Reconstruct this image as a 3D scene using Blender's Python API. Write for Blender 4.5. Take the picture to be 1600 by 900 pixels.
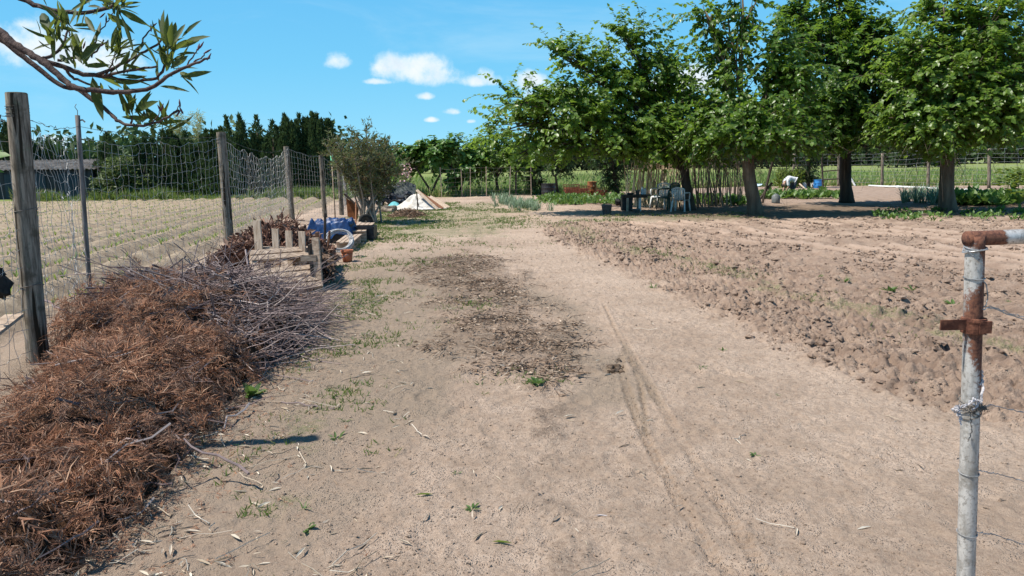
import bpy, math, random
import numpy as np
from mathutils import Matrix, Vector, Euler

for _o in list(bpy.data.objects):
    bpy.data.objects.remove(_o)
SC = bpy.context.scene
COL = SC.collection
R = math.radians
rng = np.random.default_rng(11)
random.seed(5)

# ------------------------------------------------------------------ camera
F = 1200.0                      # focal length in pixels of the 1600 px wide photograph
CAM_Z = 1.62
PITCH = math.atan((450 - 254) / F)
ROLL = -0.015
cam_d = bpy.data.cameras.new('camera')
cam_d.sensor_width = 36.0
cam_d.lens = 36.0 * F / 1600
cam_d.clip_start = 0.05
cam_d.clip_end = 9000
cam = bpy.data.objects.new('camera', cam_d)
COL.objects.link(cam)
CAM_R = Matrix.Rotation(math.pi / 2 - PITCH, 3, 'X') @ Matrix.Rotation(ROLL, 3, 'Z')
cam.matrix_world = Matrix.Translation((0, 0, CAM_Z)) @ CAM_R.to_4x4()
SC.camera = cam

# ------------------------------------------------------------------ light and sky
SUN_EL = R(57)
SUN_DIR = Vector((-1.0, -0.15, 0)).normalized()          # where the sun stands (to the left, a little behind)
SUN_AZ = math.atan2(SUN_DIR.x, SUN_DIR.y)
to_sun = Vector((SUN_DIR.x * math.cos(SUN_EL), SUN_DIR.y * math.cos(SUN_EL), math.sin(SUN_EL)))
sun_d = bpy.data.lights.new('sun', 'SUN')
sun_d.energy = 5.0
sun_d.angle = R(0.53)
sun_d.color = (1.0, 0.945, 0.86)
sun = bpy.data.objects.new('sun', sun_d)
COL.objects.link(sun)
sun.rotation_euler = to_sun.to_track_quat('Z', 'Y').to_euler()
sun.location = (-30, 0, 40)

SC.view_settings.view_transform = 'Standard'
SC.view_settings.look = 'None'
SC.view_settings.exposure = 0.52
SC.view_settings.gamma = 1.0

world = bpy.data.worlds.new('World')
SC.world = world
world.use_nodes = True


class NT:
    """small helper round a node tree"""
    def __init__(s, tree):
        s.t = tree; s.n = tree.nodes; s.l = tree.links
        s.n.clear()

    def node(s, typ, **kw):
        nd = s.n.new(typ)
        for k, v in kw.items():
            setattr(nd, k, v)
        return nd

    def put(s, sock, val):
        if isinstance(val, bpy.types.NodeSocket):
            s.l.new(val, sock)
        elif val is not None:
            if isinstance(val, (tuple, list)) and len(val) == 3 and sock.type == 'RGBA':
                val = (*val, 1.0)
            sock.default_value = val

    def math(s, op, a, b=None, c=None, clamp=False):
        nd = s.node('ShaderNodeMath', operation=op, use_clamp=clamp)
        s.put(nd.inputs[0], a)
        if b is not None: s.put(nd.inputs[1], b)
        if c is not None: s.put(nd.inputs[2], c)
        return nd.outputs[0]

    def mix(s, fac, a, b, blend='MIX'):
        nd = s.node('ShaderNodeMix', data_type='RGBA', blend_type=blend)
        s.put(nd.inputs[0], fac); s.put(nd.inputs[6], a); s.put(nd.inputs[7], b)
        return nd.outputs[2]

    def ramp(s, fac, lo, hi, a=0.0, b=1.0):
        nd = s.node('ShaderNodeMapRange', interpolation_type='SMOOTHSTEP')
        s.put(nd.inputs[0], fac); nd.inputs[1].default_value = lo; nd.inputs[2].default_value = hi
        nd.inputs[3].default_value = a; nd.inputs[4].default_value = b
        return nd.outputs[0]

    def noise(s, vec, scale, detail=4.0, rough=0.55, dist=0.0):
        nd = s.node('ShaderNodeTexNoise')
        if vec is not None: s.l.new(vec, nd.inputs['Vector'])
        nd.inputs['Scale'].default_value = scale; nd.inputs['Detail'].default_value = detail
        nd.inputs['Roughness'].default_value = rough; nd.inputs['Distortion'].default_value = dist
        return nd.outputs[0]

    def attr(s, name):
        return s.node('ShaderNodeAttribute', attribute_name=name).outputs['Fac']

    def bump(s, h, strength, dist, normal=None):
        nd = s.node('ShaderNodeBump')
        s.l.new(h, nd.inputs['Height'])
        nd.inputs['Strength'].default_value = strength; nd.inputs['Distance'].default_value = dist
        if normal is not None: s.l.new(normal, nd.inputs['Normal'])
        return nd.outputs[0]


def ray(px, py):
    d = CAM_R @ Vector(((px - 800) / F, -(py - 450) / F, -1.0))
    return np.array(d)


def G(px, py, z=0.0):
    """the point at height z that the photograph shows at this pixel"""
    d = ray(px, py)
    t = (z - CAM_Z) / d[2]
    return np.array((d[0] * t, d[1] * t, z))


def P(px, py, y):
    """the point at distance y ahead that the photograph shows at this pixel"""
    d = ray(px, py)
    t = y / d[1]
    return np.array((d[0] * t, y, CAM_Z + d[2] * t))


def build_world():
    w = NT(world.node_tree)
    out = w.node('ShaderNodeOutputWorld')
    sky = w.node('ShaderNodeTexSky', sky_type='NISHITA')
    sky.sun_disc = False
    sky.sun_elevation = SUN_EL
    sky.sun_rotation = SUN_AZ
    sky.altitude = 3000
    sky.air_density = 1.0
    sky.dust_density = 0.0
    sky.ozone_density = 4.0
    tc = w.node('ShaderNodeTexCoord').outputs['Generated']
    sep = w.node('ShaderNodeSeparateXYZ'); w.l.new(tc, sep.inputs[0])
    az = w.math('ARCTAN2', sep.outputs[0], sep.outputs[1])
    el = w.math('ARCSINE', sep.outputs[2])
    # fair weather cumulus: soft lumps in a few directions of the sky, broken up by noise
    n1 = w.noise(tc, 26.0, 6.0, 0.62)
    n2 = w.noise(tc, 9.0, 3.0, 0.5)
    lumps = [  # px, py, half width, half height
        (648, 112, 62, 26), (612, 108, 36, 24), (680, 122, 60, 19), (744, 128, 40, 12), (757, 118, 16, 15),
        (526, 97, 25, 15), (590, 128, 22, 6), (663, 151, 15, 7), (706, 175, 16, 7), (675, 188, 12, 5), (737, 190, 8, 4),
        (824, 128, 34, 18), (880, 150, 60, 20), (1085, 125, 50, 26), (1040, 140, 40, 16), (905, 170, 50, 14),
        (60, 66, 60, 34), (125, 90, 85, 32), (45, 40, 26, 9), (190, 100, 40, 22), (1600, 200, 70, 40), (205, 235, 50, 16),
        (60, 225, 60, 14), (1500, 215, 40, 14)]
    m = None
    for px, py, a, b in lumps:
        d = Vector(ray(px, py)).normalized()
        a0, e0 = math.atan2(d.x, d.y), math.asin(d.z)
        ra, re = a / F * 1.05, b / F * 1.05
        u = w.math('MULTIPLY', w.math('SUBTRACT', az, a0), 1 / ra)
        v0 = w.math('SUBTRACT', el, e0)
        v = w.math('MAXIMUM', w.math('MULTIPLY', v0, 1 / re), w.math('MULTIPLY', v0, -1.5 / re))
        q = w.math('ADD', w.math('MULTIPLY', u, u), w.math('MULTIPLY', v, v))
        q = w.math('SUBTRACT', 1.0, q)
        m = q if m is None else w.math('SMOOTH_MAX', m, q, 0.25)
    dens = w.math('ADD', m, w.math('MULTIPLY_ADD', n1, 3.4, -1.85))
    dens = w.math('ADD', dens, w.math('MULTIPLY_ADD', n2, 1.2, -0.6))
    cov = w.ramp(dens, -0.25, 0.95)
    thick = w.ramp(dens, 0.2, 1.6)
    n3 = w.noise(tc, 34.0, 4.0, 0.6)
    cl = w.mix(w.ramp(n3, 0.3, 0.62), (5.0, 5.7, 6.5), (7.0, 7.1, 7.2))
    cl = w.mix(thick, (5.2, 6.5, 7.2), cl)
    # the clear cyan of this sky: deeper overhead, paler at the horizon
    cr = w.node('ShaderNodeValToRGB'); e = cr.color_ramp.elements
    for k, (p, c) in enumerate(((0.0, (2.0, 5.2, 6.9)), (.12, (1.25, 4.5, 6.9)), (.32, (.68, 3.45, 6.7)), (.7, (.3, 1.2, 3.0)))):
        if k > 1: e.new(p)
        e[k if k < 2 else k].position = p; e[k].color = (*c, 1)
    w.l.new(w.math('MAXIMUM', sep.outputs[2], 0.0), cr.inputs[0])
    base = w.mix(0.85, sky.outputs[0], cr.outputs[0])
    mpv = w.node('ShaderNodeMapping'); mpv.inputs['Scale'].default_value = (1.0, 1.0, 3.2); w.l.new(tc, mpv.inputs[0])
    veil = w.ramp(w.noise(mpv.outputs[0], 3.2, 6.0, 0.62, 0.6), .50, .78, 0.0, .22)          # thin high veil
    base = w.mix(veil, base, (5.6, 6.9, 7.4))
    colr = w.mix(w.math('MULTIPLY', cov, 0.97), base, cl)
    bg = w.node('ShaderNodeBackground')
    w.l.new(colr, bg.inputs[0])
    bg.inputs[1].default_value = SKY_STRENGTH
    w.l.new(bg.outputs[0], out.inputs[0])


SKY_STRENGTH = 0.10
build_world()

# ------------------------------------------------------------------ noise
def _hash(ix, iy, seed):
    h = (ix.astype(np.int64) * 374761393 + iy.astype(np.int64) * 668265263 + seed * 974634777) & 0xffffffff
    h = ((h ^ (h >> 13)) * 1274126177) & 0xffffffff
    h = ((h ^ (h >> 16)) * 2246822519) & 0xffffffff
    return ((h ^ (h >> 15)) & 0xffffff) / float(0xffffff)


def vn(x, y, seed=0):
    x = np.asarray(x, float); y = np.asarray(y, float)
    ix = np.floor(x); iy = np.floor(y)
    fx = x - ix; fy = y - iy
    fx = fx * fx * fx * (fx * (fx * 6 - 15) + 10); fy = fy * fy * fy * (fy * (fy * 6 - 15) + 10)
    a = _hash(ix, iy, seed); b = _hash(ix + 1, iy, seed); c = _hash(ix, iy + 1, seed); d = _hash(ix + 1, iy + 1, seed)
    return (a + (b - a) * fx) * (1 - fy) + (c + (d - c) * fx) * fy


def fbm(x, y, seed=0, octv=4, gain=0.5):
    s = 0; a = 1; t = 0
    for k in range(octv):
        s = s + a * vn(x * 2 ** k + 17.3 * k, y * 2 ** k - 9.1 * k, seed + k); t += a; a *= gain
    return s / t


def sstep(x, lo, hi):
    t = np.clip((x - lo) / (hi - lo), 0, 1)
    return t * t * (3 - 2 * t)

# ------------------------------------------------------------------ mesh building
class MB:
    def __init__(s):
        s.v = []; s.f = []; s.n = 0

    def add(s, v, f, mi=0):
        v = np.asarray(v, float).reshape(-1, 3); f = np.asarray(f, np.int64)
        s.v.append(v); s.f.append((f + s.n, mi)); s.n += len(v)
        return s

    def box(s, c, size, rot=None, mi=0):
        v = np.array([(x, y, z) for x in (-.5, .5) for y in (-.5, .5) for z in (-.5, .5)]) * np.asarray(size, float)
        if rot is not None:
            v = v @ np.array(rot).T
        s.add(v + np.asarray(c, float), [(0, 1, 3, 2), (4, 6, 7, 5), (0, 4, 5, 1), (2, 3, 7, 6), (0, 2, 6, 4), (1, 5, 7, 3)], mi)
        return s

    def beam(s, a, b, w, h, up=(0, 0, 1), mi=0):
        a = np.asarray(a, float); b = np.asarray(b, float)
        d = b - a; L = np.linalg.norm(d); d = d / L
        x = np.cross(np.asarray(up, float), d)
        if np.linalg.norm(x) < 1e-4: x = np.cross((1, 0, 0), d)
        x /= np.linalg.norm(x); z = np.cross(d, x)
        return s.box((a + b) / 2, (w, L, h), np.stack([x, d, z], 1), mi)

    def tubes(s, P_, R_, sides=6, cap=True, mi=0):
        """P_ (N,K,3), R_ (N,K): N tubes at once"""
        P_ = np.asarray(P_, float); R_ = np.asarray(R_, float)
        if P_.ndim == 2: P_ = P_[None]; R_ = R_[None]
        N, K, _ = P_.shape
        T = np.gradient(P_, axis=1)
        T /= np.linalg.norm(T, axis=2, keepdims=True) + 1e-9
        m = np.abs(P_[:, -1] - P_[:, 0]); ref = np.zeros((N, 3)); ref[np.arange(N), np.argmin(m, 1)] = 1
        ref = np.repeat(ref[:, None], K, 1)
        X = np.cross(ref, T); X /= np.linalg.norm(X, axis=2, keepdims=True) + 1e-9
        Y = np.cross(T, X)
        a = np.arange(sides) * 2 * math.pi / sides
        V = P_[:, :, None] + R_[:, :, None, None] * (np.cos(a)[None, None, :, None] * X[:, :, None] + np.sin(a)[None, None, :, None] * Y[:, :, None])
        V = V.reshape(-1, 3)
        i = np.arange(sides); j = (i + 1) % sides
        k = np.arange(K - 1)[:, None] * sides
        q = np.stack([k + i, k + j, k + sides + j, k + sides + i], -1).reshape(-1, 4)
        base = (np.arange(N) * K * sides)[:, None, None]
        s.add(V, (q[None] + base).reshape(-1, 4), mi)
        if cap and sides > 2:
            nb = s.n - len(V)
            c1 = i[::-1][None] + (np.arange(N) * K * sides)[:, None]
            c2 = i[None] + (K - 1) * sides + (np.arange(N) * K * sides)[:, None]
            s.f.append((np.concatenate([c1, c2]) + nb, mi))
        return s

    def lathe(s, prof, c=(0, 0, 0), n=20, mi=0, close=False):
        prof = np.asarray(prof, float)
        a = np.arange(n) * 2 * math.pi / n
        V = np.stack([prof[:, None, 0] * np.cos(a), prof[:, None, 0] * np.sin(a), np.repeat(prof[:, 1:2], n, 1)], -1).reshape(-1, 3)
        i = np.arange(n); j = (i + 1) % n
        k = np.arange(len(prof) - 1)[:, None] * n
        s.add(V + np.asarray(c, float), np.stack([k + i, k + j, k + n + j, k + n + i], -1).reshape(-1, 4), mi)
        return s

    def build(s, name, mats, parent=None, smooth=False, loc=None):
        me = bpy.data.meshes.new(name)
        V = np.concatenate(s.v) if s.v else np.zeros((0, 3))
        if loc is not None: V = V - np.asarray(loc, float)
        loops = np.concatenate([f.ravel() for f, _ in s.f]); tot = np.concatenate([np.full(len(f), f.shape[1]) for f, _ in s.f])
        mi = np.concatenate([np.full(len(f), m) for f, m in s.f])
        start = np.concatenate([[0], np.cumsum(tot)[:-1]])
        me.vertices.add(len(V)); me.vertices.foreach_set('co', V.ravel().astype(np.float32))
        me.loops.add(len(loops)); me.loops.foreach_set('vertex_index', loops.astype(np.int32))
        me.polygons.add(len(tot)); me.polygons.foreach_set('loop_start', start.astype(np.int32))
        me.polygons.foreach_set('loop_total', tot.astype(np.int32))
        me.polygons.foreach_set('material_index', mi.astype(np.int32))
        me.polygons.foreach_set('use_smooth', np.full(len(tot), bool(smooth)))
        if not isinstance(mats, (list, tuple)): mats = [mats]
        for m in mats: me.materials.append(m)
        me.update(calc_edges=True)
        o = bpy.data.objects.new(name, me)
        COL.objects.link(o)
        if parent is not None: o.parent = parent
        if loc is not None: o.location = loc
        return o


def tag(o, label=None, cat=None, group=None, kind=None):
    if label: o['label'] = label
    if cat: o['category'] = cat
    if group: o['group'] = group
    if kind: o['kind'] = kind
    return o


def thing(name, loc, label, cat, group=None, rz=0.0):
    o = bpy.data.objects.new(name, None)
    o.empty_display_size = 0.2
    COL.objects.link(o)
    o.location = loc; o.rotation_euler = (0, 0, rz)
    return tag(o, label, cat, group)


def copy_tree(o, parent=None):
    c = o.copy(); COL.objects.link(c)
    if parent is not None: c.parent = parent
    for ch in list(o.children): copy_tree(ch, c)
    return c


def unit(v):
    v = np.asarray(v, float)
    return v / (np.linalg.norm(v, axis=-1, keepdims=True) + 1e-9)


LEAF_BROAD = (np.array([(0, 0, 0), (.30, .46, .02), (.68, .36, .0), (1, 0, -.10), (.68, -.36, .0), (.30, -.46, .02), (.45, 0, -.07)]),
              [(0, 6, 1), (1, 6, 2), (2, 6, 3), (3, 6, 4), (4, 6, 5), (5, 6, 0)])
LEAF_LANCE = (np.array([(0, 0, 0), (.35, .5, .03), (.7, .4, -.02), (1, 0, -.1), (.7, -.4, -.02), (.35, -.5, .03), (.35, 0, -.04), (.7, 0, -.09)]),
              [(0, 6, 1), (1, 6, 7, 2), (2, 7, 3), (3, 7, 4), (4, 7, 6, 5), (5, 6, 0)])
LEAF_QUAD = (np.array([(0, 0, 0), (.5, .5, .05), (1, 0, -.08), (.5, -.5, .05)]), [(0, 3, 2, 1)])
LEAF_BLADE = (np.array([(0, .5, 0), (0, -.5, 0), (.55, .38, .0), (.55, -.38, .0), (1, 0, -.22)]), [(0, 1, 3, 2), (2, 3, 4)])


def add_leaves(mb, pos, d, nrm, L, Wd, tmpl, mi=0):
    """many leaves at once; d along the leaf, nrm its face"""
    pos = np.asarray(pos, float); N = len(pos)
    if N == 0: return
    d = unit(d); nrm = np.asarray(nrm, float)
    s = unit(np.cross(nrm, d)); n = np.cross(d, s)
    tv, tf = tmpl
    L = np.broadcast_to(np.asarray(L, float), (N,)); Wd = np.broadcast_to(np.asarray(Wd, float), (N,))
    V = pos[:, None] + tv[None, :, 0:1] * (L[:, None, None] * d[:, None]) + tv[None, :, 1:2] * (Wd[:, None, None] * s[:, None]) + tv[None, :, 2:3] * (L[:, None, None] * n[:, None])
    off = (np.arange(N) * len(tv))[:, None]
    nb = mb.n
    mb.v.append(V.reshape(-1, 3)); mb.n += N * len(tv)
    for k in (3, 4):
        fs = [f for f in tf if len(f) == k]
        if fs:
            fa = np.array(fs)
            mb.f.append(((fa[None] + off[:, :, None]).reshape(-1, k) + nb, mi))


def rnd_unit(n, r=None):
    r = r or rng
    v = r.normal(size=(n, 3))
    return unit(v)

# ------------------------------------------------------------------ materials
def new_mat(name):
    m = bpy.data.materials.new(name); m.use_nodes = True
    return m, NT(m.node_tree)


def principled(t, base, rough=0.8, spec=0.3, normal=None, metal=0.0):
    p = t.node('ShaderNodeBsdfPrincipled')
    t.put(p.inputs['Base Color'], base); t.put(p.inputs['Roughness'], rough)
    t.put(p.inputs['Specular IOR Level'], spec); t.put(p.inputs['Metallic'], metal)
    if normal is not None: t.l.new(normal, p.inputs['Normal'])
    return p


def finish(t, shader):
    o = t.node('ShaderNodeOutputMaterial'); t.l.new(shader, o.inputs[0])


def surf(name, c1, c2=None, scale=8.0, rough=0.8, spec=0.3, bump=0.3, bscale=40.0, stretch=None, metal=0.0, lo=0.35, hi=0.65, island=0.0, bdist=0.01):
    """a plain painted or natural surface: two colours broken by noise, and a bump"""
    m, t = new_mat(name)
    tc = t.node('ShaderNodeTexCoord').outputs['Object']
    v = tc
    if stretch:
        mp = t.node('ShaderNodeMapping'); mp.inputs['Scale'].default_value = stretch
        t.l.new(tc, mp.inputs[0]); v = mp.outputs[0]
    col = c1
    if c2 is not None:
        col = t.mix(t.ramp(t.noise(v, scale, 6.0, 0.6), lo, hi), c1, c2)
    if island:
        g = t.node('ShaderNodeNewGeometry').outputs['Random Per Island']
        f = t.math('MULTIPLY_ADD', g, 2 * island, 1 - island)
        cm = t.node('ShaderNodeCombineColor')
        for k in range(3): t.l.new(f, cm.inputs[k])
        col = t.mix(1.0, col, cm.outputs[0], 'MULTIPLY')
    nrm = t.bump(t.noise(v, bscale, 5.0, 0.65), bump, bdist) if bump else None
    p = principled(t, col, rough, spec, nrm, metal)
    finish(t, p.outputs[0])
    return m


def leaf_mat(name, dark, light, trans, tfac=0.35, rough=0.45, spec=0.35, dead=None, dead_f=0.0):
    m, t = new_mat(name)
    g = t.node('ShaderNodeNewGeometry').outputs['Random Per Island']
    col = t.mix(g, dark, light)
    if dead is not None:
        g2 = t.math('FRACT', t.math('MULTIPLY', g, 37.7))
        col = t.mix(t.math('LESS_THAN', g2, dead_f), col, dead)
    p = principled(t, col, rough, spec)
    tr = t.node('ShaderNodeBsdfTranslucent')
    t.put(tr.inputs[0], t.mix(0.75, col, trans))
    mx = t.node('ShaderNodeMixShader'); mx.inputs[0].default_value = tfac
    t.l.new(p.outputs[0], mx.inputs[1]); t.l.new(tr.outputs[0], mx.inputs[2])
    finish(t, mx.outputs[0])
    return m


def ramp_island(name, cols, rough=0.85, spec=0.15, tfac=0.0, patch=0.0):
    """each separate sprig, chip or stick takes one of several colours"""
    m, t = new_mat(name)
    g = t.node('ShaderNodeNewGeometry').outputs['Random Per Island']
    cr = t.node('ShaderNodeValToRGB')
    el = cr.color_ramp.elements
    while len(el) < len(cols): el.new(0.5)
    for k, c in enumerate(cols):
        el[k].position = k / (len(cols) - 1); el[k].color = (*c, 1)
    t.l.new(g, cr.inputs[0])
    col = cr.outputs[0]
    if patch:                                              # older, greyer material lies in patches among the fresh
        ge = t.node('ShaderNodeNewGeometry').outputs['Position']
        hs = t.node('ShaderNodeHueSaturation'); hs.inputs['Saturation'].default_value = .72; hs.inputs['Value'].default_value = .52
        t.l.new(col, hs.inputs['Color'])
        col = t.mix(t.math('MULTIPLY', t.ramp(t.noise(ge, 3.4, 4.0, .6), .44, .60), patch), col, hs.outputs[0])
    p = principled(t, col, rough, spec)
    sh = p.outputs[0]
    if tfac:
        tr = t.node('ShaderNodeBsdfTranslucent'); t.l.new(col, tr.inputs[0])
        mx = t.node('ShaderNodeMixShader'); mx.inputs[0].default_value = tfac
        t.l.new(sh, mx.inputs[1]); t.l.new(tr.outputs[0], mx.inputs[2]); sh = mx.outputs[0]
    finish(t, sh)
    return m


M = {}
M['mulberry_leaf'] = leaf_mat('mulberry_leaf', (.045, .098, .014), (.12, .205, .03), (.28, .46, .04), 0.4, 0.38, 0.45)
M['mulberry_leaf_light'] = leaf_mat('mulberry_leaf_light', (.06, .122, .017), (.155, .24, .036), (.32, .5, .05), 0.42, 0.38, 0.45)
M['fig_leaf'] = leaf_mat('fig_leaf', (.05, .12, .02), (.12, .22, .04), (.18, .33, .05), 0.3, 0.45, 0.4)
M['dark_leaf'] = leaf_mat('dark_leaf', (.018, .045, .012), (.048, .092, .022), (.09, .18, .03), 0.2, 0.5, 0.3)
M['cypress_leaf'] = leaf_mat('cypress_leaf', (.026, .052, .020), (.078, .125, .045), (.1, .16, .05), 0.2, 0.65, 0.2)
M['olive_leaf'] = leaf_mat('olive_leaf', (.07, .095, .042), (.18, .20, .088), (.24, .27, .08), 0.28, 0.5, 0.3, dead=(.16, .085, .04), dead_f=.22)
M['hedge_leaf'] = leaf_mat('hedge_leaf', (.045, .075, .022), (.12, .16, .05), (.2, .27, .06), 0.28, 0.5, 0.3)
M['yellow_leaf'] = leaf_mat('yellow_leaf', (.075, .12, .02), (.17, .22, .035), (.28, .36, .05), 0.33, 0.5, 0.3)
M['oleander_leaf'] = leaf_mat('oleander_leaf', (.030, .052, .016), (.080, .108, .028), (.24, .30, .05), 0.36, 0.55, 0.25)
M['grass'] = leaf_mat('grass', (.045, .095, .022), (.13, .19, .05), (.22, .32, .06), 0.35, 0.5, 0.25, dead=(.34, .27, .14), dead_f=.16)
M['meadow_grass'] = leaf_mat('meadow_grass', (.11, .20, .045), (.25, .32, .10), (.34, .42, .12), 0.35, 0.6, 0.2, dead=(.42, .36, .2), dead_f=.2)
M['seedling'] = leaf_mat('seedling', (.12, .20, .045), (.25, .31, .09), (.36, .44, .09), 0.38, 0.5, 0.25)
M['leek'] = leaf_mat('leek', (.10, .17, .10), (.24, .32, .22), (.25, .36, .18), 0.25, 0.5, 0.3)
M['veg_leaf'] = leaf_mat('veg_leaf', (.055, .12, .025), (.13, .22, .05), (.22, .36, .06), 0.32, 0.45, 0.35)
M['weed_leaf'] = leaf_mat('weed_leaf', (.055, .115, .03), (.12, .19, .05), (.2, .32, .07), 0.32, 0.5, 0.3)
M['bark'] = surf('bark', (.10, .075, .055), (.20, .155, .11), 5.0, 0.9, 0.15, 0.9, 18.0, (1, 1, .18), bdist=.03)
M['bark_dark'] = surf('bark_dark', (.045, .036, .03), (.09, .07, .055), 5.0, 0.9, 0.15, 0.8, 18.0, (1, 1, .2), bdist=.02)
M['grey_stem'] = surf('grey_stem', (.17, .15, .125), (.30, .27, .23), 6.0, 0.9, 0.15, 0.5, 30.0, (1, 1, .3))
M['oleander_stem'] = surf('oleander_stem', (.05, .032, .03), (.12, .08, .066), 30.0, 0.8, 0.2, 0.5, 120.0, (1, 1, 1))
M['bud'] = surf('bud', (.055, .018, .028), (.11, .03, .045), 40, 0.6, 0.3, 0.0)


def weathered_post():
    m, t = new_mat('weathered_post')
    tc = t.node('ShaderNodeTexCoord').outputs['Object']
    mp = t.node('ShaderNodeMapping'); mp.inputs['Scale'].default_value = (1, 1, .06); t.l.new(tc, mp.inputs[0])
    grain = t.noise(mp.outputs[0], 60.0, 6.0, 0.7)
    blot = t.noise(tc, 7.0, 5.0, 0.6)
    col = t.mix(t.ramp(grain, .35, .65), (.12, .098, .076), (.34, .285, .225))
    col = t.mix(t.math('MULTIPLY', t.ramp(blot, .5, .66), .75), col, (.085, .072, .05))
    col = t.mix(t.math('MULTIPLY', t.ramp(t.noise(tc, 16.0, 3.0), .6, .68), .5), col, (.16, .17, .11))
    wv = t.noise(mp.outputs[0], 28.0, 2.0, 0.4)
    crack = t.ramp(wv, .36, .40)
    col = t.mix(crack, (.035, .028, .02), col)
    nrm = t.bump(t.math('ADD', t.math('MULTIPLY', grain, .6), crack), .8, .006)
    finish(t, principled(t, col, .92, .1, nrm).outputs[0])
    return m


M['post'] = weathered_post()
M['post_end'] = surf('post_end', (.05, .045, .03), (.15, .13, .09), 22, .95, .1, .8, 60)
M['grey_wood'] = surf('grey_wood', (.26, .19, .138), (.50, .39, .295), 3.0, .9, .12, .5, 30, (2, 14, 14), island=.2, bdist=.004)
M['pale_wood'] = surf('pale_wood', (.34, .25, .18), (.56, .45, .35), 3.0, .9, .12, .5, 30, (14, 14, 2), island=.2, bdist=.004)
M['red_wood'] = surf('red_wood', (.16, .075, .045), (.28, .14, .08), 8.0, .9, .12, .5, 40, (6, 6, 1), island=.2)
M['cane'] = surf('cane', (.44, .335, .22), (.68, .56, .40), 4.0, .75, .2, .2, 40, (1, 1, .3), island=.3)
M['net'] = surf('net', (.36, .34, .31), (.54, .51, .47), 6, .8, .2, 0)
M['wire'] = surf('wire', (.24, .24, .24), (.42, .42, .42), 40, .5, .5, 0, metal=.5)
M['dark_wire'] = surf('dark_wire', (.10, .09, .08), (.20, .18, .16), 10, .7, .3, 0)
M['terracotta'] = surf('terracotta', (.36, .115, .055), (.46, .17, .085), 12, .85, .15, .3, 60)
M['blue_tarp'] = surf('blue_tarp', (.003, .022, .085), (.008, .05, .16), 12, .45, .4, .3, 20)
M['black_plastic'] = surf('black_plastic', (.010, .011, .013), (.028, .028, .03), 14, .5, .4, .2, 30)
M['rubber'] = surf('rubber', (.012, .012, .012), (.035, .033, .03), 20, .85, .2, .4, 60)
M['white_tarp'] = surf('white_tarp', (.42, .38, .32), (.68, .65, .60), 4, .75, .2, .6, 7, bdist=.07)
M['teal_tarp'] = surf('teal_tarp', (.10, .38, .40), (.2, .52, .52), 6, .6, .3, .2, 20)
M['grey_net'] = surf('grey_net', (.05, .06, .058), (.11, .12, .115), 9, .8, .15, .5, 50)
M['rust_panel'] = surf('rust_panel', (.15, .055, .025), (.33, .13, .05), 5, .85, .2, .4, 30)
M['concrete'] = surf('concrete', (.30, .285, .26), (.42, .40, .37), 3, .9, .15, .4, 30)
M['roof_sheet'] = surf('roof_sheet', (.08, .072, .064), (.19, .175, .16), 2.2, .9, .12, .3, 12)
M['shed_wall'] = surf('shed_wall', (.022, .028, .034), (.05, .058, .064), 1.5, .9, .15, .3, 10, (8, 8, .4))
M['white_plastic'] = surf('white_plastic', (.60, .61, .60), (.76, .76, .74), 8, .4, .4, 0)
M['green_plastic'] = surf('green_plastic', (.022, .06, .045), (.035, .085, .06), 8, .45, .4, 0)
M['grey_plastic'] = surf('grey_plastic', (.10, .115, .12), (.17, .185, .19), 10, .55, .35, .1, 20)
M['blue_plastic'] = surf('blue_plastic', (.03, .19, .52), (.05, .28, .66), 6, .45, .4, 0)
M['cyan_plastic'] = surf('cyan_plastic', (.35, .5, .6), (.6, .7, .75), 18, .45, .4, 0)
M['red_brick'] = surf('red_brick', (.20, .065, .04), (.34, .12, .07), 12, .9, .1, .5, 40, island=.25)
M['skin'] = surf('skin', (.42, .25, .18), (.5, .31, .23), 10, .6, .3, 0)
M['hair'] = surf('hair', (.02, .016, .014), (.045, .035, .03), 30, .7, .3, .3, 60)
M['shirt'] = surf('shirt', (.66, .67, .69), (.80, .80, .81), 6, .85, .15, .3, 12, bdist=.02)
M['trousers'] = surf('trousers', (.05, .06, .085), (.09, .10, .13), 8, .9, .1, .3, 20)
M['white_rag'] = surf('white_rag', (.40, .38, .39), (.62, .59, .60), 20, .9, .1, .5, 60)
M['stone'] = surf('stone', (.32, .28, .24), (.5, .45, .39), 9, .9, .15, .6, 40, island=.25)
M['conifer_dead'] = ramp_island('conifer_dead', [(.115, .053, .034), (.33, .155, .09), (.47, .25, .148), (.20, .09, .054), (.60, .40, .27)], .85, .12, .22, .7)
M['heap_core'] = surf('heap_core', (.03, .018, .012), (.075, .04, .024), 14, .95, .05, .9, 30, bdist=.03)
M['twig'] = ramp_island('twig', [(.055, .038, .038), (.15, .105, .10), (.27, .21, .20), (.09, .06, .06), (.42, .35, .32)], .75, .25)
M['vine_leaf_dead'] = ramp_island('vine_leaf_dead', [(.05, .026, .022), (.17, .08, .055), (.33, .20, .145), (.10, .048, .036), (.45, .31, .23)], .8, .15, .15)
M['chip'] = ramp_island('chip', [(.075, .05, .036), (.19, .13, .09), (.34, .25, .18), (.13, .085, .06), (.50, .41, .32)], .9, .1)
M['straw'] = ramp_island('straw', [(.33, .26, .18), (.52, .44, .34), (.66, .60, .50), (.24, .17, .12)], .85, .15, .1)
M['clod'] = surf('clod', (.25, .175, .134), (.40, .295, .228), 7, .95, .06, .8, 60, island=.22)


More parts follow.
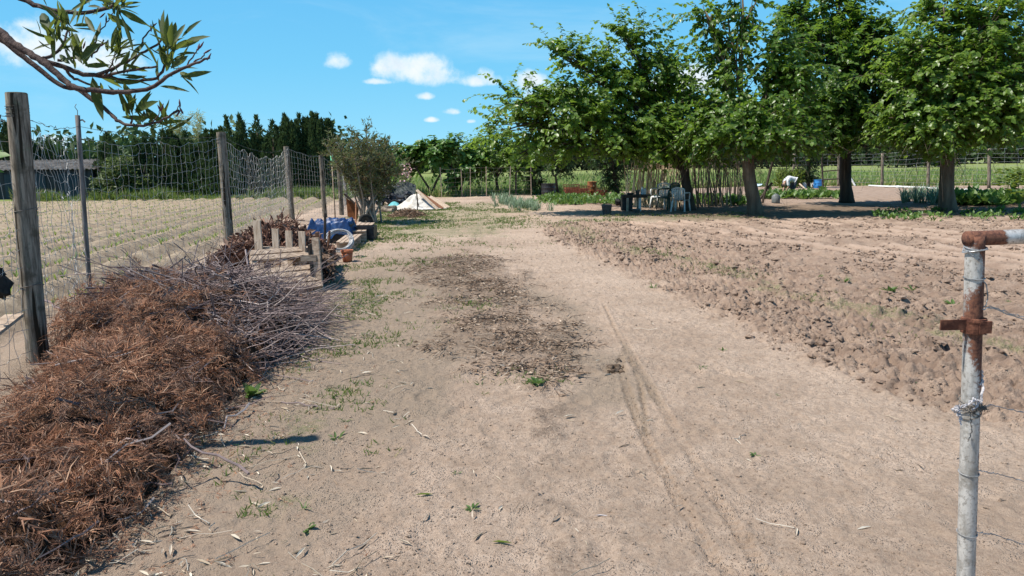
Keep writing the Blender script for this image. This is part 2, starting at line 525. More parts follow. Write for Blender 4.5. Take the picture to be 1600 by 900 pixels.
def galvanised():
    m, t = new_mat('galvanised_rust')
    tc = t.node('ShaderNodeTexCoord').outputs['Object']
    mp = t.node('ShaderNodeMapping'); mp.inputs['Scale'].default_value = (1, 1, .25); t.l.new(tc, mp.inputs[0])
    n1 = t.noise(mp.outputs[0], 26.0, 6.0, .7); n2 = t.noise(tc, 90.0, 5.0, .7)
    zinc = t.mix(t.ramp(n1, .35, .65), (.36, .345, .32), (.63, .61, .575))
    zinc = t.mix(t.math('MULTIPLY', t.ramp(n2, .50, .66), .7), zinc, (.19, .17, .145))
    zinc = t.mix(t.math('MULTIPLY', t.ramp(t.noise(tc, 11.0, 5.0, .7), .52, .62), .55), zinc, (.22, .20, .17))
    rust = t.mix(t.ramp(n2, .35, .65), (.07, .028, .02), (.20, .085, .05))
    am = t.attr('rust')
    f = t.math('ADD', am, t.math('MULTIPLY_ADD', t.math('ADD', n1, n2), .75, -.75))
    f = t.ramp(f, .40, .64)
    col = t.mix(f, zinc, rust)
    nrm = t.bump(t.math('ADD', n2, f), .35, .002)
    p = principled(t, col, t.ramp(f, 0, 1, .5, .9), .4, nrm, t.ramp(f, 0, 1, .35, 0.0))
    finish(t, p.outputs[0])
    return m


M['galvanised'] = galvanised()
M['rust'] = surf('rust', (.07, .028, .02), (.20, .085, .052), 40, .92, .15, .6, 120, bdist=.003)

# ------------------------------------------------------------------ the ground
FENCE_Y = [-5, 0, 4.4, 6.1, 8.7, 12.6, 21.8, 24.3, 30, 50]
FENCE_X = [-2.7, -3.0, -3.5, -3.85, -4.5, -4.75, -6.3, -6.2, -6.6, -8.0]
TILL_Y = [0, 3.2, 4.3, 4.8, 6.5, 10.2, 14, 18.0, 20.5, 60]
TILL_X = [4.4, 3.5, 2.95, 2.62, 2.2, 1.72, 1.15, .62, .95, .95]
MEAD_X = [-60, -14, -9, -3, 4, 9, 14, 30, 80]
MEAD_Y = [60, 46, 38.5, 38.0, 40, 44, 46, 41, 38]


def fence_x(y): return np.interp(y, FENCE_Y, FENCE_X)


def tyre_lines():
    A = np.array([G(*p)[:2] for p in ((985, 535), (968, 570), (985, 630), (1010, 690), (1048, 760), (1095, 840), (1135, 900), (1200, 1010))])
    B = np.array([G(*p)[:2] for p in ((968, 520), (995, 570), (1035, 640), (1070, 700), (1115, 775), (1160, 840), (1195, 900), (1255, 1010))])
    C_ = np.array([G(*p)[:2] for p in ((940, 470), (958, 510), (975, 545), (1000, 600), (1012, 680))])
    return [(A, .030), (B, .030), (C_, .016)]


TYRES = tyre_lines()


def seg_dist(x, y, pl):
    """distance to a polyline and the length along it"""
    best = np.full(x.shape, 1e9); along = np.zeros(x.shape); side = np.zeros(x.shape); acc = 0.0
    for a, b in zip(pl[:-1], pl[1:]):
        d = b - a; L = np.hypot(*d); d = d / L
        t = np.clip((x - a[0]) * d[0] + (y - a[1]) * d[1], 0, L)
        ex = x - a[0] - t * d[0]; ey = y - a[1] - t * d[1]
        q = np.hypot(ex, ey); m = q < best
        best = np.where(m, q, best); along = np.where(m, acc + t, along); side = np.where(m, ex * d[1] - ey * d[0], side)
        acc += L
    return best, along, side, acc


def masks(x, y):
    n = fbm(x * .9, y * .9, 3, 3) - .5
    n2 = fbm(x * 5, y * 5, 8, 3) - .5
    d = x - np.interp(y, TILL_Y, TILL_X) + n2 * .35 + n * .25
    till = sstep(d, -.12, .34) * (1 - sstep(y + n * 2 + n2 * .8, 20.2, 20.8))
    garden = sstep(x + n * 2, 1.5, 4.5) * sstep(y, 20.5, 22) * (1 - sstep(y - np.interp(x, MEAD_X, MEAD_Y), -1.5, .5))
    left = sstep(fence_x(y) - .55 - x + n * .6, 0, .4) * (1 - sstep(y + n * 2, 38.5, 40.5))
    mead = sstep(y - np.interp(x, MEAD_X, MEAD_Y) + n * 3, -.4, .8)
    mead = np.maximum(mead, sstep(y, 39, 41) * sstep(-x, 7, 9))
    cx = np.interp(y, [5, 7, 9, 13.5], [.18, -.1, -.36, -.85]); hw = np.interp(y, [5.2, 5.7, 7, 10, 12.6, 13.6], [.0, .42, .72, .68, .75, .0])
    mul = sstep(hw - np.abs(x - cx) + n2 * .8 + n * .5, -.15, .40)
    gap = sstep(np.abs(y - 8.6), .12, .5)
    mul = mul * (.65 + .35 * gap)
    return till, garden, left, mead, mul, n, n2


_fr = np.random.default_rng(303)
_FOOT = [(_fr.uniform(-1.0, 1.9), 2.9 + 5.5 * _fr.random() ** 1.2, _fr.normal(0, .35)) for _ in range(26)]


def ground_height(x, y):
    x = np.asarray(x, float); y = np.asarray(y, float)
    till, garden, left, mead, mul, n, n2 = masks(x, y)
    near = 1 - sstep(np.hypot(x, y), 45, 80)
    h = .05 * (fbm(x * .25, y * .25, 21, 2) - .5) + .022 * n
    h += .022 * (fbm(x * 9, y * 9, 31, 3) - .5) + .013 * (vn(x * 30, y * 30, 33) - .5)
    for k in range(26):
        a = _FOOT[k]; dx = x - a[0]; dy = y - a[1]; c, s_ = math.cos(a[2]), math.sin(a[2])
        near_ = (np.abs(dx) < .3) & (np.abs(dy) < .3)
        if np.any(near_):
            uu = (dx * c + dy * s_) / .055; vv = (-dx * s_ + dy * c) / .13; e = uu ** 2 + vv ** 2
            h = h + near_ * (-.011 * np.exp(-e ** 2) + .005 * np.exp(-((np.sqrt(e) - 1.35) / .25) ** 2))
    # tilled soil: loose lumps in soft furrows that run along the field
    u = (x + .26 * y) / .72
    fur = .5 + .5 * np.cos(2 * math.pi * (u + .9 * (fbm(x * .6, y * .6, 44, 2) - .5)))
    lump = np.abs(fbm(x * 7, y * 7, 51, 3) - .5) * 2
    lump2 = np.abs(vn(x * 19, y * 19, 55) - .5) * 2
    far_f = sstep(x + (y - 12) * .5, 4.0, 7.5)
    far_f = far_f * (.3 + .9 * sstep(fbm(x * .8, y * .8, 47, 3), .36, .56))
    h += till * (.006 + .05 * (fur - .5) * (.35 + .9 * far_f) + (.10 * lump + .06 * lump2) * (1 - .5 * far_f) - .02)
    h += garden * (.05 * (fbm(x * 3, y * 3, 58, 3) - .4))
    ul = (x + .155 * y) / .78
    furl = .5 + .5 * np.cos(2 * math.pi * (ul + .12 * (fbm(x * .7, y * .7, 64, 2) - .5)))
    h += left * (.20 * (furl - .5) + .035 * (fbm(x * 6, y * 6, 66, 3) - .5))
    h += mul * (.015 + .03 * (fbm(x * 8, y * 8, 68, 2) - .3))
    h += mead * .06 * (fbm(x * 1.2, y * 1.2, 71, 2) - .5)
    m = (np.abs(x - 1) < 2.5) & (y > 1) & (y < 10)
    if np.any(m):
        xm, ym = x[m], y[m]; add = np.zeros(xm.shape)
        for pl, wd in TYRES:
            q, al, sd, tot = seg_dist(xm, ym, pl)
            fade = sstep(al, 0, .5) * sstep(tot - al, 0, .2)
            prof = np.where(q < wd, -.013, .007 * np.exp(-((q - wd - .010) / .012) ** 2))
            tread = .014 * (np.sin(al * 2 * math.pi / .058 + np.abs(sd) * 45) > .1) * (q < wd * .95)
            add += fade * (prof + tread * (.6 + .6 * vn(xm * 8, ym * 8, 91))) * (.55 + .8 * vn(xm * 3, ym * 3, 92))
        k = np.hypot(xm - G(958, 580)[0], (ym - G(958, 580)[1]) * .7)
        add += -.05 * np.exp(-(k / .08) ** 2) + .02 * np.exp(-((k - .13) / .05) ** 2)
        h = h.copy(); h[m] += add
    # a low bank of earth that runs along the bottom of the fence
    fx = fence_x(y)
    h += near * .10 * np.exp(-((x - fx + .15) / .35) ** 2) * (y > 5)
    return h * near


def gh(x, y): return float(ground_height(np.array([x], float), np.array([y], float))[0])


def GG(px, py):
    """a point on the ground, its bumps included"""
    p = G(px, py); p[2] = gh(p[0], p[1]); return p


def axis(lo, hi, fine, g, far_at, end_lo, end_hi):
    a = list(np.arange(lo, hi, fine)); up = []; s = fine; v = hi
    while v < end_hi:
        up.append(v); s *= g if v - hi < far_at else 1.13; v += s
    up.append(end_hi)
    dn = []; s = fine; v = lo - fine
    while v > end_lo:
        dn.append(v); s *= g if lo - v < far_at else 1.13; v -= s
    dn.append(end_lo)
    return np.array(dn[::-1] + a + up)


def ground_mat():
    m, t = new_mat('earth')
    ge = t.node('ShaderNodeNewGeometry').outputs['Position']
    n_big = t.noise(ge, .55, 4.0, .6); n_mid = t.noise(ge, 3.2, 6.0, .65); n_fine = t.noise(ge, 38.0, 6.0, .72); n_grain = t.noise(ge, 260.0, 3.0, .7)
    dry = t.mix(t.ramp(t.math('ADD', t.math('MULTIPLY', n_mid, .55), t.math('MULTIPLY', n_big, .45)), .38, .62), (.37, .276, .205), (.53, .408, .315))
    dry = t.mix(t.math('MULTIPLY', t.ramp(n_fine, .42, .64), .5), dry, (.27, .19, .14))
    dry = t.mix(t.math('MULTIPLY', t.ramp(n_grain, .52, .64), .45), dry, (.20, .14, .10))
    wet = t.attr('wet')
    wf = t.ramp(t.math('ADD', wet, t.math('ADD', t.math('MULTIPLY_ADD', n_mid, .9, -.45), t.math('MULTIPLY_ADD', n_big, 1.1, -.55))), .22, .85)
    col = t.mix(t.math('MULTIPLY', wf, .8), dry, t.mix(n_fine, (.20, .152, .110), (.345, .27, .20)))
    tl = t.mix(t.ramp(n_mid, .35, .65), (.25, .176, .130), (.41, .302, .228))
    tl = t.mix(t.math('MULTIPLY', t.ramp(n_fine, .4, .66), .5), tl, (.21, .145, .11))
    till = t.attr('till')
    col = t.mix(till, col, tl)
    col = t.mix(t.attr('pale'), col, t.mix(n_mid, (.44, .315, .235), (.54, .405, .315)))
    col = t.mix(t.math('MULTIPLY', t.attr('tree_shade'), .85), col, t.mix(t.ramp(n_mid, .3, .7), (.115, .082, .058), (.20, .145, .10)))  # deepens the trees' shade by darkening the soil colour
    lf = t.mix(t.ramp(n_mid, .35, .65), (.27, .205, .142), (.42, .335, .24))
    col = t.mix(t.attr('left'), col, lf)
    col = t.mix(t.math('MULTIPLY', t.attr('mulch'), t.ramp(t.math('ADD', n_fine, t.math('MULTIPLY', n_mid, .6)), .55, .95, .15, .85)), col, t.mix(n_grain, (.12, .085, .06), (.26, .19, .14)))
    gr = t.attr('green')
    gsp = t.ramp(t.math('ADD', gr, t.math('MULTIPLY_ADD', t.math('ADD', n_fine, n_mid), .9, -.9)), .42, .72)
    col = t.mix(t.math('MULTIPLY', gsp, .75), col, t.mix(n_grain, (.10, .125, .05), (.21, .22, .10)))
    md = t.mix(t.ramp(n_mid, .3, .7), (.13, .17, .055), (.25, .27, .10))
    md = t.mix(t.ramp(n_big, .35, .65), md, (.20, .245, .08))
    col = t.mix(t.attr('meadow'), col, md)
    h = t.math('ADD', t.math('MULTIPLY', n_fine, 1.0), t.math('MULTIPLY', n_grain, .35))
    vo = t.node('ShaderNodeTexVoronoi', feature='F1'); t.l.new(ge, vo.inputs['Vector']); vo.inputs['Scale'].default_value = 75.0
    peb = t.math('MULTIPLY', t.ramp(vo.outputs['Distance'], .12, .42, 1.0, 0.0), t.ramp(n_mid, .45, .6))
    h = t.math('ADD', h, t.math('MULTIPLY', peb, .5))
    b1 = t.bump(h, 1.0, .020)
    p = principled(t, col, .95, .12, b1)
    finish(t, p.outputs[0])
    return m


EARTH = []


def build_ground():
    xs = axis(-2.7, 3.3, .0145, 1.02, 40, -3000, 3000)
    ys = axis(2.5, 7.4, .0145, 1.013, 55, -40, 5000)
    X, Y = np.meshgrid(xs, ys)
    x, y = X.ravel(), Y.ravel()
    till, garden, left, mead, mul, n, n2 = masks(x, y)
    z = ground_height(x, y)
    nx, ny = len(xs), len(ys)
    i, j = np.meshgrid(np.arange(nx - 1), np.arange(ny - 1))
    a = (j * nx + i).ravel()
    quads = np.stack([a, a + 1, a + nx + 1, a + nx], 1)
    # soil moisture, weeds, pale ridges, and tree shade painted into the ground colour
    wet = .62 * sstep(-x + n * 1.2, .0, .7) * sstep(y, 3.6, 5.5) * (1 - sstep(y, 11, 15)) * sstep(x, -2.6, -1.5)
    wet += .75 * np.exp(-((x - np.interp(y, [4, 6, 8, 11], [.8, .75, .55, .2]) + n) / .33) ** 2) * sstep(y, 4, 5.2) * (1 - sstep(y, 9, 12))
    wet += .62 * sstep(-x - .35 + n * 1.2, 0, .9) * (1 - sstep(y, 12, 18))
    mk = (np.abs(x - 1) < 2.5) & (y > 1) & (y < 10)
    for pl, wd in TYRES:                                   # churned, slightly moister soil in the ruts
        q, al, sd, tot = seg_dist(x[mk], y[mk], pl); add = np.zeros(x.shape)
        add[mk] = .34 * sstep(wd + .02 - q, 0, .03) * sstep(al, .1, .6); wet = wet + add
    wet = np.clip(wet, 0, 1) * (1 - till)
    fxx = fence_x(y)
    green = .42 * fbm(x * 1.3, y * 1.3, 23, 3) * 1.6 * np.exp(-((x - np.interp(y, [2, 4, 6, 8, 12, 16, 20], [-.9, -1.25, -1.35, -1.6, -2.2, -2.9, -3.2])) / np.interp(y, [2, 6, 10, 16], [.35, .4, .6, 1.2])) ** 2)
    green = np.maximum(green, .58 * sstep(x + n * 2, -5, -3.5) * (1 - sstep(x + n * 3, -.5, 1.2)) * sstep(y, 14, 18) * (1 - sstep(y, 30, 36)))
    green = np.maximum(green, .5 * sstep(x + n * 2, .5, 1.5) * sstep(y, 19.5, 20.6) * (1 - sstep(y, 22, 24)) * (1 - sstep(x, 6, 8)))
    green = np.maximum(green, .55 * till * np.exp(-((x + .22 * y - 5.4 + n) / .45) ** 2))
    green = np.maximum(green, .52 * left * sstep(y, 8, 22) * (.45 + .55 * np.cos(2 * math.pi * (x + .155 * y) / .78)))
    green = np.maximum(green, .5 * mul * np.exp(-((y - 8.6) / .5) ** 2))
    far_f = sstep(x + (y - 12) * .5, 4.0, 7.5)
    u = (x + .26 * y) / .72
    fur = .5 + .5 * np.cos(2 * math.pi * (u + .9 * (fbm(x * .6, y * .6, 44, 2) - .5)))
    pale = till * far_f * sstep(fur, .4, .9) * .7 * sstep(fbm(x * .8, y * .8, 47, 3), .36, .56)
    tree_shade = sstep(x + n * 2, 3.5, 6.0) * sstep(y + n * .8 + n2 * .6, 20.3, 20.8) * (1 - sstep(y + n * 3, 25.5, 28))  # painted shade: band of darker soil under the row of trees
    dat = dict(till=np.clip(till + garden * .9, 0, 1), left=left, meadow=mead, mulch=mul, wet=wet, green=np.clip(green, 0, 1), pale=pale, tree_shade=tree_shade)
    V = np.stack([x, y, z], 1)
    fc = V[quads].mean(1)
    def fm(q): return q[quads].mean(1) > .5
    region = np.zeros(len(quads), int)
    region[fm(till)] = 1; region[fm(garden)] = 2; region[fm(left)] = 3; region[fm(mead)] = 4
    mt = ground_mat(); EARTH.append(mt)
    for k, nm in enumerate(('ground', 'tilled_field', 'garden_bed', 'seedling_field', 'meadow')):
        q = quads[region == k]
        idx, inv = np.unique(q, return_inverse=True)
        mb = MB(); mb.add(V[idx], inv.reshape(-1, 4))
        o = mb.build(nm, mt, smooth=True)
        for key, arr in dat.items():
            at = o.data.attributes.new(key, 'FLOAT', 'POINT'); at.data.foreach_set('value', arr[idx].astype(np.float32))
        tag(o, kind='structure')


build_ground()

# ------------------------------------------------------------------ scattered cover on the ground
def ico():
    t = (1 + 5 ** .5) / 2
    v = np.array([(-1, t, 0), (1, t, 0), (-1, -t, 0), (1, -t, 0), (0, -1, t), (0, 1, t), (0, -1, -t), (0, 1, -t), (t, 0, -1), (t, 0, 1), (-t, 0, -1), (-t, 0, 1)]) / math.hypot(1, t)
    f = np.array([(0, 11, 5), (0, 5, 1), (0, 1, 7), (0, 7, 10), (0, 10, 11), (1, 5, 9), (5, 11, 4), (11, 10, 2), (10, 7, 6), (7, 1, 8), (3, 9, 4), (3, 4, 2), (3, 2, 6), (3, 6, 8), (3, 8, 9), (4, 9, 5), (2, 4, 11), (6, 2, 10), (8, 6, 7), (9, 8, 1)])
    return v, f


IV, IF = ico()


def add_lumps(mb, pos, size, r, flat=.7, mi=0):
    N = len(pos)
    jit = r.uniform(.5, 1.35, (N, 12, 1))
    sc = np.stack([r.uniform(.7, 1.3, N), r.uniform(.7, 1.3, N), r.uniform(.6, 1.0, N) * flat], 1)
    V = IV[None] * jit * sc[:, None] * size[:, None, None]
    a = r.uniform(0, 6.28, N); c, s = np.cos(a)[:, None], np.sin(a)[:, None]
    V = np.stack([V[..., 0] * c - V[..., 1] * s, V[..., 0] * s + V[..., 1] * c, V[..., 2]], -1) + pos[:, None]
    off = (np.arange(N) * 12)[:, None, None]
    mb.add(V.reshape(-1, 3), (IF[None] + off).reshape(-1, 3), mi)


def scatter(n, x0, x1, y0, y1, r, wfun, power=1.0):
    """points on the ground, denser close by; wfun gives the chance to keep each"""
    u = r.random(n); y = y0 + (y1 - y0) * u ** power
    x = r.uniform(x0, x1, n)
    k = r.random(n) < wfun(x, y)
    return x[k], y[k]


def soil_clods():
    r = np.random.default_rng(3)
    x, y = scatter(140000, .4, 13, 3.0, 20.6, r, lambda x, y: masks(x, y)[0] * (.08 + 1.1 * sstep(fbm(x * 1.4, y * 1.4, 5, 4), .42, .62)) * np.clip(1.25 - sstep(x + (y - 12) * .5, 4., 7.5) * .8, .2, 1) * (np.abs(x) < y * .72 + 1), 1.35)
    z = ground_height(x, y)
    s = np.clip(r.lognormal(-5.1, .72, len(x)), .0025, .034) * (1 + y * .035)
    mb = MB(); add_lumps(mb, np.stack([x, y, z + s * .25], 1), s, r, .75)
    o = mb.build('soil_clods', EARTH[0]); at = o.data.attributes.new('till', 'FLOAT', 'POINT'); at.data.foreach_set('value', np.ones(len(o.data.vertices), np.float32))
    tag(o, 'loose brown clods of earth over the tilled field', 'clods', kind='stuff')


soil_clods()


def pebbles():
    r = np.random.default_rng(33)
    x, y = scatter(60000, -3.2, 3.4, 2.7, 16, r, lambda x, y: (1 - masks(x, y)[0]) * (.25 + .75 * sstep(fbm(x * 2, y * 2, 6, 3), .42, .6)), 1.9)
    z = ground_height(x, y)
    s = np.clip(r.lognormal(-6.0, .5, len(x)), .0012, .014) * (1 + y * .05)
    mb = MB(); add_lumps(mb, np.stack([x, y, z + s * .2], 1), s, r, .8)
    tag(mb.build('soil_crumbs', EARTH[0]), 'small crumbs of earth and grit on the dirt track', 'grit', kind='stuff')


pebbles()


def mulch():
    r = np.random.default_rng(4)
    x, y = scatter(46000, -2.2, 1.2, 5.1, 13.8, r, lambda x, y: masks(x, y)[4] * (.12 + .88 * sstep(fbm(x * 2.6, y * 2.6, 15, 4), .37, .56)), 1.25)
    N = len(x); z = ground_height(x, y) + r.uniform(.002, .03, N)
    a = r.uniform(0, 6.28, N)
    d = np.stack([np.cos(a), np.sin(a), r.normal(0, .25, N)], 1)
    nr = np.stack([r.normal(0, .45, N), r.normal(0, .45, N), np.ones(N)], 1)
    L = r.uniform(.015, .075, N); mb = MB()
    add_leaves(mb, np.stack([x, y, z], 1), d, nr, L, L * r.uniform(.12, .4, N), LEAF_QUAD)
    n2 = 500
    k = r.choice(N, n2); p0 = np.stack([x[k], y[k], z[k] + .01], 1)
    dd = unit(np.stack([r.normal(size=n2), r.normal(size=n2), r.normal(0, .15, n2)], 1)) * r.uniform(.06, .3, n2)[:, None]
    tt = np.linspace(0, 1, 4)[None, :, None]
    mb.tubes(p0[:, None] + dd[:, None] * tt + r.normal(0, .008, (n2, 4, 3)), np.full((n2, 4), .003), 3)
    tag(mb.build('wood_chip_mulch', M['chip']), 'dark patch of dry leaves and wood chips on the track', 'mulch', kind='stuff')


mulch()


def litter():
    r = np.random.default_rng(6)
    def wf(x, y):
        e = np.interp(y, [2.5, 3, 4.5, 6, 8, 10], [-1.35, -1.4, -1.55, -1.75, -1.7, -2.0])
        q = np.exp(-np.maximum(x - e, 0) / np.interp(y, [3, 6, 9], [.38, .3, .2])) * (x > e - .5)
        return np.clip(q * .9 * (.25 + .75 * sstep(fbm(x * 2.5, y * 2.5, 25, 3), .35, .6)) + .012, 0, 1)
    x, y = scatter(9500, -2.6, 2.6, 2.7, 11, r, wf, 1.5)
    N = len(x); z = ground_height(x, y) + r.uniform(.002, .014, N)
    a = r.uniform(0, 6.28, N)
    d = np.stack([np.cos(a), np.sin(a), r.normal(0, .16, N)], 1)
    nr = np.stack([r.normal(0, .4, N), r.normal(0, .4, N), np.ones(N)], 1)
    L = r.uniform(.02, .10, N); mb = MB()
    add_leaves(mb, np.stack([x, y, z], 1), d, nr, L, L * r.uniform(.08, .2, N), LEAF_LANCE)
    n2 = 200; k = r.choice(N, n2); p0 = np.stack([x[k], y[k], z[k] + .004], 1)
    dd = unit(np.stack([r.normal(size=n2), r.normal(size=n2), r.normal(0, .08, n2)], 1)) * r.uniform(.05, .3, n2)[:, None]
    tt = np.linspace(0, 1, 4)[None, :, None]
    mb.tubes(p0[:, None] + dd[:, None] * tt + r.normal(0, .006, (n2, 4, 3)), np.full((n2, 4), .0022), 3)
    tag(mb.build('straw_litter', M['straw']), 'bleached dry leaves and straw strewn beside the brush heap', 'litter', kind='stuff')


litter()


def grass_cover():
    r = np.random.default_rng(7)
    def wf(x, y):
        c = np.interp(y, [2, 4, 6, 8, 12, 16, 20, 30], [-.9, -1.2, -1.35, -1.6, -2.2, -2.7, -3.0, -3.5]); w = np.interp(y, [2, 6, 10, 16, 30], [.3, .38, .6, 1.2, 1.8])
        q = np.exp(-((x - c) / w) ** 2) * sstep(fbm(x * 1.7, y * 1.7, 61, 4), .46, .62)
        q2 = .6 * np.exp(-((y - 8.55) / .32) ** 2) * np.exp(-((x + .45) / .3) ** 2)
        q3 = .5 * np.exp(-((y - 5.55) / .16) ** 2) * np.exp(-((x - .1) / .3) ** 2)
        q4 = sstep(x, .5, 2) * sstep(y, 20.2, 21) * (1 - sstep(y, 22.5, 24)) * sstep(fbm(x, y, 63, 3), .45, .65) * .4
        q5 = masks(x, y)[0] * np.exp(-((x + .22 * y - 5.4) / .5) ** 2) * sstep(fbm(x * 1.5, y * 1.5, 65, 3), .5, .66) * .5
        q6 = sstep(y, 13, 18) * sstep(x, -5, -3) * (1 - sstep(x, -.5, 1.5)) * sstep(fbm(x * .9, y * .9, 69, 3), .46, .66) * .5
        return np.clip(np.maximum.reduce([q, q2, q3, q4, q5, q6]), 0, 1)
    x, y = scatter(150000, -5.2, 7, 2.7, 32, r, wf, 1.9)
    N = len(x); mb = MB(); k = 3
    x = np.repeat(x, k) + r.normal(0, .012, N * k); y = np.repeat(y, k) + r.normal(0, .012, N * k); N *= k
    z = ground_height(x, y) - .003
    d = np.stack([r.normal(0, .55, N), r.normal(0, .55, N), r.uniform(.35, 1, N)], 1)
    L = r.uniform(.012, .05, N) * (1 + .035 * y)
    nr = np.cross(d, rnd_unit(N, r))
    add_leaves(mb, np.stack([x, y, z], 1), d, nr, L, L * .10 + .001 + .00025 * y, LEAF_BLADE)
    tag(mb.build('grass', M['grass']), 'sparse short weeds and grass growing on the track edges', 'grass', kind='stuff')
    # long grass of the meadow and under the hedge
    mb = MB(); n = 70000
    x = r.uniform(-26, 50, n); yb = np.interp(x, MEAD_X, MEAD_Y); y = yb + 40 * r.random(n) ** 1.7
    kp = (np.abs(x) < y * .72 + 2) & (r.random(n) < .35 + .65 * sstep(fbm(x * .35, y * .35, 75, 3), .35, .6))
    x, y = x[kp], y[kp]; N = len(x); z = ground_height(x, y) - .01
    d = np.stack([r.normal(.1, .3, N), r.normal(0, .3, N), np.ones(N)], 1)
    L = r.uniform(.25, .6, N)
    add_leaves(mb, np.stack([x, y, z], 1), d, np.cross(d, rnd_unit(N, r)), L, .03 + .0006 * y, LEAF_BLADE)
    tag(mb.build('meadow_grass', M['meadow_grass']), 'pale long grass of the meadow beyond the garden', 'grass', kind='stuff')
    mb = MB(); n = 9000
    x = r.uniform(-25, -5.5, n); y = 38.6 + 2.6 * r.random(n)
    h = .25 + .75 * sstep(fbm(x * .5, y * .5, 77, 3), .35, .7)
    d = np.stack([r.normal(0, .3, n), r.normal(0, .3, n), np.ones(n)], 1)
    add_leaves(mb, np.stack([x, y, ground_height(x, y) - .02], 1), d, np.cross(d, rnd_unit(n, r)), r.uniform(.4, 1.0, n) * h * .85, .05, LEAF_BLADE)
    tag(mb.build('tall_weeds', M['grass']), 'bright green tall weeds along the foot of the far hedge', 'weeds', kind='stuff')


grass_cover()

# ------------------------------------------------------------------ single weeds on the track and field
def weed_mesh(r, n, spread, L, kind=0):
    mb = MB()
    a = r.uniform(0, 6.28, n); el = r.uniform(.15, .9, n)
    d = np.stack([np.cos(a), np.sin(a), el], 1)
    nr = np.stack([-np.cos(a) * el, -np.sin(a) * el, np.ones(n)], 1)
    ll = r.uniform(.5, 1, n) * L
    ll = ll * r.uniform(.5, 1.1, n); d = d + r.normal(0, .25, d.shape)
    add_leaves(mb, np.stack([np.cos(a), np.sin(a), np.zeros(n)], 1) * spread * r.random((n, 1)), d, nr, ll, ll * (.3, .12, .5)[kind], (LEAF_LANCE, LEAF_BLADE, LEAF_BROAD)[kind])
    return mb


def weeds():
    r = np.random.default_rng(17)
    protos = []
    spots = [(738, 800, .07, 'small rosette weed standing alone on the track in the lower middle'), (1438, 606, .10, 'broad leafed weed by the tilled edge near the gate post'),
             (1180, 716, .06, 'low star shaped weed on the bare track below the tilled edge'), (1096, 578, .06, 'small weed beside the tyre marks on the pale track'),
             (1020, 452, .16, 'green clump on the edge where the track meets the tilled soil'), (1390, 462, .14, 'leafy weed in the tilled field, leftmost of the close pair'),
             (1425, 458, .16, 'leafy weed in the tilled field, rightmost of the close pair'), (1320, 447, .18, 'weed clump in the tilled field beyond the close pair'),
             (1275, 437, .12, 'small weed in the tilled field nearest the row of trees'), (1490, 480, .22, 'large weed clump just left of the gate post'),
             (1580, 478, .12, 'weed at the right edge behind the gate wires'), (840, 606, .12, 'dark weed at the near end of the wood chip patch'),
             (715, 745, .05, 'thin dry weed left of the lone rosette'), (475, 800, .08, 'weed among the straw below the brown heap'),
             (480, 832, .08, 'weed among the straw nearest the bottom edge'), (525, 685, .09, 'weed at the tip of the post shadow'), (540, 660, .08, 'weed just beyond the post shadow'),
             (395, 618, .2, 'grassy weed growing from the foot of the brush heap'), (1130, 549, .07, 'flat weed on the track edge by the tilled clods'), (1215, 620, .05, 'small dry weed at the tilled edge')]
    for i, (px, py, L, lab) in enumerate(spots):
        p = GG(px, py)
        L *= .8; o = weed_mesh(r, int(r.integers(7, 16)) + (14 if L > .09 else 0), .010 + L * .35 * r.random(), L, i % 3).build('weed', M['weed_leaf'])
        o.location = p; o.rotation_euler = (0, 0, r.uniform(0, 6.28))
        tag(o, lab, 'weed', 'single weeds on the bare ground')
    # a few stray leaves that lie alone
    for px, py, L, lab, mt in ((768, 853, .09, 'fallen yellow green leaf lying on the track near the bottom', 'yellow_leaf'), (648, 780, .09, 'fallen yellowish leaf left of the lone rosette weed', 'yellow_leaf'),
                               (928, 808, .08, 'bleached white scrap lying on the track', 'white_rag'), (880, 660, .09, 'dry pale leaf lying below the wood chip patch', 'straw')):
        p = GG(px, py); mb = MB(); a = r.uniform(-.5, .5)
        add_leaves(mb, [(0, 0, .012)], [(math.cos(a), math.sin(a), .1)], [(0, .3, 1)], [L], [L * .22], LEAF_LANCE)
        o = mb.build('fallen_leaf', M[mt]); o.location = p
        tag(o, lab, 'leaf', 'fallen leaves on the track')


weeds()


def dark_clump():
    r = np.random.default_rng(19); p = GG(960, 576); mb = MB(); n = 26
    q = p + np.stack([r.normal(0, .045, n), r.normal(0, .12, n), r.uniform(0, .035, n)], 1); add_lumps(mb, q, r.uniform(.010, .035, n), r, .8)
    o = mb.build('earth_clump', M['dark_earth'], loc=p); tag(o, 'dark clump of earth thrown up beside the tyre marks', 'clump')


M['dark_earth'] = surf('dark_earth', (.06, .042, .03), (.15, .11, .08), 20, .95, .06, .8, 60, island=.2)
dark_clump()


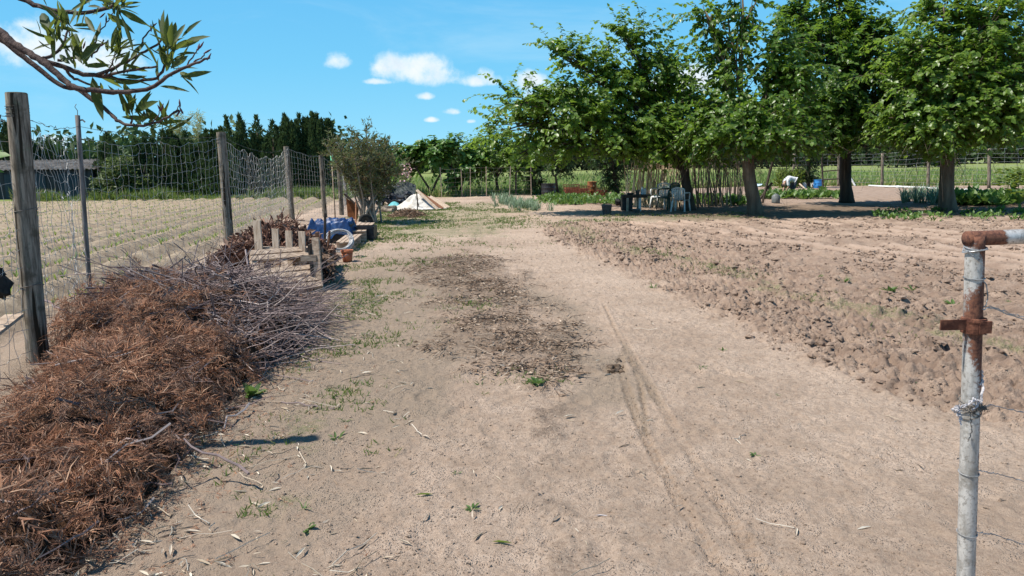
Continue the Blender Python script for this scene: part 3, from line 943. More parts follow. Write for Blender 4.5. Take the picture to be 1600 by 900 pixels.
def seedlings():
    r = np.random.default_rng(9)
    pts = []
    for k in range(-40, 1):
        uc = k * .78
        y = np.arange(3.5, 38.5, .16) + r.normal(0, .03, len(np.arange(3.5, 38.5, .16)))
        x = uc - .155 * y + r.normal(0, .025, len(y)) + .0
        ok = (x < fence_x(y) - .75) & (x > -.70 * y - .6) & (r.random(len(y)) < .25 + .75 * sstep(fbm(x * .5, y * .5, 141, 3), .36, .56))
        pts.append(np.stack([x[ok], y[ok]], 1))
    pts = np.concatenate(pts)
    order = np.argsort(np.hypot(pts[:, 0], pts[:, 1])); pts = pts[order]
    z = ground_height(pts[:, 0], pts[:, 1])
    protos = []
    for i in range(6):
        mb = MB(); n = int(r.integers(4, 7)); a = r.uniform(0, 6.28, n)
        d = np.stack([np.cos(a), np.sin(a), r.uniform(.9, 2.2, n)], 1)
        L = r.uniform(.06, .14, n)
        add_leaves(mb, np.zeros((n, 3)) + (0, 0, .005), d, np.stack([-np.cos(a), -np.sin(a), np.full(n, .5)], 1), L, L * .17, LEAF_BLADE)
        o = mb.build('seedling', M['seedling'])
        tag(o, 'young green seedling sprouting in a row of the left field', 'seedling', 'seedlings in the left field')
        protos.append(o)
    for i in range(min(300, len(pts))):
        o = protos[i] if i < 6 else protos[i % 6].copy()
        if i >= 6: COL.objects.link(o)
        o.location = (pts[i, 0], pts[i, 1], z[i]); s = r.uniform(.7, 1.25)
        o.scale = (s, s, s); o.rotation_euler = (0, 0, r.uniform(0, 6.28))
    rest = pts[300:]; zr = z[300:]; n = 4
    N = len(rest) * n
    a = r.uniform(0, 6.28, N); d = np.stack([np.cos(a), np.sin(a), r.uniform(.7, 2.0, N)], 1); L = r.uniform(.04, .11, N)
    mb = MB(); p = np.repeat(np.concatenate([rest, zr[:, None]], 1), n, 0)
    add_leaves(mb, p, d, np.stack([-np.cos(a), -np.sin(a), np.full(N, .5)], 1), L, L * .2, LEAF_BLADE)
    tag(mb.build('crop_rows', M['seedling']), 'further rows of seedlings across the left field', 'crop', kind='stuff')


seedlings()

# ------------------------------------------------------------------ heaps of prunings at the left
def heap_h(x, y):
    """height of the brush heap over the ground"""
    e = np.interp(y, [1.5, 3, 4.4, 5.8, 6.8, 8.0, 8.6, 9.4], [-1.78, -1.72, -1.82, -1.98, -1.86, -2.0, -2.3, -2.9])
    l = np.interp(y, [1.5, 3, 4, 5, 5.8, 6.3, 7, 9, 10.5], [-3.0, -3.05, -3.15, -3.38, -3.6, -3.95, -4.2, -4.3, -4.3])
    n = fbm(x * 1.5, y * 1.5, 101, 3) - .5; n2 = np.abs(fbm(x * 3.6, y * 3.6, 105, 3) - .5) * 2
    top = np.interp(y, [1, 3, 4.5, 5.5, 6.5, 7.4, 8.0, 8.5, 9.0], [.19, .19, .20, .23, .40, .58, .46, .20, .0])
    c = (e + l) / 2; w = (e - l) / 2
    u = np.clip(1 - ((x - c) / w) ** 2, 0, 1)
    return top * u ** .8 * (1 + .8 * n) + .13 * (1 - 1.6 * n2) * sstep(u, .02, .35) * sstep(top, 0, .2)


def brush_heap():
    r = np.random.default_rng(12)
    xs = np.arange(-4.3, -1.4, .04); ys = np.arange(1.5, 10.4, .04)
    X, Y = np.meshgrid(xs, ys); H = heap_h(X, Y)
    Z = np.where(H > .06, ground_height(X.ravel(), Y.ravel()).reshape(X.shape) + H - .09, -.12)
    nx = len(xs); i, j = np.meshgrid(np.arange(nx - 1), np.arange(len(ys) - 1)); a = (j * nx + i).ravel()
    q = np.stack([a, a + 1, a + nx + 1, a + nx], 1)
    V = np.stack([X, Y, Z], -1).reshape(-1, 3)
    keep = (V[q][:, :, 2] > -.11).any(1) & (V[q][:, :, 1].mean(1) < 9.2)
    mb = MB(); idx, inv = np.unique(q[keep], return_inverse=True); mb.add(V[idx], inv.reshape(-1, 4))
    root = thing('brush_heap', (-2.8, 5, 0), 'long heap of rust brown dead conifer clippings in the near left corner', 'brush heap')
    root['kind'] = 'stuff'
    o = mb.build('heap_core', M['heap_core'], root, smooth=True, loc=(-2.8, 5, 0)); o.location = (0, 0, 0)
    # sprays of dead foliage
    n = 11000
    x = r.uniform(-4.2, -1.45, n); y = 1.9 + 6.3 * r.random(n) ** 1.1
    h = heap_h(x, y); yb = 5.75 + (-1.95 - x) * .95 + 1.2 * (fbm(x * 2, y * 2, 133, 3) - .5); k = (h > .02) & (r.random(n) < np.clip((yb - y) / .5 + .5, 0.03, 1)); x, y, h = x[k], y[k], h[k]; n = len(x)
    e = .03
    gx = (heap_h(x + e, y) - heap_h(x - e, y)) / (2 * e); gy = (heap_h(x, y + e) - heap_h(x, y - e)) / (2 * e)
    nrm = unit(np.stack([-gx, -gy, np.ones(n)], 1))
    th = fbm(x * 2.2, y * 2.2, 111, 2) * 12 + r.normal(0, .8, n)
    CW = .38; ci = np.floor(x / CW); cj = np.floor(y / CW)     # clumps: sprays of one clump fan out from its middle
    ccx = (ci + .25 + .5 * _hash(ci, cj, 7)) * CW; ccy = (cj + .25 + .5 * _hash(ci, cj, 8)) * CW; hgt = .02 + .24 * _hash(ci, cj, 9) ** 1.4
    vx, vy = x - ccx, y - ccy; q = np.clip(1 - (np.hypot(vx, vy) / (.17 + .09 * _hash(ci, cj, 10))) ** 2, 0, 1)
    lift = hgt * q ** .7; hollow = (q < .15) & (r.random(n) < .92)
    th = np.where(r.random(n) < .75, np.arctan2(vy, vx) + r.normal(0, .45, n), th)
    d = np.stack([np.cos(th), np.sin(th), np.zeros(n)], 1)
    d = unit(d - nrm * (d * nrm).sum(1, keepdims=True) + nrm * r.uniform(-.15, .6, n)[:, None] - np.array((0, 0, .35)) * (1 - q[:, None]))
    base = np.stack([x, y, ground_height(x, y) + h - .045 + lift + r.uniform(-.03, .03, n)], 1)
    L = np.where(hollow, .05, r.uniform(.09, .25, n))
    side = unit(np.cross(nrm, d))
    mb = MB(); nb = 24
    tpos = np.linspace(.08, 1, nb)[None] + r.normal(0, .03, (n, nb))
    sg = np.where(np.arange(nb) % 2 == 0, 1, -1)[None] * r.uniform(.35, 1, (n, nb))
    p = base[:, None] + d[:, None] * (L[:, None] * tpos)[..., None] - np.array((0, 0, 1.0)) * (L[:, None] * tpos ** 2 * .3)[..., None]
    dd = d[:, None] * .8 + side[:, None] * sg[..., None] * .75 + nrm[:, None] * r.normal(.05, .35, (n, nb, 1)) + r.normal(0, .12, (n, nb, 3))
    ll = (L[:, None] * (.42 - .22 * tpos)) * r.uniform(.6, 1.4, (n, nb))
    nn = nrm[:, None] + r.normal(0, .5, (n, nb, 3))
    add_leaves(mb, p.reshape(-1, 3), dd.reshape(-1, 3), nn.reshape(-1, 3), ll.ravel(), ll.ravel() * .042 + .0021, LEAF_BLADE)
    o = mb.build('dead_foliage', M['conifer_dead'], root, loc=(-2.8, 5, 0)); o.location = (0, 0, 0)
    # loose brown sprigs that have dropped on the ground round the heap
    n = 900; y = r.uniform(2.4, 6.6, n); x = np.interp(y, [1.5, 3, 4.4, 5.8, 6.8], [-1.78, -1.72, -1.82, -1.98, -1.92]) + r.exponential(.16, n) - .05
    a = r.uniform(0, 6.28, n); d = np.stack([np.cos(a), np.sin(a), r.normal(0, .15, n)], 1); p = np.stack([x, y, ground_height(x, y) + .008], 1); nb = 7
    tp = r.random((n, nb)); LL = r.uniform(.03, .09, n)
    pp = p[:, None] + d[:, None] * (LL[:, None] * tp)[..., None]; dd = d[:, None] * .8 + r.normal(0, .5, (n, nb, 3)) * (1, 1, .4)
    ll = r.uniform(.012, .035, (n, nb)).ravel(); mb = MB(); add_leaves(mb, pp.reshape(-1, 3), dd.reshape(-1, 3), np.array([(0, 0, 1.0)]) + r.normal(0, .3, (n * nb, 3)), ll, ll * .06 + .0014, LEAF_BLADE)
    o = mb.build('fallen_sprigs', M['conifer_dead'], root, loc=(-2.8, 5, 0)); o.location = (0, 0, 0)
    # bare sticks through the foliage
    n = 130; x = r.uniform(-3.9, -1.7, n); y = r.uniform(2.6, 7, n); z = ground_height(x, y) + heap_h(x, y) + r.uniform(-.02, .05, n)
    d = unit(np.stack([r.normal(size=n), r.normal(size=n), r.normal(0, .22, n)], 1)) * r.uniform(.12, .5, n)[:, None]
    tt = np.linspace(-.5, .5, 5)[None, :, None]
    mb = MB(); mb.tubes(np.stack([x, y, z], 1)[:, None] + d[:, None] * tt + r.normal(0, .01, (n, 5, 3)), np.linspace(.006, .003, 5)[None] * r.uniform(.6, 1.5, (n, 1)), 4)
    o = mb.build('bare_stick', M['twig'], root, loc=(-2.8, 5, 0)); o.location = (0, 0, 0)


brush_heap()


def twig_heap():
    r = np.random.default_rng(14)
    n = 5200
    x = r.uniform(-4.2, -1.7, n); y = r.uniform(5.2, 8.75, n); h = heap_h(x, y)
    yb = 5.75 + (-1.95 - x) * .95; k = (h > .015) & (r.random(n) < np.clip((y - yb + .35) / .5, 0, 1)); x, y, h = x[k], y[k], h[k]; n = len(x)
    z = ground_height(x, y) + h * r.uniform(.25, 1.12, n) + .01
    th = r.normal(-.5, .75, n) + (r.random(n) < .3) * 1.6
    d = np.stack([np.cos(th), np.sin(th), r.normal(.05, .24, n)], 1)
    L = r.uniform(.25, 1.25, n) * np.where(r.random(n) < .25, .45, 1)
    tt = np.linspace(-.5, .5, 6)[None, :, None]
    bend = r.normal(0, .13, (n, 1, 3)) * L[:, None, None] * (tt ** 2 * 4)
    kink = r.normal(0, .012, (n, 6, 3))
    p = np.stack([x, y, z], 1)[:, None] + unit(d)[:, None] * L[:, None, None] * tt + bend + kink
    p[..., 2] = np.maximum(p[..., 2], .012)
    rad = np.linspace(1, .45, 6)[None] * np.clip(r.lognormal(-5.5, .45, n), .002, .013)[:, None]
    mb = MB(); mb.tubes(p, rad, 4)
    # long pale whips that stand up over the heap
    n = 34; x = r.uniform(-3.9, -2.6, n); y = r.uniform(6.6, 8.2, n); z = ground_height(x, y) + heap_h(x, y) * .7
    d = unit(np.stack([r.normal(.1, .6, n), r.normal(-.1, .5, n), r.uniform(.3, .9, n)], 1)) * r.uniform(.25, .6, n)[:, None]
    tt = np.linspace(0, 1, 6)[None, :, None]
    p = np.stack([x, y, z], 1)[:, None] + d[:, None] * tt + r.normal(0, .012, (n, 6, 3))
    mb.tubes(p, np.linspace(.005, .0018, 6)[None] * np.ones((n, 1)), 4)
    tag(mb.build('twig_heap', M['twig']), 'tangled heap of bare purplish grey twigs in front of the pallets', 'twig heap', kind='stuff')
    # some single branches lie apart
    for (a, b, rr, lab) in (((75, 528), (128, 545), .012, 'dark bent stick poking out of the heap beside the thick post'), ((395, 770), (290, 752), .008, 'short peeled stick lying on the brown heap edge'),
                            ((515, 538), (455, 507), .010, 'pale straight stick poking out of the twig heap toward the track'), ((520, 641), (440, 634), .007, 'thin dark stick lying on bare ground right of the heap')):
        p0 = GG(*a); p1 = GG(*b)
        if rr > .009: p0[2] += .3 if a[0] < 100 else .03; p1[2] += .22 if a[0] < 100 else .16
        if a[0] == 395: p0[2] += .1; p1[2] += .22
        if a[0] == 520: p0[2] += .01; p1[2] += .03
        t = np.linspace(0, 1, 7)[:, None]
        pts = p0 + (p1 - p0) * t + r.normal(0, .008, (7, 3)); c = pts.mean(0)
        mb = MB(); mb.tubes(pts, np.linspace(rr, rr * .6, 7), 6)
        o = mb.build('stick', M['twig'], loc=c); tag(o, lab, 'stick', 'loose sticks by the heap')
    # a rusty orange leaf cluster on the twigs
    c = P(428, 470, 8.6); mb = MB(); n = 16
    d = np.stack([r.normal(0, .5, n), r.normal(-.3, .4, n), r.uniform(-.2, 1, n)], 1)
    add_leaves(mb, r.normal(0, .035, (n, 3)), d, rnd_unit(n, r), r.uniform(.06, .13, n), .05, LEAF_LANCE)
    o = mb.build('dead_leaf_sprig', M['dead_orange']); o.location = c
    tag(o, 'bright rust orange sprig of dead leaves on the twig heap', 'sprig')


M['dead_orange'] = leaf_mat('dead_orange', (.30, .075, .03), (.46, .14, .06), (.5, .16, .06), .25, .7, .2)
twig_heap()


def sub(mb, name, mats, root, smooth=False):
    """a part modelled in world coordinates, hung under its thing (which is not turned)"""
    o = mb.build(name, mats, root, smooth, loc=np.array(root.location))
    o.location = (0, 0, 0)
    return o

# ------------------------------------------------------------------ the netting fence at the left
def round_post(a, b, r0, r1, r, n=14):
    """a slightly crooked round timber with a flat sawn top"""
    K = 26; t = np.linspace(0, 1, K)[:, None]
    pts = a + (b - a) * t + np.stack([np.sin(t[:, 0] * 5 + r.uniform(0, 6)) * .006, np.cos(t[:, 0] * 4) * .005, np.zeros(K)], 1)
    rad = (r0 + (r1 - r0) * t[:, 0]) * (1 + r.normal(0, .008, K))
    mb = MB(); mb.tubes(pts, rad, n, cap=False)
    top = [(r1 * .99, 0), (r1 * .93, .006), (r1 * .5, .009), (.002, .010)]
    cap = MB(); cap.lathe(top, b, n)
    return mb, cap


def net_bay(mb, A, B, topA, topB, sag, r, cells_w=.15, rows=13, z0=.05, zA=None, rad=.0021, wild=.007, slack=.15):
    """string netting hung between two posts; A, B feet (x,y,z), topA/topB heights"""
    A = np.asarray(A, float); B = np.asarray(B, float)
    L = np.linalg.norm((B - A)[:2]); nc = max(3, int(L / cells_w))
    u = np.linspace(0, 1, nc + 1); v = np.linspace(0, 1, rows + 1)
    U, Vv = np.meshgrid(u, v)
    top = topA + (topB - topA) * U - sag * 4 * U * (1 - U)
    z = z0 + (top - z0) * Vv
    x = A[0] + (B[0] - A[0]) * U; y = A[1] + (B[1] - A[1]) * U
    sd = r.integers(0, 999)
    ed = np.minimum(1, 8 * np.minimum(U, 1 - U))
    wav = (fbm(U * L * 1.3, Vv * 3, sd, 3) - .5)
    x = x + wav * slack * ed + r.normal(0, wild, U.shape) * ed; y = y + (fbm(U * L * 1.5 + 50, Vv * 3, sd, 3) - .5) * slack * ed + r.normal(0, wild, U.shape) * ed
    z = z + (fbm(U * L * 2.0 + 9, Vv * 5, sd + 1, 3) - .5) * .16 * ed + r.normal(0, wild, U.shape) * ed
    Pt = np.stack([x, y, z], -1)
    def dense(p):           # each string also slacks a little between its knots
        a = p[:-1]; b = p[1:]; m = (a + b) / 2 + r.normal(0, .007, a.shape) - np.array((0, 0, .006))
        o = np.empty((len(a) * 2 + 1, 3)); o[0::2] = p; o[1::2] = m
        return o
    for k in range(rows + 1):
        q = dense(Pt[k]); mb.tubes(q, np.full(len(q), rad * (1.3 if k in (0, rows) else 1)), 3, False)
    for k in range(nc + 1):
        q = dense(Pt[:, k]); mb.tubes(q, np.full(len(q), rad), 3, False)


def left_fence():
    r = np.random.default_rng(21)
    root = thing('netting_fence', (-4.2, 8, 0), 'old string netting fence on leaning weathered round posts along the left field', 'fence')
    def Y(p, y): return P(p[0], p[1], y)
    feet = [(-3.34, 4.4), None]
    posts = []
    specs = [((62, 581), (25, 146), .082, .076, 'thick weathered post nearest the camera'), ((362, 414), (345, 207), .078, .072, 'second thick post, rising behind the pallets'),
             ((457, 347), (447, 229), .082, .078, 'third post'), ((508, 340), (501, 243), .075, .07, 'thin post before the green tipped stake'), ((534, 336), (529, 252), .08, .075, None)]
    a = np.array((-3.44, 4.06, -.05)); posts.append((a, a + np.array((-.06, 0, 3.62)), .05, .045, None))  # unseen pole off the left edge, added tall to cast the shadow bar
    for foot, top, r0, r1, lab in specs:
        f = GG(*foot); t = Y(top, f[1]); f = f - (t - f) * .03
        posts.append((f, t, r0, r1, lab))
    f = np.array((-6.5, 30.5, -.03)); posts.append((f, f + np.array((0, 0, 1.9)), .07, .07, None))
    f = np.array((-7.2, 37.0, -.03)); posts.append((f, f + np.array((0, 0, 1.9)), .07, .07, None))
    for f, t, r0, r1, lab in posts:
        mb, cap = round_post(f, t, r0, r1, r)
        o = sub(mb, 'post', M['post'], root, True)
        if lab: o['label'] = lab
        c = sub(cap, 'sawn_top', M['post_end'], root, True); c.parent = o
        ax = unit(t - f); w = MB()
        for d in (.12, .17, .9, 1.5):                     # turns of wire round the post
            c0 = t - ax * d
            if c0[2] < .1: continue
            aa = np.linspace(0, 2 * math.pi * (2 if d < .3 else 1), 30); rr = r1 + .004 + (r0 - r1) * d / 2
            w.tubes(np.stack([c0[0] + np.cos(aa) * rr, c0[1] + np.sin(aa) * rr, c0[2] + aa * .003 + np.sin(aa + d) * .012], 1), np.full(30, .003), 4)
        sub(w, 'tie_wire', M['dark_wire'], root).parent = o
    # thin steel stake between the first two posts
    f = GG(143, 488); t = Y((121, 180), f[1]); mb = MB()
    mb.tubes(np.linspace(f - (0, 0, .05), t, 8), np.full(8, .026), 8)
    st = sub(mb, 'stake', M['steel_stake'], root, True); st['label'] = 'thin rusty steel stake with a bent wire end'
    mb = MB(); mb.tubes(np.array([t + (0, 0, -.03), t + (.005, 0, .05), t + (-.02, 0, .09), t + (.0, 0, .12)]), np.full(4, .004), 4)
    mb.tubes(np.array([t + (0, 0, -.06), t + (.05, 0, -.05), t + (.075, 0, -.075)]), np.full(3, .009), 5)
    sub(mb, 'hook', M['steel_stake'], root).parent = st
    mb = MB(); wires = MB()
    pA = posts[0]; pB = posts[1]
    def zt(p): return p[1][2]
    net_bay(mb, pA[0], pB[0], 2.0, zt(pB) - .2, .08, r, rows=12)
    net_bay(mb, pB[0] + (.06, 0, 0), f, zt(pB) - .12, t[2] - .22, .10, r, rows=14)
    net_bay(mb, f, posts[2][0], t[2] - .24, zt(posts[2]) - .06, .10, r, rows=14, wild=.005, slack=.10)
    net_bay(mb, posts[2][0], posts[3][0], zt(posts[2]) - .1, zt(posts[3]) - .05, .30, r, rows=11, rad=.0032, cells_w=.18, z0=.42, wild=.004, slack=.05)
    net_bay(mb, posts[3][0], posts[4][0], zt(posts[3]) - .08, zt(posts[4]) - .03, .05, r, rows=12, rad=.0032, slack=.05, wild=.004)
    net_bay(mb, posts[4][0], posts[5][0], zt(posts[4]) - .04, zt(posts[5]) - .03, .05, r, rows=12, rad=.0032, slack=.05, wild=.004)
    net_bay(mb, posts[5][0], posts[6][0], zt(posts[5]) - .04, zt(posts[6]) - .03, .1, r, rows=11, rad=.0035, cells_w=.22)
    net_bay(mb, posts[6][0], posts[7][0], zt(posts[6]) - .04, zt(posts[7]) - .03, .1, r, rows=11, rad=.0035, cells_w=.22)
    n = sub(mb, 'netting', M['net'], root); n['label'] = 'sagging pale string netting'
    # slack top wire with barbs
    w = MB()
    chain = [posts[0][0] + (0, 0, 2.1), posts[1][1] - (0, 0, .17), t - (0, 0, .12), posts[2][1] - (0, 0, .06), posts[3][1] - (0, 0, .05), posts[4][1] - (0, 0, .05), posts[5][1] - (0, 0, .05)]
    for a, b in zip(chain[:-1], chain[1:]):
        k = 24; tt = np.linspace(0, 1, k)[:, None]; L = np.linalg.norm(b - a)
        pts = a + (b - a) * tt - np.array((0, 0, 1)) * (.035 * L * 4 * tt * (1 - tt)) * .5 + r.normal(0, .008, (k, 3)) * (tt * (1 - tt) * 4)
        w.tubes(pts, np.full(k, .0028), 3, False)
        for q in pts[3:-3:4]:
            d = unit(r.normal(size=3)) * .03
            w.tubes(np.array([q - d, q, q + d]), np.full(3, .0018), 3)
    sub(w, 'top_wire', M['dark_wire'], root)
    # green tipped stake
    f = GG(524, 344); t = Y((519, 258), f[1])
    s = thing('garden_stake', f, 'slim pole with a bright green tip beside the fence posts', 'stake')
    mb = MB(); mb.tubes(np.linspace(f, t, 5), np.full(5, .022), 7); sub(mb, 'pole', M['grey_wood'], s, True)
    t2 = Y((518, 240), f[1]); mb = MB(); mb.tubes(np.array([t - (0, 0, .01), (t + t2) / 2 + (.02, 0, 0), t2]), np.array([.05, .06, .045]), 7); sub(mb, 'tip', M['green_tip'], s, True)


M['steel_stake'] = surf('steel_stake', (.10, .085, .075), (.22, .20, .19), 20, .7, .35, .3, 80, (1, 1, .2), metal=.2)
M['green_tip'] = surf('green_tip', (.12, .52, .28), (.2, .62, .36), 20, .5, .3, 0)
left_fence()


def near_left_bits():
    # dark rounded lump hanging at the frame edge
    c = P(-8, 447, 5.6); r = np.random.default_rng(2)
    mb = MB(); add_lumps(mb, c + r.normal(0, .03, (26, 3)) * (1, .7, 1.4), r.uniform(.05, .10, 26), r, 1.1)
    o = mb.build('netting_bundle', M['rubber'], loc=c); tag(o, 'dark rounded bundle hanging on the netting at the far left edge', 'bundle')
    a = GG(-30, 640); b = GG(34, 588); mb = MB()
    mb.beam(a + (0, 0, .36), b + (0, 0, .40), .13, .025, (0, 0, 1))
    o = mb.build('grey_plank', M['grey_wood'], loc=a); tag(o, 'short grey plank end sticking out of the brown heap at the left edge', 'plank')


near_left_bits()

# ------------------------------------------------------------------ oleander hanging in at the top left
def oleander():
    r = np.random.default_rng(31)
    D = 2.35
    root = thing('oleander_shrub', (-2.75, 2.3, 0), 'oleander whose flowering branches hang into the sky at the top left', 'shrub')
    def Q(px, py, dy=0.0): return P(px, py, D + dy)
    lines = [  # pixel polylines, depth offset at both ends, radius at both ends
        ([(-60, 20), (0, 50), (17, 64), (40, 80), (65, 95), (85, 111), (105, 130), (122, 138), (150, 141), (185, 144), (215, 142), (243, 134), (265, 116), (290, 105), (310, 97), (328, 90)], 0, -.15, .0125, .003),
        ([(-60, 28), (0, 60), (30, 84), (60, 108), (92, 132), (122, 140)], .03, .02, .010, .006),
        ([(65, 92), (80, 88), (98, 70), (107, 42)], 0, .12, .006, .0025),
        ([(65, 94), (100, 105), (130, 115), (165, 120), (205, 126), (245, 122), (258, 100), (262, 78)], 0, .1, .008, .003),
        ([(122, 139), (150, 160), (165, 172), (180, 185), (195, 194), (225, 196), (255, 186), (280, 172)], 0, -.1, .007, .0025),
        ([(160, 119), (200, 111), (245, 104)], .04, -.05, .005, .003),
        ([(-40, -40), (30, -4), (60, 9), (90, 17), (130, 20), (165, 14), (185, 3), (205, -10)], .15, .1, .009, .004),
        ([(150, 117), (190, 100), (215, 87), (240, 74), (258, 58)], .02, .15, .005, .003),
        ([(90, 94), (120, 90), (150, 80), (162, 62)], .03, .1, .0045, .002),
        ([(143, 90), (152, 56), (164, 40), (172, 26)], .08, .12, .0025, .0014),
        ([(100, 106), (113, 120), (130, 128), (160, 138)], .03, .05, .005, .003),
        ([(212, 88), (225, 60), (236, 46)], .1, .12, .003, .002),
        ([(60, 10), (85, 22), (105, 45), (110, 58)], .13, .1, .004, .002),
        ([(125, 20), (133, 5), (145, -8)], .12, .1, .003, .002),
        ([(165, 118), (175, 100), (180, 85)], .03, .06, .003, .002),
        ([(288, 106), (305, 84), (310, 76)], -.1, -.1, .0022, .0014), ([(303, 97), (317, 88), (322, 82)], -.13, -.14, .0022, .0014),
        ([(205, 195), (206, 182)], -.02, -.02, .004, .002), ([(262, 185), (275, 173), (281, 164)], -.09, -.1, .002, .0012), ([(238, 190), (247, 182), (250, 172)], -.06, -.07, .002, .0012)]
    mb = MB()
    for px, d0, d1, r0, r1 in lines:
        k = len(px); ds = np.linspace(d0, d1, k)
        pts = np.array([Q(p[0], p[1], dd) for p, dd in zip(px, ds)])
        tt = np.linspace(0, k - 1, (k - 1) * 4 + 1)            # rounded by a Catmull-Rom curve
        i = np.clip(np.floor(tt).astype(int), 0, k - 2); f = (tt - i)[:, None]
        p0 = pts[np.maximum(i - 1, 0)]; p1 = pts[i]; p2 = pts[i + 1]; p3 = pts[np.minimum(i + 2, k - 1)]
        q = .5 * (2 * p1 + (p2 - p0) * f + (2 * p0 - 5 * p1 + 4 * p2 - p3) * f ** 2 + (3 * p1 - p0 - 3 * p2 + p3) * f ** 3)
        q[1:-1] += r.normal(0, .0012, q[1:-1].shape)
        mb.tubes(q, np.linspace(r0, r1, len(q)) * (1 + r.normal(0, .05, len(q))), 7)
    # the stems come up from the ground beside the frame
    for k, (px, py, dd) in enumerate(((-60, 20, 0), (-60, 28, .03), (-40, -40, .15))):
        e = Q(px, py, dd); s = np.array((-2.75 + .08 * k, 2.3 + .06 * k, 0)); t = np.linspace(0, 1, 14)[:, None]
        c = np.array((-2.7 + .1 * k, 2.3, e[2] + .35))
        mb.tubes((1 - t) ** 2 * s + 2 * t * (1 - t) * c + t ** 2 * e, np.linspace(.028, (.0125, .010, .009)[k], 14), 8)
    sub(mb, 'branch', M['oleander_stem'], root, True)
    k = 4.09
    L = [(1050, 290, 1030, 50), (1075, 310, 1060, 85), (1090, 290, 1130, 130), (1110, 280, 1180, 140), (1160, 240, 1278, 120), (1120, 310, 1325, 212), (1130, 350, 1270, 330), (1085, 330, 1080, 460), (1060, 460, 1110, 300),
         (1020, 530, 990, 360), (1110, 440, 1265, 425), (1150, 460, 1220, 505), (1040, 490, 1110, 480), (1020, 550, 1200, 575), (1095, 300, 1090, 150), (1100, 330, 1210, 240), (1075, 400, 1130, 260), (1050, 420, 1040, 300),
         (1090, 440, 1200, 350), (1060, 250, 1010, 110), (1030, 300, 960, 120), (710, 300, 745, 150), (730, 350, 780, 205), (720, 370, 845, 235), (740, 380, 820, 345), (690, 330, 680, 240), (790, 480, 815, 365), (700, 470, 770, 400),
         (540, 420, 700, 415), (620, 480, 780, 550), (790, 530, 840, 590), (790, 520, 835, 690), (715, 340, 730, 200), (700, 390, 830, 320), (760, 470, 700, 380), (500, 360, 460, 190), (520, 380, 620, 275), (440, 360, 415, 270), (480, 420, 400, 300),
         (450, 410, 365, 340), (590, 490, 650, 755), (660, 590, 640, 520), (500, 370, 480, 230), (345, 245, 130, 182), (340, 320, 240, 268), (330, 200, 245, 60), (350, 230, 255, 155), (345, 280, 295, 240), (380, 260, 350, 90), (420, 170, 390, 20),
         (440, 160, 500, 60), (440, 190, 410, 100), (360, 270, 380, 150), (470, 180, 650, 190), (465, 165, 590, 155), (610, 210, 530, 90), (700, 40, 700, -20), (750, 40, 900, 5), (760, 45, 895, 85), (760, 60, 940, 160), (690, 85, 860, 205), (770, 90, 865, 340),
         (560, 40, 640, 40), (835, 740, 750, 570), (830, 750, 770, 660), (845, 720, 860, 590), (860, 710, 970, 580), (860, 720, 990, 640), (840, 690, 810, 560), (850, 755, 1010, 730), (815, 790, 760, 865), (1000, 790, 1095, 640), (1010, 800, 1190, 758),
         (980, 790, 930, 690), (1150, 480, 1285, 600), (730, 30, 820, -40), (690, 60, 640, -30), (520, 30, 540, -50), (300, 40, 260, -40)]
    mb = MB()
    b = np.array([Q(a[0] / k, a[1] / k, r.normal(.02, .05)) for a in L]); dz = r.normal(0, .045, len(L))
    e = np.array([Q(a[2] / k, a[3] / k, 0) for a in L]); e[:, 1] = b[:, 1] + dz
    # rescale the tips to where the sight line really is at that distance
    e = np.array([P(a[2] / k, a[3] / k, y) for a, y in zip(L, e[:, 1])])
    d = e - b; ln = np.linalg.norm(d, axis=1)
    nr = rnd_unit(len(L), r) * .8 + np.array((0, -.45, .5))
    narrow = np.array([.10 if a in ((1020, 550, 1200, 575), (1150, 480, 1285, 600), (770, 90, 865, 340), (1030, 300, 960, 120)) else .20 for a in L])
    add_leaves(mb, b, d, nr, ln, ln * narrow, LEAF_LONG)
    # shorter leaves filling the whorls
    for cx, cy, n, up in ((1080, 330, 16, .6), (730, 350, 14, .6), (500, 380, 12, .5), (350, 250, 12, .5), (430, 150, 10, .6), (850, 730, 10, .6), (1020, 790, 8, .4), (760, 40, 10, .5), (780, 500, 8, .2), (1130, 430, 9, .5), (690, 60, 7, .5), (620, 40, 6, .6)):
        p = Q(cx / k, cy / k, 0) + r.normal(0, .018, (n, 3)); dd = np.stack([r.normal(.2, .6, n), r.normal(0, .6, n), r.normal(up, .5, n)], 1)
        l = r.uniform(.045, .10, n); add_leaves(mb, p, dd, rnd_unit(n, r) + (0, -.3, .4), l, l * .19, LEAF_LONG)
    sub(mb, 'leaves', M['oleander_leaf'], root, True)
    mb = MB()
    for px, py, dd in ((310, 75, -.1), (323, 81, -.14), (326, 90, -.15), (314, 72, -.1), (172, 26, .12), (166, 32, .12), (159, 25, .1), (281, 163, -.1), (284, 174, -.1), (278, 178, -.1), (250, 171, -.07), (253, 169, -.07), (236, 45, .12), (240, 40, .12), (127, 68, .02), (131, 72, .02), (160, 70, .05)):
        p = Q(px, py, dd); d = unit(np.array((.4, 0, .9)) + r.normal(0, .4, 3)) * .015
        mb.tubes(np.array([p - d * .6, p - d * .2, p + d * .3, p + d]), np.array([.001, .0026, .0028, .0008]), 6)
    sub(mb, 'flower_bud', M['bud'], root, True)


LEAF_LONG = (np.array([(0, 0, 0), (.2, .34, .02), (.5, .5, .02), (.8, .3, -.03), (1, 0, -.09), (.8, -.3, -.03), (.5, -.5, .02), (.2, -.34, .02), (.2, 0, -.015), (.5, 0, -.03), (.8, 0, -.06)]),
             [(0, 8, 1), (1, 8, 9, 2), (2, 9, 10, 3), (3, 10, 4), (4, 10, 5), (5, 10, 9, 6), (6, 9, 8, 7), (7, 8, 0)])
oleander()


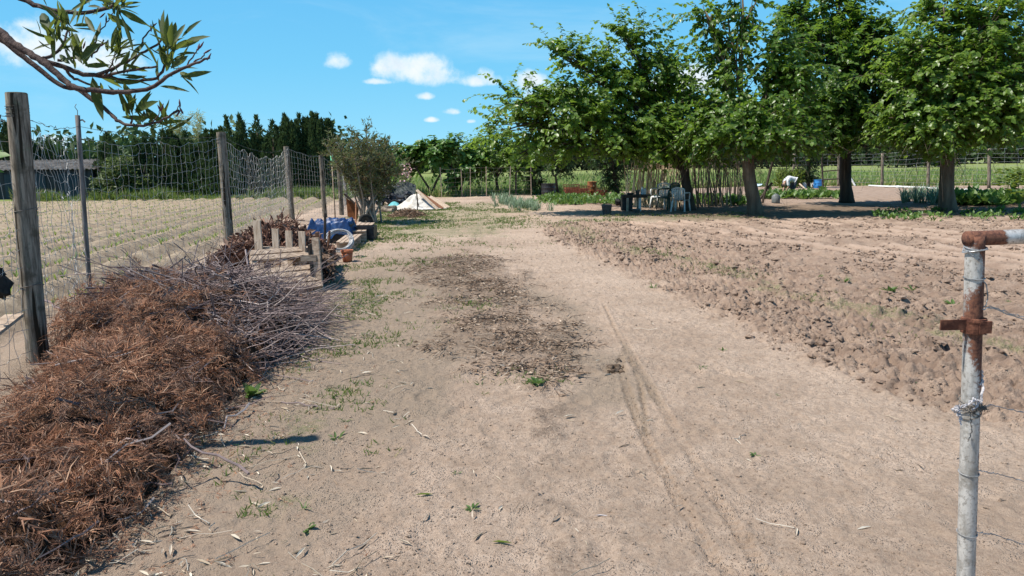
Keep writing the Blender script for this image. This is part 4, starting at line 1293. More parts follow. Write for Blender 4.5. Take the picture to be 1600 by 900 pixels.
def left_spray():
    """two green leaves that poke in at the left edge"""
    r = np.random.default_rng(8); root = thing('leafy_shoot', (-2.2, 2.1, 0), 'bright green leaves of a shoot poking in at the left edge', 'shoot')
    y = 2.1; a = P(-60, 262, y); mb = MB()
    t = np.linspace(0, 1, 10)[:, None]; s = np.array((-2.2, 2.1, 0)); c = np.array((-2.3, 2.1, a[2]))
    mb.tubes((1 - t) ** 2 * s + 2 * t * (1 - t) * c + t * t * a, np.linspace(.012, .004, 10), 6); sub(mb, 'stem', M['oleander_stem'], root, True)
    b = np.array([P(-40, 250, y), P(-45, 262, y), P(-20, 242, y)]); e = np.array([P(13, 238, y - .03), P(5, 266, y), P(6, 232, y + .05)])
    d = e - b; ln = np.linalg.norm(d, axis=1); mb = MB(); add_leaves(mb, b, d, np.array([(0, -.6, .8)] * 3), ln, ln * .36, LEAF_LONG)
    sub(mb, 'leaves', M['fig_leaf'], root, True)


left_spray()

# ------------------------------------------------------------------ rusty gate post at the right
def gate():
    r = np.random.default_rng(41)
    y0 = 2.12
    top = P(1524, 368, y0); low = P(1509, 900, y0)
    ax = unit(low - top); foot = top + ax * ((top[2] + .05) / -ax[2])
    root = thing('pipe_gate_post', (foot[0], foot[1], 0), 'galvanised pipe gate post with rusty top, rail and wires at the right', 'gate post')
    RAD = .0247

    def pipe(a, b, rad, fn, n=20, K=60):
        mb = MB(); t = np.linspace(0, 1, K)[:, None]; mb.tubes(a + (b - a) * t, np.full(K, rad), n)
        o = sub(mb, 'pipe', M['galvanised'], root, True)
        co = mb.v[0]; at = o.data.attributes.new('rust', 'FLOAT', 'POINT'); at.data.foreach_set('value', fn(co).astype(np.float32))
        return o
    def z_at(py): return P(1518, py, y0)[2]
    def f(co):
        v = np.interp(co[:, 2], [0, .3, z_at(620), z_at(580), z_at(545), z_at(500), z_at(462), z_at(440), z_at(412), z_at(395), z_at(385), z_at(370)][::1],
                      [.30, .27, .28, .46, .74, .95, .8, .46, .36, .55, .8, 1.0])
        c = top + ax * ((top[2] - co[:, 2]) / -ax[2])[:, None]
        right = (co[:, 0] - c[:, 0]) / RAD
        return v + right * .28 * (v > .24)
    p = pipe(foot, top, RAD, f); p.name = 'upright'
    a = P(1507, 373, y0); b = np.array((a[0] + 1.15, y0 + .10, a[2] + .012))
    o = pipe(a + (RAD * .2, 0, 0), b, .0208, lambda co: 1.05 - .85 * sstep(co[:, 0], a[0] + .085, a[0] + .13) + .12 * (co[:, 2] < a[2] - .010), 20, 60); o.name = 'rail'
    q = np.array((b[0], b[1], -.05)); o = pipe(q, b, RAD, lambda co: np.full(len(co), .2)); o.name = 'upright'
    # rusty latch plate and collar
    zc = z_at(508); c = top + ax * ((top[2] - zc) / -ax[2])
    mb = MB(); pl = P(1467, 505, y0); mb.box(((pl[0] + c[0]) / 2 - .008, c[1] - .012, zc + .004), (c[0] - pl[0] - .012, .006, .029)); sub(mb, 'latch_plate', M['rust'], root)
    mb = MB(); mb.lathe([(.0275, -.022), (.0325, -.021), (.0335, -.008), (.0325, .006), (.034, .013), (.0325, .021), (.0275, .022)], c + (.002, 0, 0), 18)
    mb.box(c + (.016, -.030, .0), (.034, .010, .034)); sub(mb, 'collar', M['rust'], root, False)
    # wires
    w = MB()
    def loop(py, turns=1.0, tilt=.006, rad=.0016, rr=.0265, ph=0.0):
        z = z_at(py); c = top + ax * ((top[2] - z) / -ax[2]); a = np.linspace(0, 2 * math.pi * turns, int(26 * turns)) + ph
        w.tubes(np.stack([c[0] + np.cos(a) * rr, c[1] + np.sin(a) * rr, z + np.sin(a + ph) * tilt], 1), np.full(len(a), rad), 5)
        return c
    for i in range(4): loop(386 + i * 2, 1, .006, .0018, .0268 + .0012 * i, i * .8)
    loop(434, 1.6, .002, .0017)
    def strand(pts, rad=.0015, noise=.0015, n=24):
        pts = np.array(pts); t = np.linspace(0, len(pts) - 1, n); i = np.clip(t.astype(int), 0, len(pts) - 2); f_ = (t - i)[:, None]
        q = pts[i] * (1 - f_) + pts[i + 1] * f_; q[1:-1] += r.normal(0, noise, q[1:-1].shape); w.tubes(q, np.full(n, rad), 5)
    Yw = y0 - .02
    strand([P(1536, 434, Yw), P(1543, 455, Yw), P(1541, 475, Yw), P(1534, 485, Yw), P(1548, 480, Yw), P(1575, 490, y0 + .03), P(1610, 503, y0 + .08)], .0018)
    strand([P(1512, 392, Yw - .01), P(1522, 402, Yw - .012), P(1535, 412, Yw - .008)], .0014, .0004)
    strand([P(1545, 478, Yw), P(1575, 488, y0 + .03), P(1625, 503, y0 + .1)], .0014)
    loop(738, 1.3, .003, .0016); loop(832, 1.3, .003, .0016)
    strand([P(1528, 735, Yw), P(1545, 738, Yw), P(1570, 743, y0 + .03), P(1620, 759, y0 + .1)]); strand([P(1526, 831, Yw), P(1560, 837, y0), P(1620, 858, y0 + .1)])
    strand([P(1530, 638, Yw), P(1550, 633, Yw), P(1580, 640, y0 + .03), P(1630, 652, y0 + .1)])
    sub(w, 'tie_wire', M['wire'], root)
    w = MB()
    for i in range(7): loop(628 + i * 3.2, 1, .010, .0016, .0265 + r.uniform(0, .004), r.uniform(0, 6))
    for i in range(5): strand([P(1505, 630 + i * 4, Yw - .015), P(1520, 640 + r.uniform(-12, 12), Yw - .02), P(1534, 636, Yw - .01), P(1540, 640, Yw)], .0014, .004)
    strand([P(1515, 640, Yw - .012), P(1519, 670, Yw - .012), P(1512, 690, Yw - .012)], .0015)
    sub(w, 'dark_tie', M['dark_wire'], root)
    w = MB()
    for i in range(5): strand([P(1497, 636, Yw - .02), P(1506, 632 + r.uniform(-4, 8), Yw - .03), P(1520, 630 + r.uniform(-8, 12), Yw - .03), P(1533, 628, Yw - .01), P(1536, 600, Yw), P(1533, 578, Yw + .01)][0 if i % 2 else 2: 6 if i % 3 else 4], .0020, .0025)
    for i in range(5): strand([P(1486 + r.uniform(0, 6), 636 + r.uniform(0, 10), Yw - .015), P(1496, 638 + r.uniform(-5, 5), Yw - .03), P(1502, 650 + r.uniform(-8, 14), Yw - .025)], .0024, .002)
    sub(w, 'frayed_rag', M['white_rag'], root)


gate()

# ------------------------------------------------------------------ trees
def bez(a, c, b, k):
    t = np.linspace(0, 1, k)[:, None]
    return (1 - t) ** 2 * a + 2 * t * (1 - t) * c + t * t * b


def broad_tree(name, base, fork, r0, r1, blobs, label, leafm, seed, group='trees round the garden', bark='bark', nsub=9, nshoot=9, nleaf=15, leaf=.16, shoot=.8, droop=.35,
               tmpl=LEAF_BROAD, upward=.35, extra_trunks=(), hang=.5, trunk_wob=.03, aspect=.8, cat='tree', zmin=None):
    """trunk, limbs that run to the clumps of the crown, side branches, shoots and single leaves.
    blobs: (centre, radii, density)"""
    r = np.random.default_rng(seed)
    base = np.asarray(base, float); fork = np.asarray(fork, float)
    root = thing(name, base, label, cat, group)
    tr = MB(); k = 12; t = np.linspace(0, 1, k)
    pts = base + (fork - base) * t[:, None] + np.stack([np.sin(t * 5 + seed) * trunk_wob, np.cos(t * 4 + seed) * trunk_wob, np.zeros(k)], 1) * np.sin(t * math.pi)[:, None]
    pts[0, 2] -= .08
    rad = (r0 + (r1 - r0) * t) * (1 + .5 * np.exp(-t * 9)) * (1 + r.normal(0, .03, k))
    tr.tubes(pts, rad, 14)
    forks = [fork]
    for (b2, f2, q0, q1) in extra_trunks:
        b2 = np.asarray(b2, float); f2 = np.asarray(f2, float)
        tr.tubes(bez(b2 - (0, 0, .06), (b2 + f2) / 2 + r.normal(0, .06, 3), f2, 9), np.linspace(q0 * 1.2, q1, 9), 9); forks.append(f2)
    P_, D_, N_, L_ = [], [], [], []
    crown_c = np.mean([b[0] for b in blobs], 0)
    for (c, rd, dens) in blobs:
        c = np.asarray(c, float); rd = np.asarray(rd, float)
        f = min(forks, key=lambda q: np.linalg.norm(q - c))
        ctrl = f + (c - f) * .45 + np.array((0, 0, .28 * np.linalg.norm((c - f)[:2]) * (1 if c[2] > f[2] else .7))) + r.normal(0, .12, 3)
        limb = bez(f - (0, 0, .1), ctrl, c, 12) + np.concatenate([np.zeros((1, 3)), r.normal(0, .035, (11, 3))])
        q = min(r1 * .62, .10)
        tr.tubes(limb, np.linspace(q, .02, 12), 7)
        ns = max(2, int(nsub * dens))
        tb = r.uniform(.5, 1, ns); ib = np.clip((tb * 11).astype(int), 0, 11)
        s = limb[ib]
        e = c + rnd_unit(ns, r) * (r.random((ns, 1)) ** .45) * rd * .85
        mid = (s + e) / 2 + r.normal(0, .10, (ns, 3)) + (0, 0, .08)
        tt = np.linspace(0, 1, 6)[None, :, None]
        sb = (1 - tt) ** 2 * s[:, None] + 2 * tt * (1 - tt) * mid[:, None] + tt ** 2 * e[:, None]
        tr.tubes(sb, np.linspace(.022, .007, 6)[None] * r.uniform(.7, 1.3, (ns, 1)), 5)
        nn = ns * nshoot
        j = np.repeat(np.arange(ns), nshoot); ts = r.uniform(.25, 1, nn); kk = np.clip((ts * 5).astype(int), 0, 4); ff = (ts * 5 - kk)[:, None]
        st = sb[j, kk] * (1 - ff) + sb[j, kk + 1] * ff
        out = unit((st - c) / rd + .5 * unit(st - crown_c))
        d = unit(out * .7 + rnd_unit(nn, r) * .75 + np.array((0, 0, upward)))
        SL = shoot * (.35 + 1.15 * r.random(nn) ** 1.6)
        tq = np.linspace(0, 1, 5)[None, :, None]
        sh = st[:, None] + d[:, None] * SL[:, None, None] * tq - np.array((0, 0, 1.0)) * (droop * SL[:, None, None] * tq ** 2)
        tr.tubes(sh, np.linspace(.006, .0025, 5)[None] * np.ones((nn, 1)), 3, False)
        tl = np.tile(np.linspace(.08, 1, nleaf), (nn, 1)) + r.normal(0, .03, (nn, nleaf))
        pl = st[:, None] + d[:, None] * (SL[:, None] * tl)[..., None] - np.array((0, 0, 1.0)) * (droop * SL[:, None] * tl ** 2)[..., None]
        sd = unit(np.cross(d, np.array((0, 0, 1.0))) + 1e-3)
        sg = np.where(np.arange(nleaf) % 2 == 0, 1, -1)[None, :, None]
        ld = d[:, None] * .45 + sd[:, None] * sg * .7 + rnd_unit(nn * nleaf, r).reshape(nn, nleaf, 3) * .4 - np.array((0, 0, 1.0)) * r.uniform(.1, .1 + hang * 1.6, (nn, nleaf, 1))
        ln = np.array((0, 0, 1.0)) + out[:, None] * .6 + rnd_unit(nn * nleaf, r).reshape(nn, nleaf, 3) * .55
        P_.append(pl.reshape(-1, 3)); D_.append(ld.reshape(-1, 3)); N_.append(ln.reshape(-1, 3)); L_.append((leaf * r.uniform(.55, 1.2, (nn, nleaf))).ravel())
    sub(tr, 'trunk', M[bark], root, True)
    mb = MB(); L_ = np.concatenate(L_); P_ = np.concatenate(P_); D_ = np.concatenate(D_); N_ = np.concatenate(N_)
    if zmin is not None:                                   # the lower shoots have been cut away
        kp = P_[:, 2] > zmin + 1.1 * (fbm(P_[:, 0] * .9, P_[:, 1] * .9, seed, 3) - .5) + .12 * r.normal(size=len(P_)); P_, D_, N_, L_ = P_[kp], D_[kp], N_[kp], L_[kp]
    add_leaves(mb, P_, D_, N_, L_, L_ * aspect, tmpl)
    sub(mb, 'crown', M[leafm], root)
    return root


def blob(px, py, y, rx, rz, dens=1.0, ry=None):
    """a clump of the crown: where it stands in space and its half sizes in metres"""
    return (P(px, py, y), (rx, ry or rx, rz), dens)


def mulberries():
    g = 'mulberry trees in a row'
    b = GG(1077, 329); f = P(1070, 262, b[1])
    broad_tree('mulberry_tree', b, f, .17, .14, [
        blob(1048, 205, 24.6, 1.3, 1.1), blob(1000, 190, 24.0, 1.4, 1.2), blob(985, 120, 24.4, 1.2, 1.0), blob(975, 62, 24.6, .95, .55, .9), blob(1035, 90, 25.0, 1.1, .75, .85),
        blob(925, 120, 24.2, 1.2, .75, .9), blob(880, 92, 24.0, .75, .45, .7), blob(862, 160, 24.0, 1.2, .55, .9), blob(800, 166, 23.8, .75, .32, .6), blob(925, 205, 23.6, 1.3, .95), blob(880, 225, 23.8, 1.2, .75, .85),
        blob(830, 205, 24.6, 1.0, .6, .75), blob(1060, 150, 26.0, 1.3, 1.1), blob(960, 235, 24.4, 1.1, .6, .9), blob(1000, 240, 26.0, 1.2, .6, .8), blob(915, 165, 27, 1.4, 1.2), blob(1085, 225, 23.8, .9, .8), blob(790, 205, 24.4, .8, .5, .7), blob(810, 240, 24.2, .7, .5, .6), blob(1095, 185, 25, 1.0, 1.0, .9), blob(1020, 225, 23.6, 1.2, .7, .9)],
        'wide leaning leafy tree shading the plastic chairs, the leftmost of the row', 'mulberry_leaf_light', 51, g, 'bark_dark', nsub=12, nshoot=10, nleaf=18, leaf=.15, shoot=1.1, zmin=1.6)
    b = GG(1180, 336); f = P(1168, 246, b[1] - .05)
    broad_tree('mulberry_tree', b, f, .20, .165, [
        blob(1150, 205, 21.6, 1.1, .9), blob(1190, 165, 21.8, 1.3, 1.1), blob(1205, 215, 21.2, 1.2, .75), blob(1150, 150, 22.4, 1.0, .8, .9), blob(1250, 100, 22.0, 1.3, 1.2), blob(1215, 60, 22.2, .95, .8, .85),
        blob(1120, 85, 22.6, .55, .7, .30), blob(1135, 30, 22.8, .75, .55, .40), blob(1105, 20, 22.8, .45, .35, .35), blob(1160, -10, 22.8, .7, .4, .4), blob(1245, 200, 22.4, 1.2, .9), blob(1100, 215, 22.6, .7, .6, .7), blob(1190, 235, 23.4, 1.3, .5, .7)],
        'tree with a pale sunlit leaning trunk and tall sparse top shoots, right of the chairs', 'mulberry_leaf', 52, g, 'bark', nsub=13, nshoot=10, nleaf=18, leaf=.15, shoot=1.05, zmin=1.85)
    b = GG(1323, 317); f = P(1321, 238, b[1])
    broad_tree('mulberry_tree', b, f, .21, .18, [
        blob(1280, 55, 26.0, 1.5, 1.2), blob(1335, 40, 26.6, 1.2, 1.1, .9), blob(1300, 120, 25.6, 1.7, 1.5), blob(1350, 115, 26.0, 1.4, 1.4), blob(1265, 165, 26.2, 1.5, 1.2), blob(1320, 185, 25.6, 1.6, 1.1),
        blob(1375, 190, 26.6, 1.3, 1.0), blob(1395, 130, 27.0, 1.0, 1.3, .8), blob(1275, 218, 27.0, 1.4, .7), blob(1350, 225, 27.6, 1.5, .6, .8), blob(1240, 120, 27.0, 1.3, 1.5), blob(1310, 5, 26.6, 1.0, .5, .8), blob(1250, 18, 26.4, .7, .5, .7), blob(1410, 165, 26.2, 1.2, 1.2), blob(1405, 100, 26.2, .9, .9, .8), blob(1300, 230, 26.0, 1.3, .5), blob(1370, 60, 26.0, .9, .9, .8)],
        'dense dark tree with the darkest straight trunk, in the middle of the row', 'mulberry_leaf', 53, g, 'bark_dark', nsub=14, nshoot=10, nleaf=18, leaf=.155, shoot=.95, zmin=2.1)
    b = GG(1481, 331); f = P(1479, 238, b[1])
    broad_tree('mulberry_tree', b, f, .21, .18, [
        blob(1440, 70, 22.0, .95, .65, .75), blob(1425, 130, 21.8, 1.1, .9, .9), blob(1490, 45, 22.4, 1.0, .8, .8), blob(1535, 25, 22.0, 1.0, .6, .8), blob(1580, 50, 22.4, 1.2, .9, .9), blob(1490, 115, 21.6, 1.5, 1.1), blob(1555, 120, 21.6, 1.5, 1.1),
        blob(1450, 185, 21.6, 1.2, .8), blob(1510, 185, 21.4, 1.3, .75), blob(1565, 195, 21.8, 1.2, .65, .9), blob(1620, 110, 22.4, 1.4, 1.4), blob(1640, 185, 22.0, 1.1, .7), blob(1420, 205, 22.6, .9, .55, .8), blob(1665, 60, 22.4, 1.4, 1.2, .9), blob(1475, 5, 22.6, .8, .4, .6), blob(1560, -15, 22.4, .9, .4, .6), blob(1480, 160, 23.6, 1.8, 1.2), blob(1530, 80, 22.0, 1.3, 1.0), blob(1460, 215, 21.8, 1.0, .5, .8), blob(1590, 160, 21.4, 1.3, .9)],
        'broad leafy tree with thick grey trunk, the rightmost of the row', 'mulberry_leaf_light', 54, g, 'bark', nsub=13, nshoot=10, nleaf=18, leaf=.15, shoot=1.05, zmin=1.85)
    # low dark evergreens and small trees behind the first tree
    b = GG(962, 307); f = P(960, 285, b[1])
    broad_tree('evergreen_tree', b, f, .16, .14, [blob(955, 262, b[1], 1.0, .95), blob(940, 238, b[1], 1.3, .9), blob(975, 240, b[1], 1.0, .9), blob(955, 215, b[1], 1.4, .8), (P(958, 285, b[1]), (.75, .75, .5), .9)],
               'dark low hanging evergreen behind the garden table', 'dark_leaf', 55, 'dark evergreens at the back of the garden', 'bark_dark', nsub=10, nshoot=9, nleaf=14, leaf=.12, shoot=.6, aspect=.5, cat='tree')
    b = GG(848, 304); f = P(845, 280, b[1])
    broad_tree('evergreen_tree', b, f, .10, .08, [blob(838, 262, b[1], .85, .75), blob(860, 245, b[1], 1.2, .9), blob(885, 262, b[1], 1.0, .8, .8), blob(832, 284, b[1], .45, .4), blob(880, 235, b[1], 1.2, .8)],
               'dark evergreen behind the brick coloured crates', 'dark_leaf', 56, 'dark evergreens at the back of the garden', 'bark_dark', nsub=10, nshoot=9, nleaf=13, leaf=.12, shoot=.6, aspect=.5, extra_trunks=((GG(872, 303), P(868, 275, b[1]), .07, .05),))
    b = GG(777, 305); f = P(776, 275, b[1])
    broad_tree('garden_tree', b, f, .08, .06, [blob(765, 240, b[1], 1.0, .7), blob(790, 232, b[1], 1.1, .8), blob(745, 245, b[1], .8, .5, .8), blob(812, 245, b[1], .9, .6, .9), blob(780, 215, b[1] + 1, 1.1, .6, .9), blob(755, 262, b[1], .8, .5, .8), blob(800, 258, b[1], 1.0, .6, .9), blob(825, 225, b[1] + 2, 1.2, .8), blob(745, 228, b[1] + 1, .7, .5)],
               'small airy tree on a thin stem by the bend of the path', 'mulberry_leaf_light', 57, 'trees round the garden', 'bark_dark', nsub=10, nshoot=9, nleaf=14, leaf=.14)
    # fig at the end of the path
    b = GG(672, 307); f = P(690, 268, b[1])
    broad_tree('fig_tree', b, f, .06, .05, [blob(640, 240, b[1], .95, .55), blob(668, 228, b[1], 1.0, .5), blob(705, 226, b[1], 1.1, .5), blob(735, 245, b[1], .8, .5), blob(690, 248, b[1] - .6, 1.2, .6), blob(725, 262, b[1], .8, .45), blob(655, 255, b[1], .9, .4, .8), blob(630, 258, b[1], .6, .45, .9), blob(712, 280, b[1], .5, .3, .7)],
               'low spreading bright green fig tree with several bare leaning stems', 'fig_leaf', 58, 'trees round the garden', 'bark_dark', nsub=8, nshoot=8, nleaf=9, leaf=.25, shoot=.5, aspect=.85,
               extra_trunks=((GG(680, 307), P(650, 262, b[1]), .05, .04), (GG(708, 306), P(706, 268, b[1]), .05, .04), (GG(716, 306), P(728, 266, b[1]), .05, .04)))


mulberries()


def oleander_bush():
    """multi stemmed bush by the rubbish at the fence end"""
    r = np.random.default_rng(61)
    b = GG(572, 349); root = thing('tall_bush', b, 'tall grey green narrow leaved bush with bare vase shaped stems beside the fence end', 'bush')
    tr = MB(); mb = MB(); Pl, Dl, Nl = [], [], []
    y = b[1]
    tips = [(528, 225), (540, 245), (548, 215), (560, 222), (572, 212), (582, 230), (592, 222), (604, 238), (612, 255), (555, 250), (575, 250), (596, 258), (535, 262), (622, 272), (565, 232), (585, 268), (520, 244), (512, 232), (626, 256), (606, 228)]
    for k, (px, py) in enumerate(tips):
        e = P(px, py, y + r.uniform(-1.0, 1.0)); s = b + np.array((r.normal(0, .16), r.normal(0, .12), -.05))
        c = s + np.array(((e - s)[0] * .35, (e - s)[1] * .3, (e[2] - s[2]) * .55))
        st = bez(s, c, e, 12); tr.tubes(st + r.normal(0, .008, st.shape), np.linspace(.034, .006, 12), 6)
        n = 34; i = r.integers(5, 12, n); p0 = st[i]; d = unit(rnd_unit(n, r) * .9 + (0, 0, .75)); SL = r.uniform(.2, .55, n)
        tt = np.linspace(0, 1, 4)[None, :, None]; tr.tubes(p0[:, None] + d[:, None] * SL[:, None, None] * tt, np.linspace(.005, .002, 4)[None] * np.ones((n, 1)), 3, False)
        nl = 13; tl = r.uniform(.15, 1.05, (n, nl)); Pl.append((p0[:, None] + d[:, None] * (SL[:, None] * tl)[..., None]).reshape(-1, 3))
        Dl.append((d[:, None] * .7 + rnd_unit(n * nl, r).reshape(n, nl, 3) * .8).reshape(-1, 3)); Nl.append(rnd_unit(n * nl, r) + (0, 0, .8))
    Pl = np.concatenate(Pl); n = len(Pl); L = r.uniform(.07, .15, n)
    add_leaves(mb, Pl, np.concatenate(Dl), np.concatenate(Nl), L, L * .22, LEAF_LANCE)
    sub(tr, 'stem', M['grey_stem'], root, True); sub(mb, 'foliage', M['olive_leaf'], root)
    # a pink flowering sprig further back
    c = P(634, 268, 31); mb = MB(); n = 60
    add_leaves(mb, c + r.normal(0, .17, (n, 3)), rnd_unit(n, r), rnd_unit(n, r), .09, .08, LEAF_QUAD)
    o = thing('flowering_shrub', GG(628, 312), 'thin shrub with pale pink flowers in front of the fig', 'shrub'); g0 = np.array(o.location)
    sub(mb, 'flower', M['pink_flower'], o)
    tr = MB(); mb = MB()
    for k in range(7):
        e = c + r.normal(0, .3, 3); st = bez(g0 + r.normal(0, .1, 3) * (1, 1, 0), (g0 + e) / 2 + r.normal(0, .15, 3), e, 8); tr.tubes(st, np.linspace(.016, .005, 8), 5)
        n = 60; p = st[r.integers(3, 8, n)] + r.normal(0, .14, (n, 3)); add_leaves(mb, p, rnd_unit(n, r), rnd_unit(n, r), r.uniform(.08, .15, n), .03, LEAF_LANCE)
    sub(tr, 'stem', M['grey_stem'], o, True); sub(mb, 'foliage', M['olive_leaf'], o)


M['pink_flower'] = surf('pink_flower', (.62, .32, .34), (.78, .55, .55), 20, .8, .2, 0, island=.2)
oleander_bush()


def cypress(base, h, w, seed, label, mat='cypress_leaf', spires=5, n=5200, group='conifers of the far hedge', leaf=.26, name='cypress_tree', ragged=.5):
    """upright sprays on several spires that grow together into one crown"""
    r = np.random.default_rng(seed); base = np.asarray(base, float)
    root = thing(name, base, label, 'conifer', group)
    tr = MB(); tr.tubes(np.array([base - (0, 0, .1), base + (0, 0, h * .35), base + (0, 0, h * .8)]), np.array([.16, .11, .03]), 8)
    mb = MB(); per = n // spires
    for k in range(spires):
        hh = h * (1 if k == 0 else r.uniform(1 - ragged * .7, 1)); a = r.uniform(0, 6.28); off = 0 if k == 0 else w * .5 * r.uniform(.45, 1)
        ww = w * .5 * (1.0 if spires == 1 else r.uniform(.45, .75))
        c = base + np.array((math.cos(a) * off, math.sin(a) * off * .8, 0))
        t = r.random(per) ** .8
        prof = np.clip(np.minimum(1, (t + .06) * 6) * (1 - t ** 2.2) * (.85 + .3 * np.sin(t * 17 + k)), .03, None)
        th = r.uniform(0, 6.28, per); rr = ww * prof * r.uniform(.55, 1.05, per) ** .6
        rr *= .75 + .5 * fbm(th * 1.5 + k * 9, t * 7, seed + k, 2)
        p = c + np.stack([np.cos(th) * rr, np.sin(th) * rr, t * hh], 1)
        d = np.stack([np.cos(th) * .5, np.sin(th) * .5, np.full(per, .95)], 1) + r.normal(0, .3, (per, 3))
        nr = np.stack([np.cos(th), np.sin(th), np.zeros(per)], 1) + r.normal(0, .5, (per, 3))
        L = leaf * r.uniform(.5, 1.25, per)
        add_leaves(mb, p, d, nr, L, L * .3, LEAF_QUAD)
    sub(tr, 'trunk', M['bark_dark'], root, True); sub(mb, 'crown', M[mat], root)
    return root


def hedge_mass(name, x0, x1, y, h, d, seed, label, mat, n, leaf=.2, cat='hedge', group=None, kind=None, uneven=.5, z0=0):
    """a long leafy hedge with an uneven top, its leaves spread through the volume near its skin"""
    r = np.random.default_rng(seed); root = thing(name, ((x0 + x1) / 2, y, 0), label, cat, group)
    if kind: root['kind'] = kind
    L_ = x1 - x0; ns = max(3, int(L_ / 1.0)); tr = MB()
    for k in range(ns):
        x = x0 + (k + .5) * L_ / ns; tr.tubes(np.array([(x, y, -.05), (x + r.normal(0, .1), y + r.normal(0, .1), h * .45), (x + r.normal(0, .3), y + r.normal(0, .2), h * .75)]), np.array([.07, .05, .02]), 5)
    u = r.random(n); x = x0 + L_ * u
    hh = h * (1 - uneven + uneven * 1.5 * fbm(x * .7, np.full(n, 3.3), seed, 3)); hh *= np.clip(np.minimum(u, 1 - u) * L_ / 1.0, .45, 1)
    dd = d * (.6 + .7 * fbm(x * .9, np.full(n, 8.8), seed + 1, 3))
    th = r.uniform(0, math.pi, n); q = r.uniform(.55, 1.05, n) ** .5
    sup = lambda c: np.sign(c) * np.abs(c) ** .6
    yy = y + dd * .5 * sup(np.cos(th)) * q; zz = z0 + .08 + hh * np.clip(np.where(r.random(n) < .45, r.random(n), sup(np.sin(th)) * q), 0, 1.05)
    p = np.stack([x, yy, zz], 1) + r.normal(0, .10, (n, 3)); p[:, 2] = np.maximum(p[:, 2], .03)
    mb = MB(); ln = leaf * r.uniform(.5, 1.3, n)
    add_leaves(mb, p, rnd_unit(n, r) + (0, -.1, .35), np.stack([np.zeros(n), -np.ones(n) * .6, np.ones(n) * .8], 1) + rnd_unit(n, r) * .7, ln, ln * .5, LEAF_QUAD)
    sub(tr, 'trunk', M['bark_dark'], root, True); sub(mb, 'crown', M[mat], root)
    return root


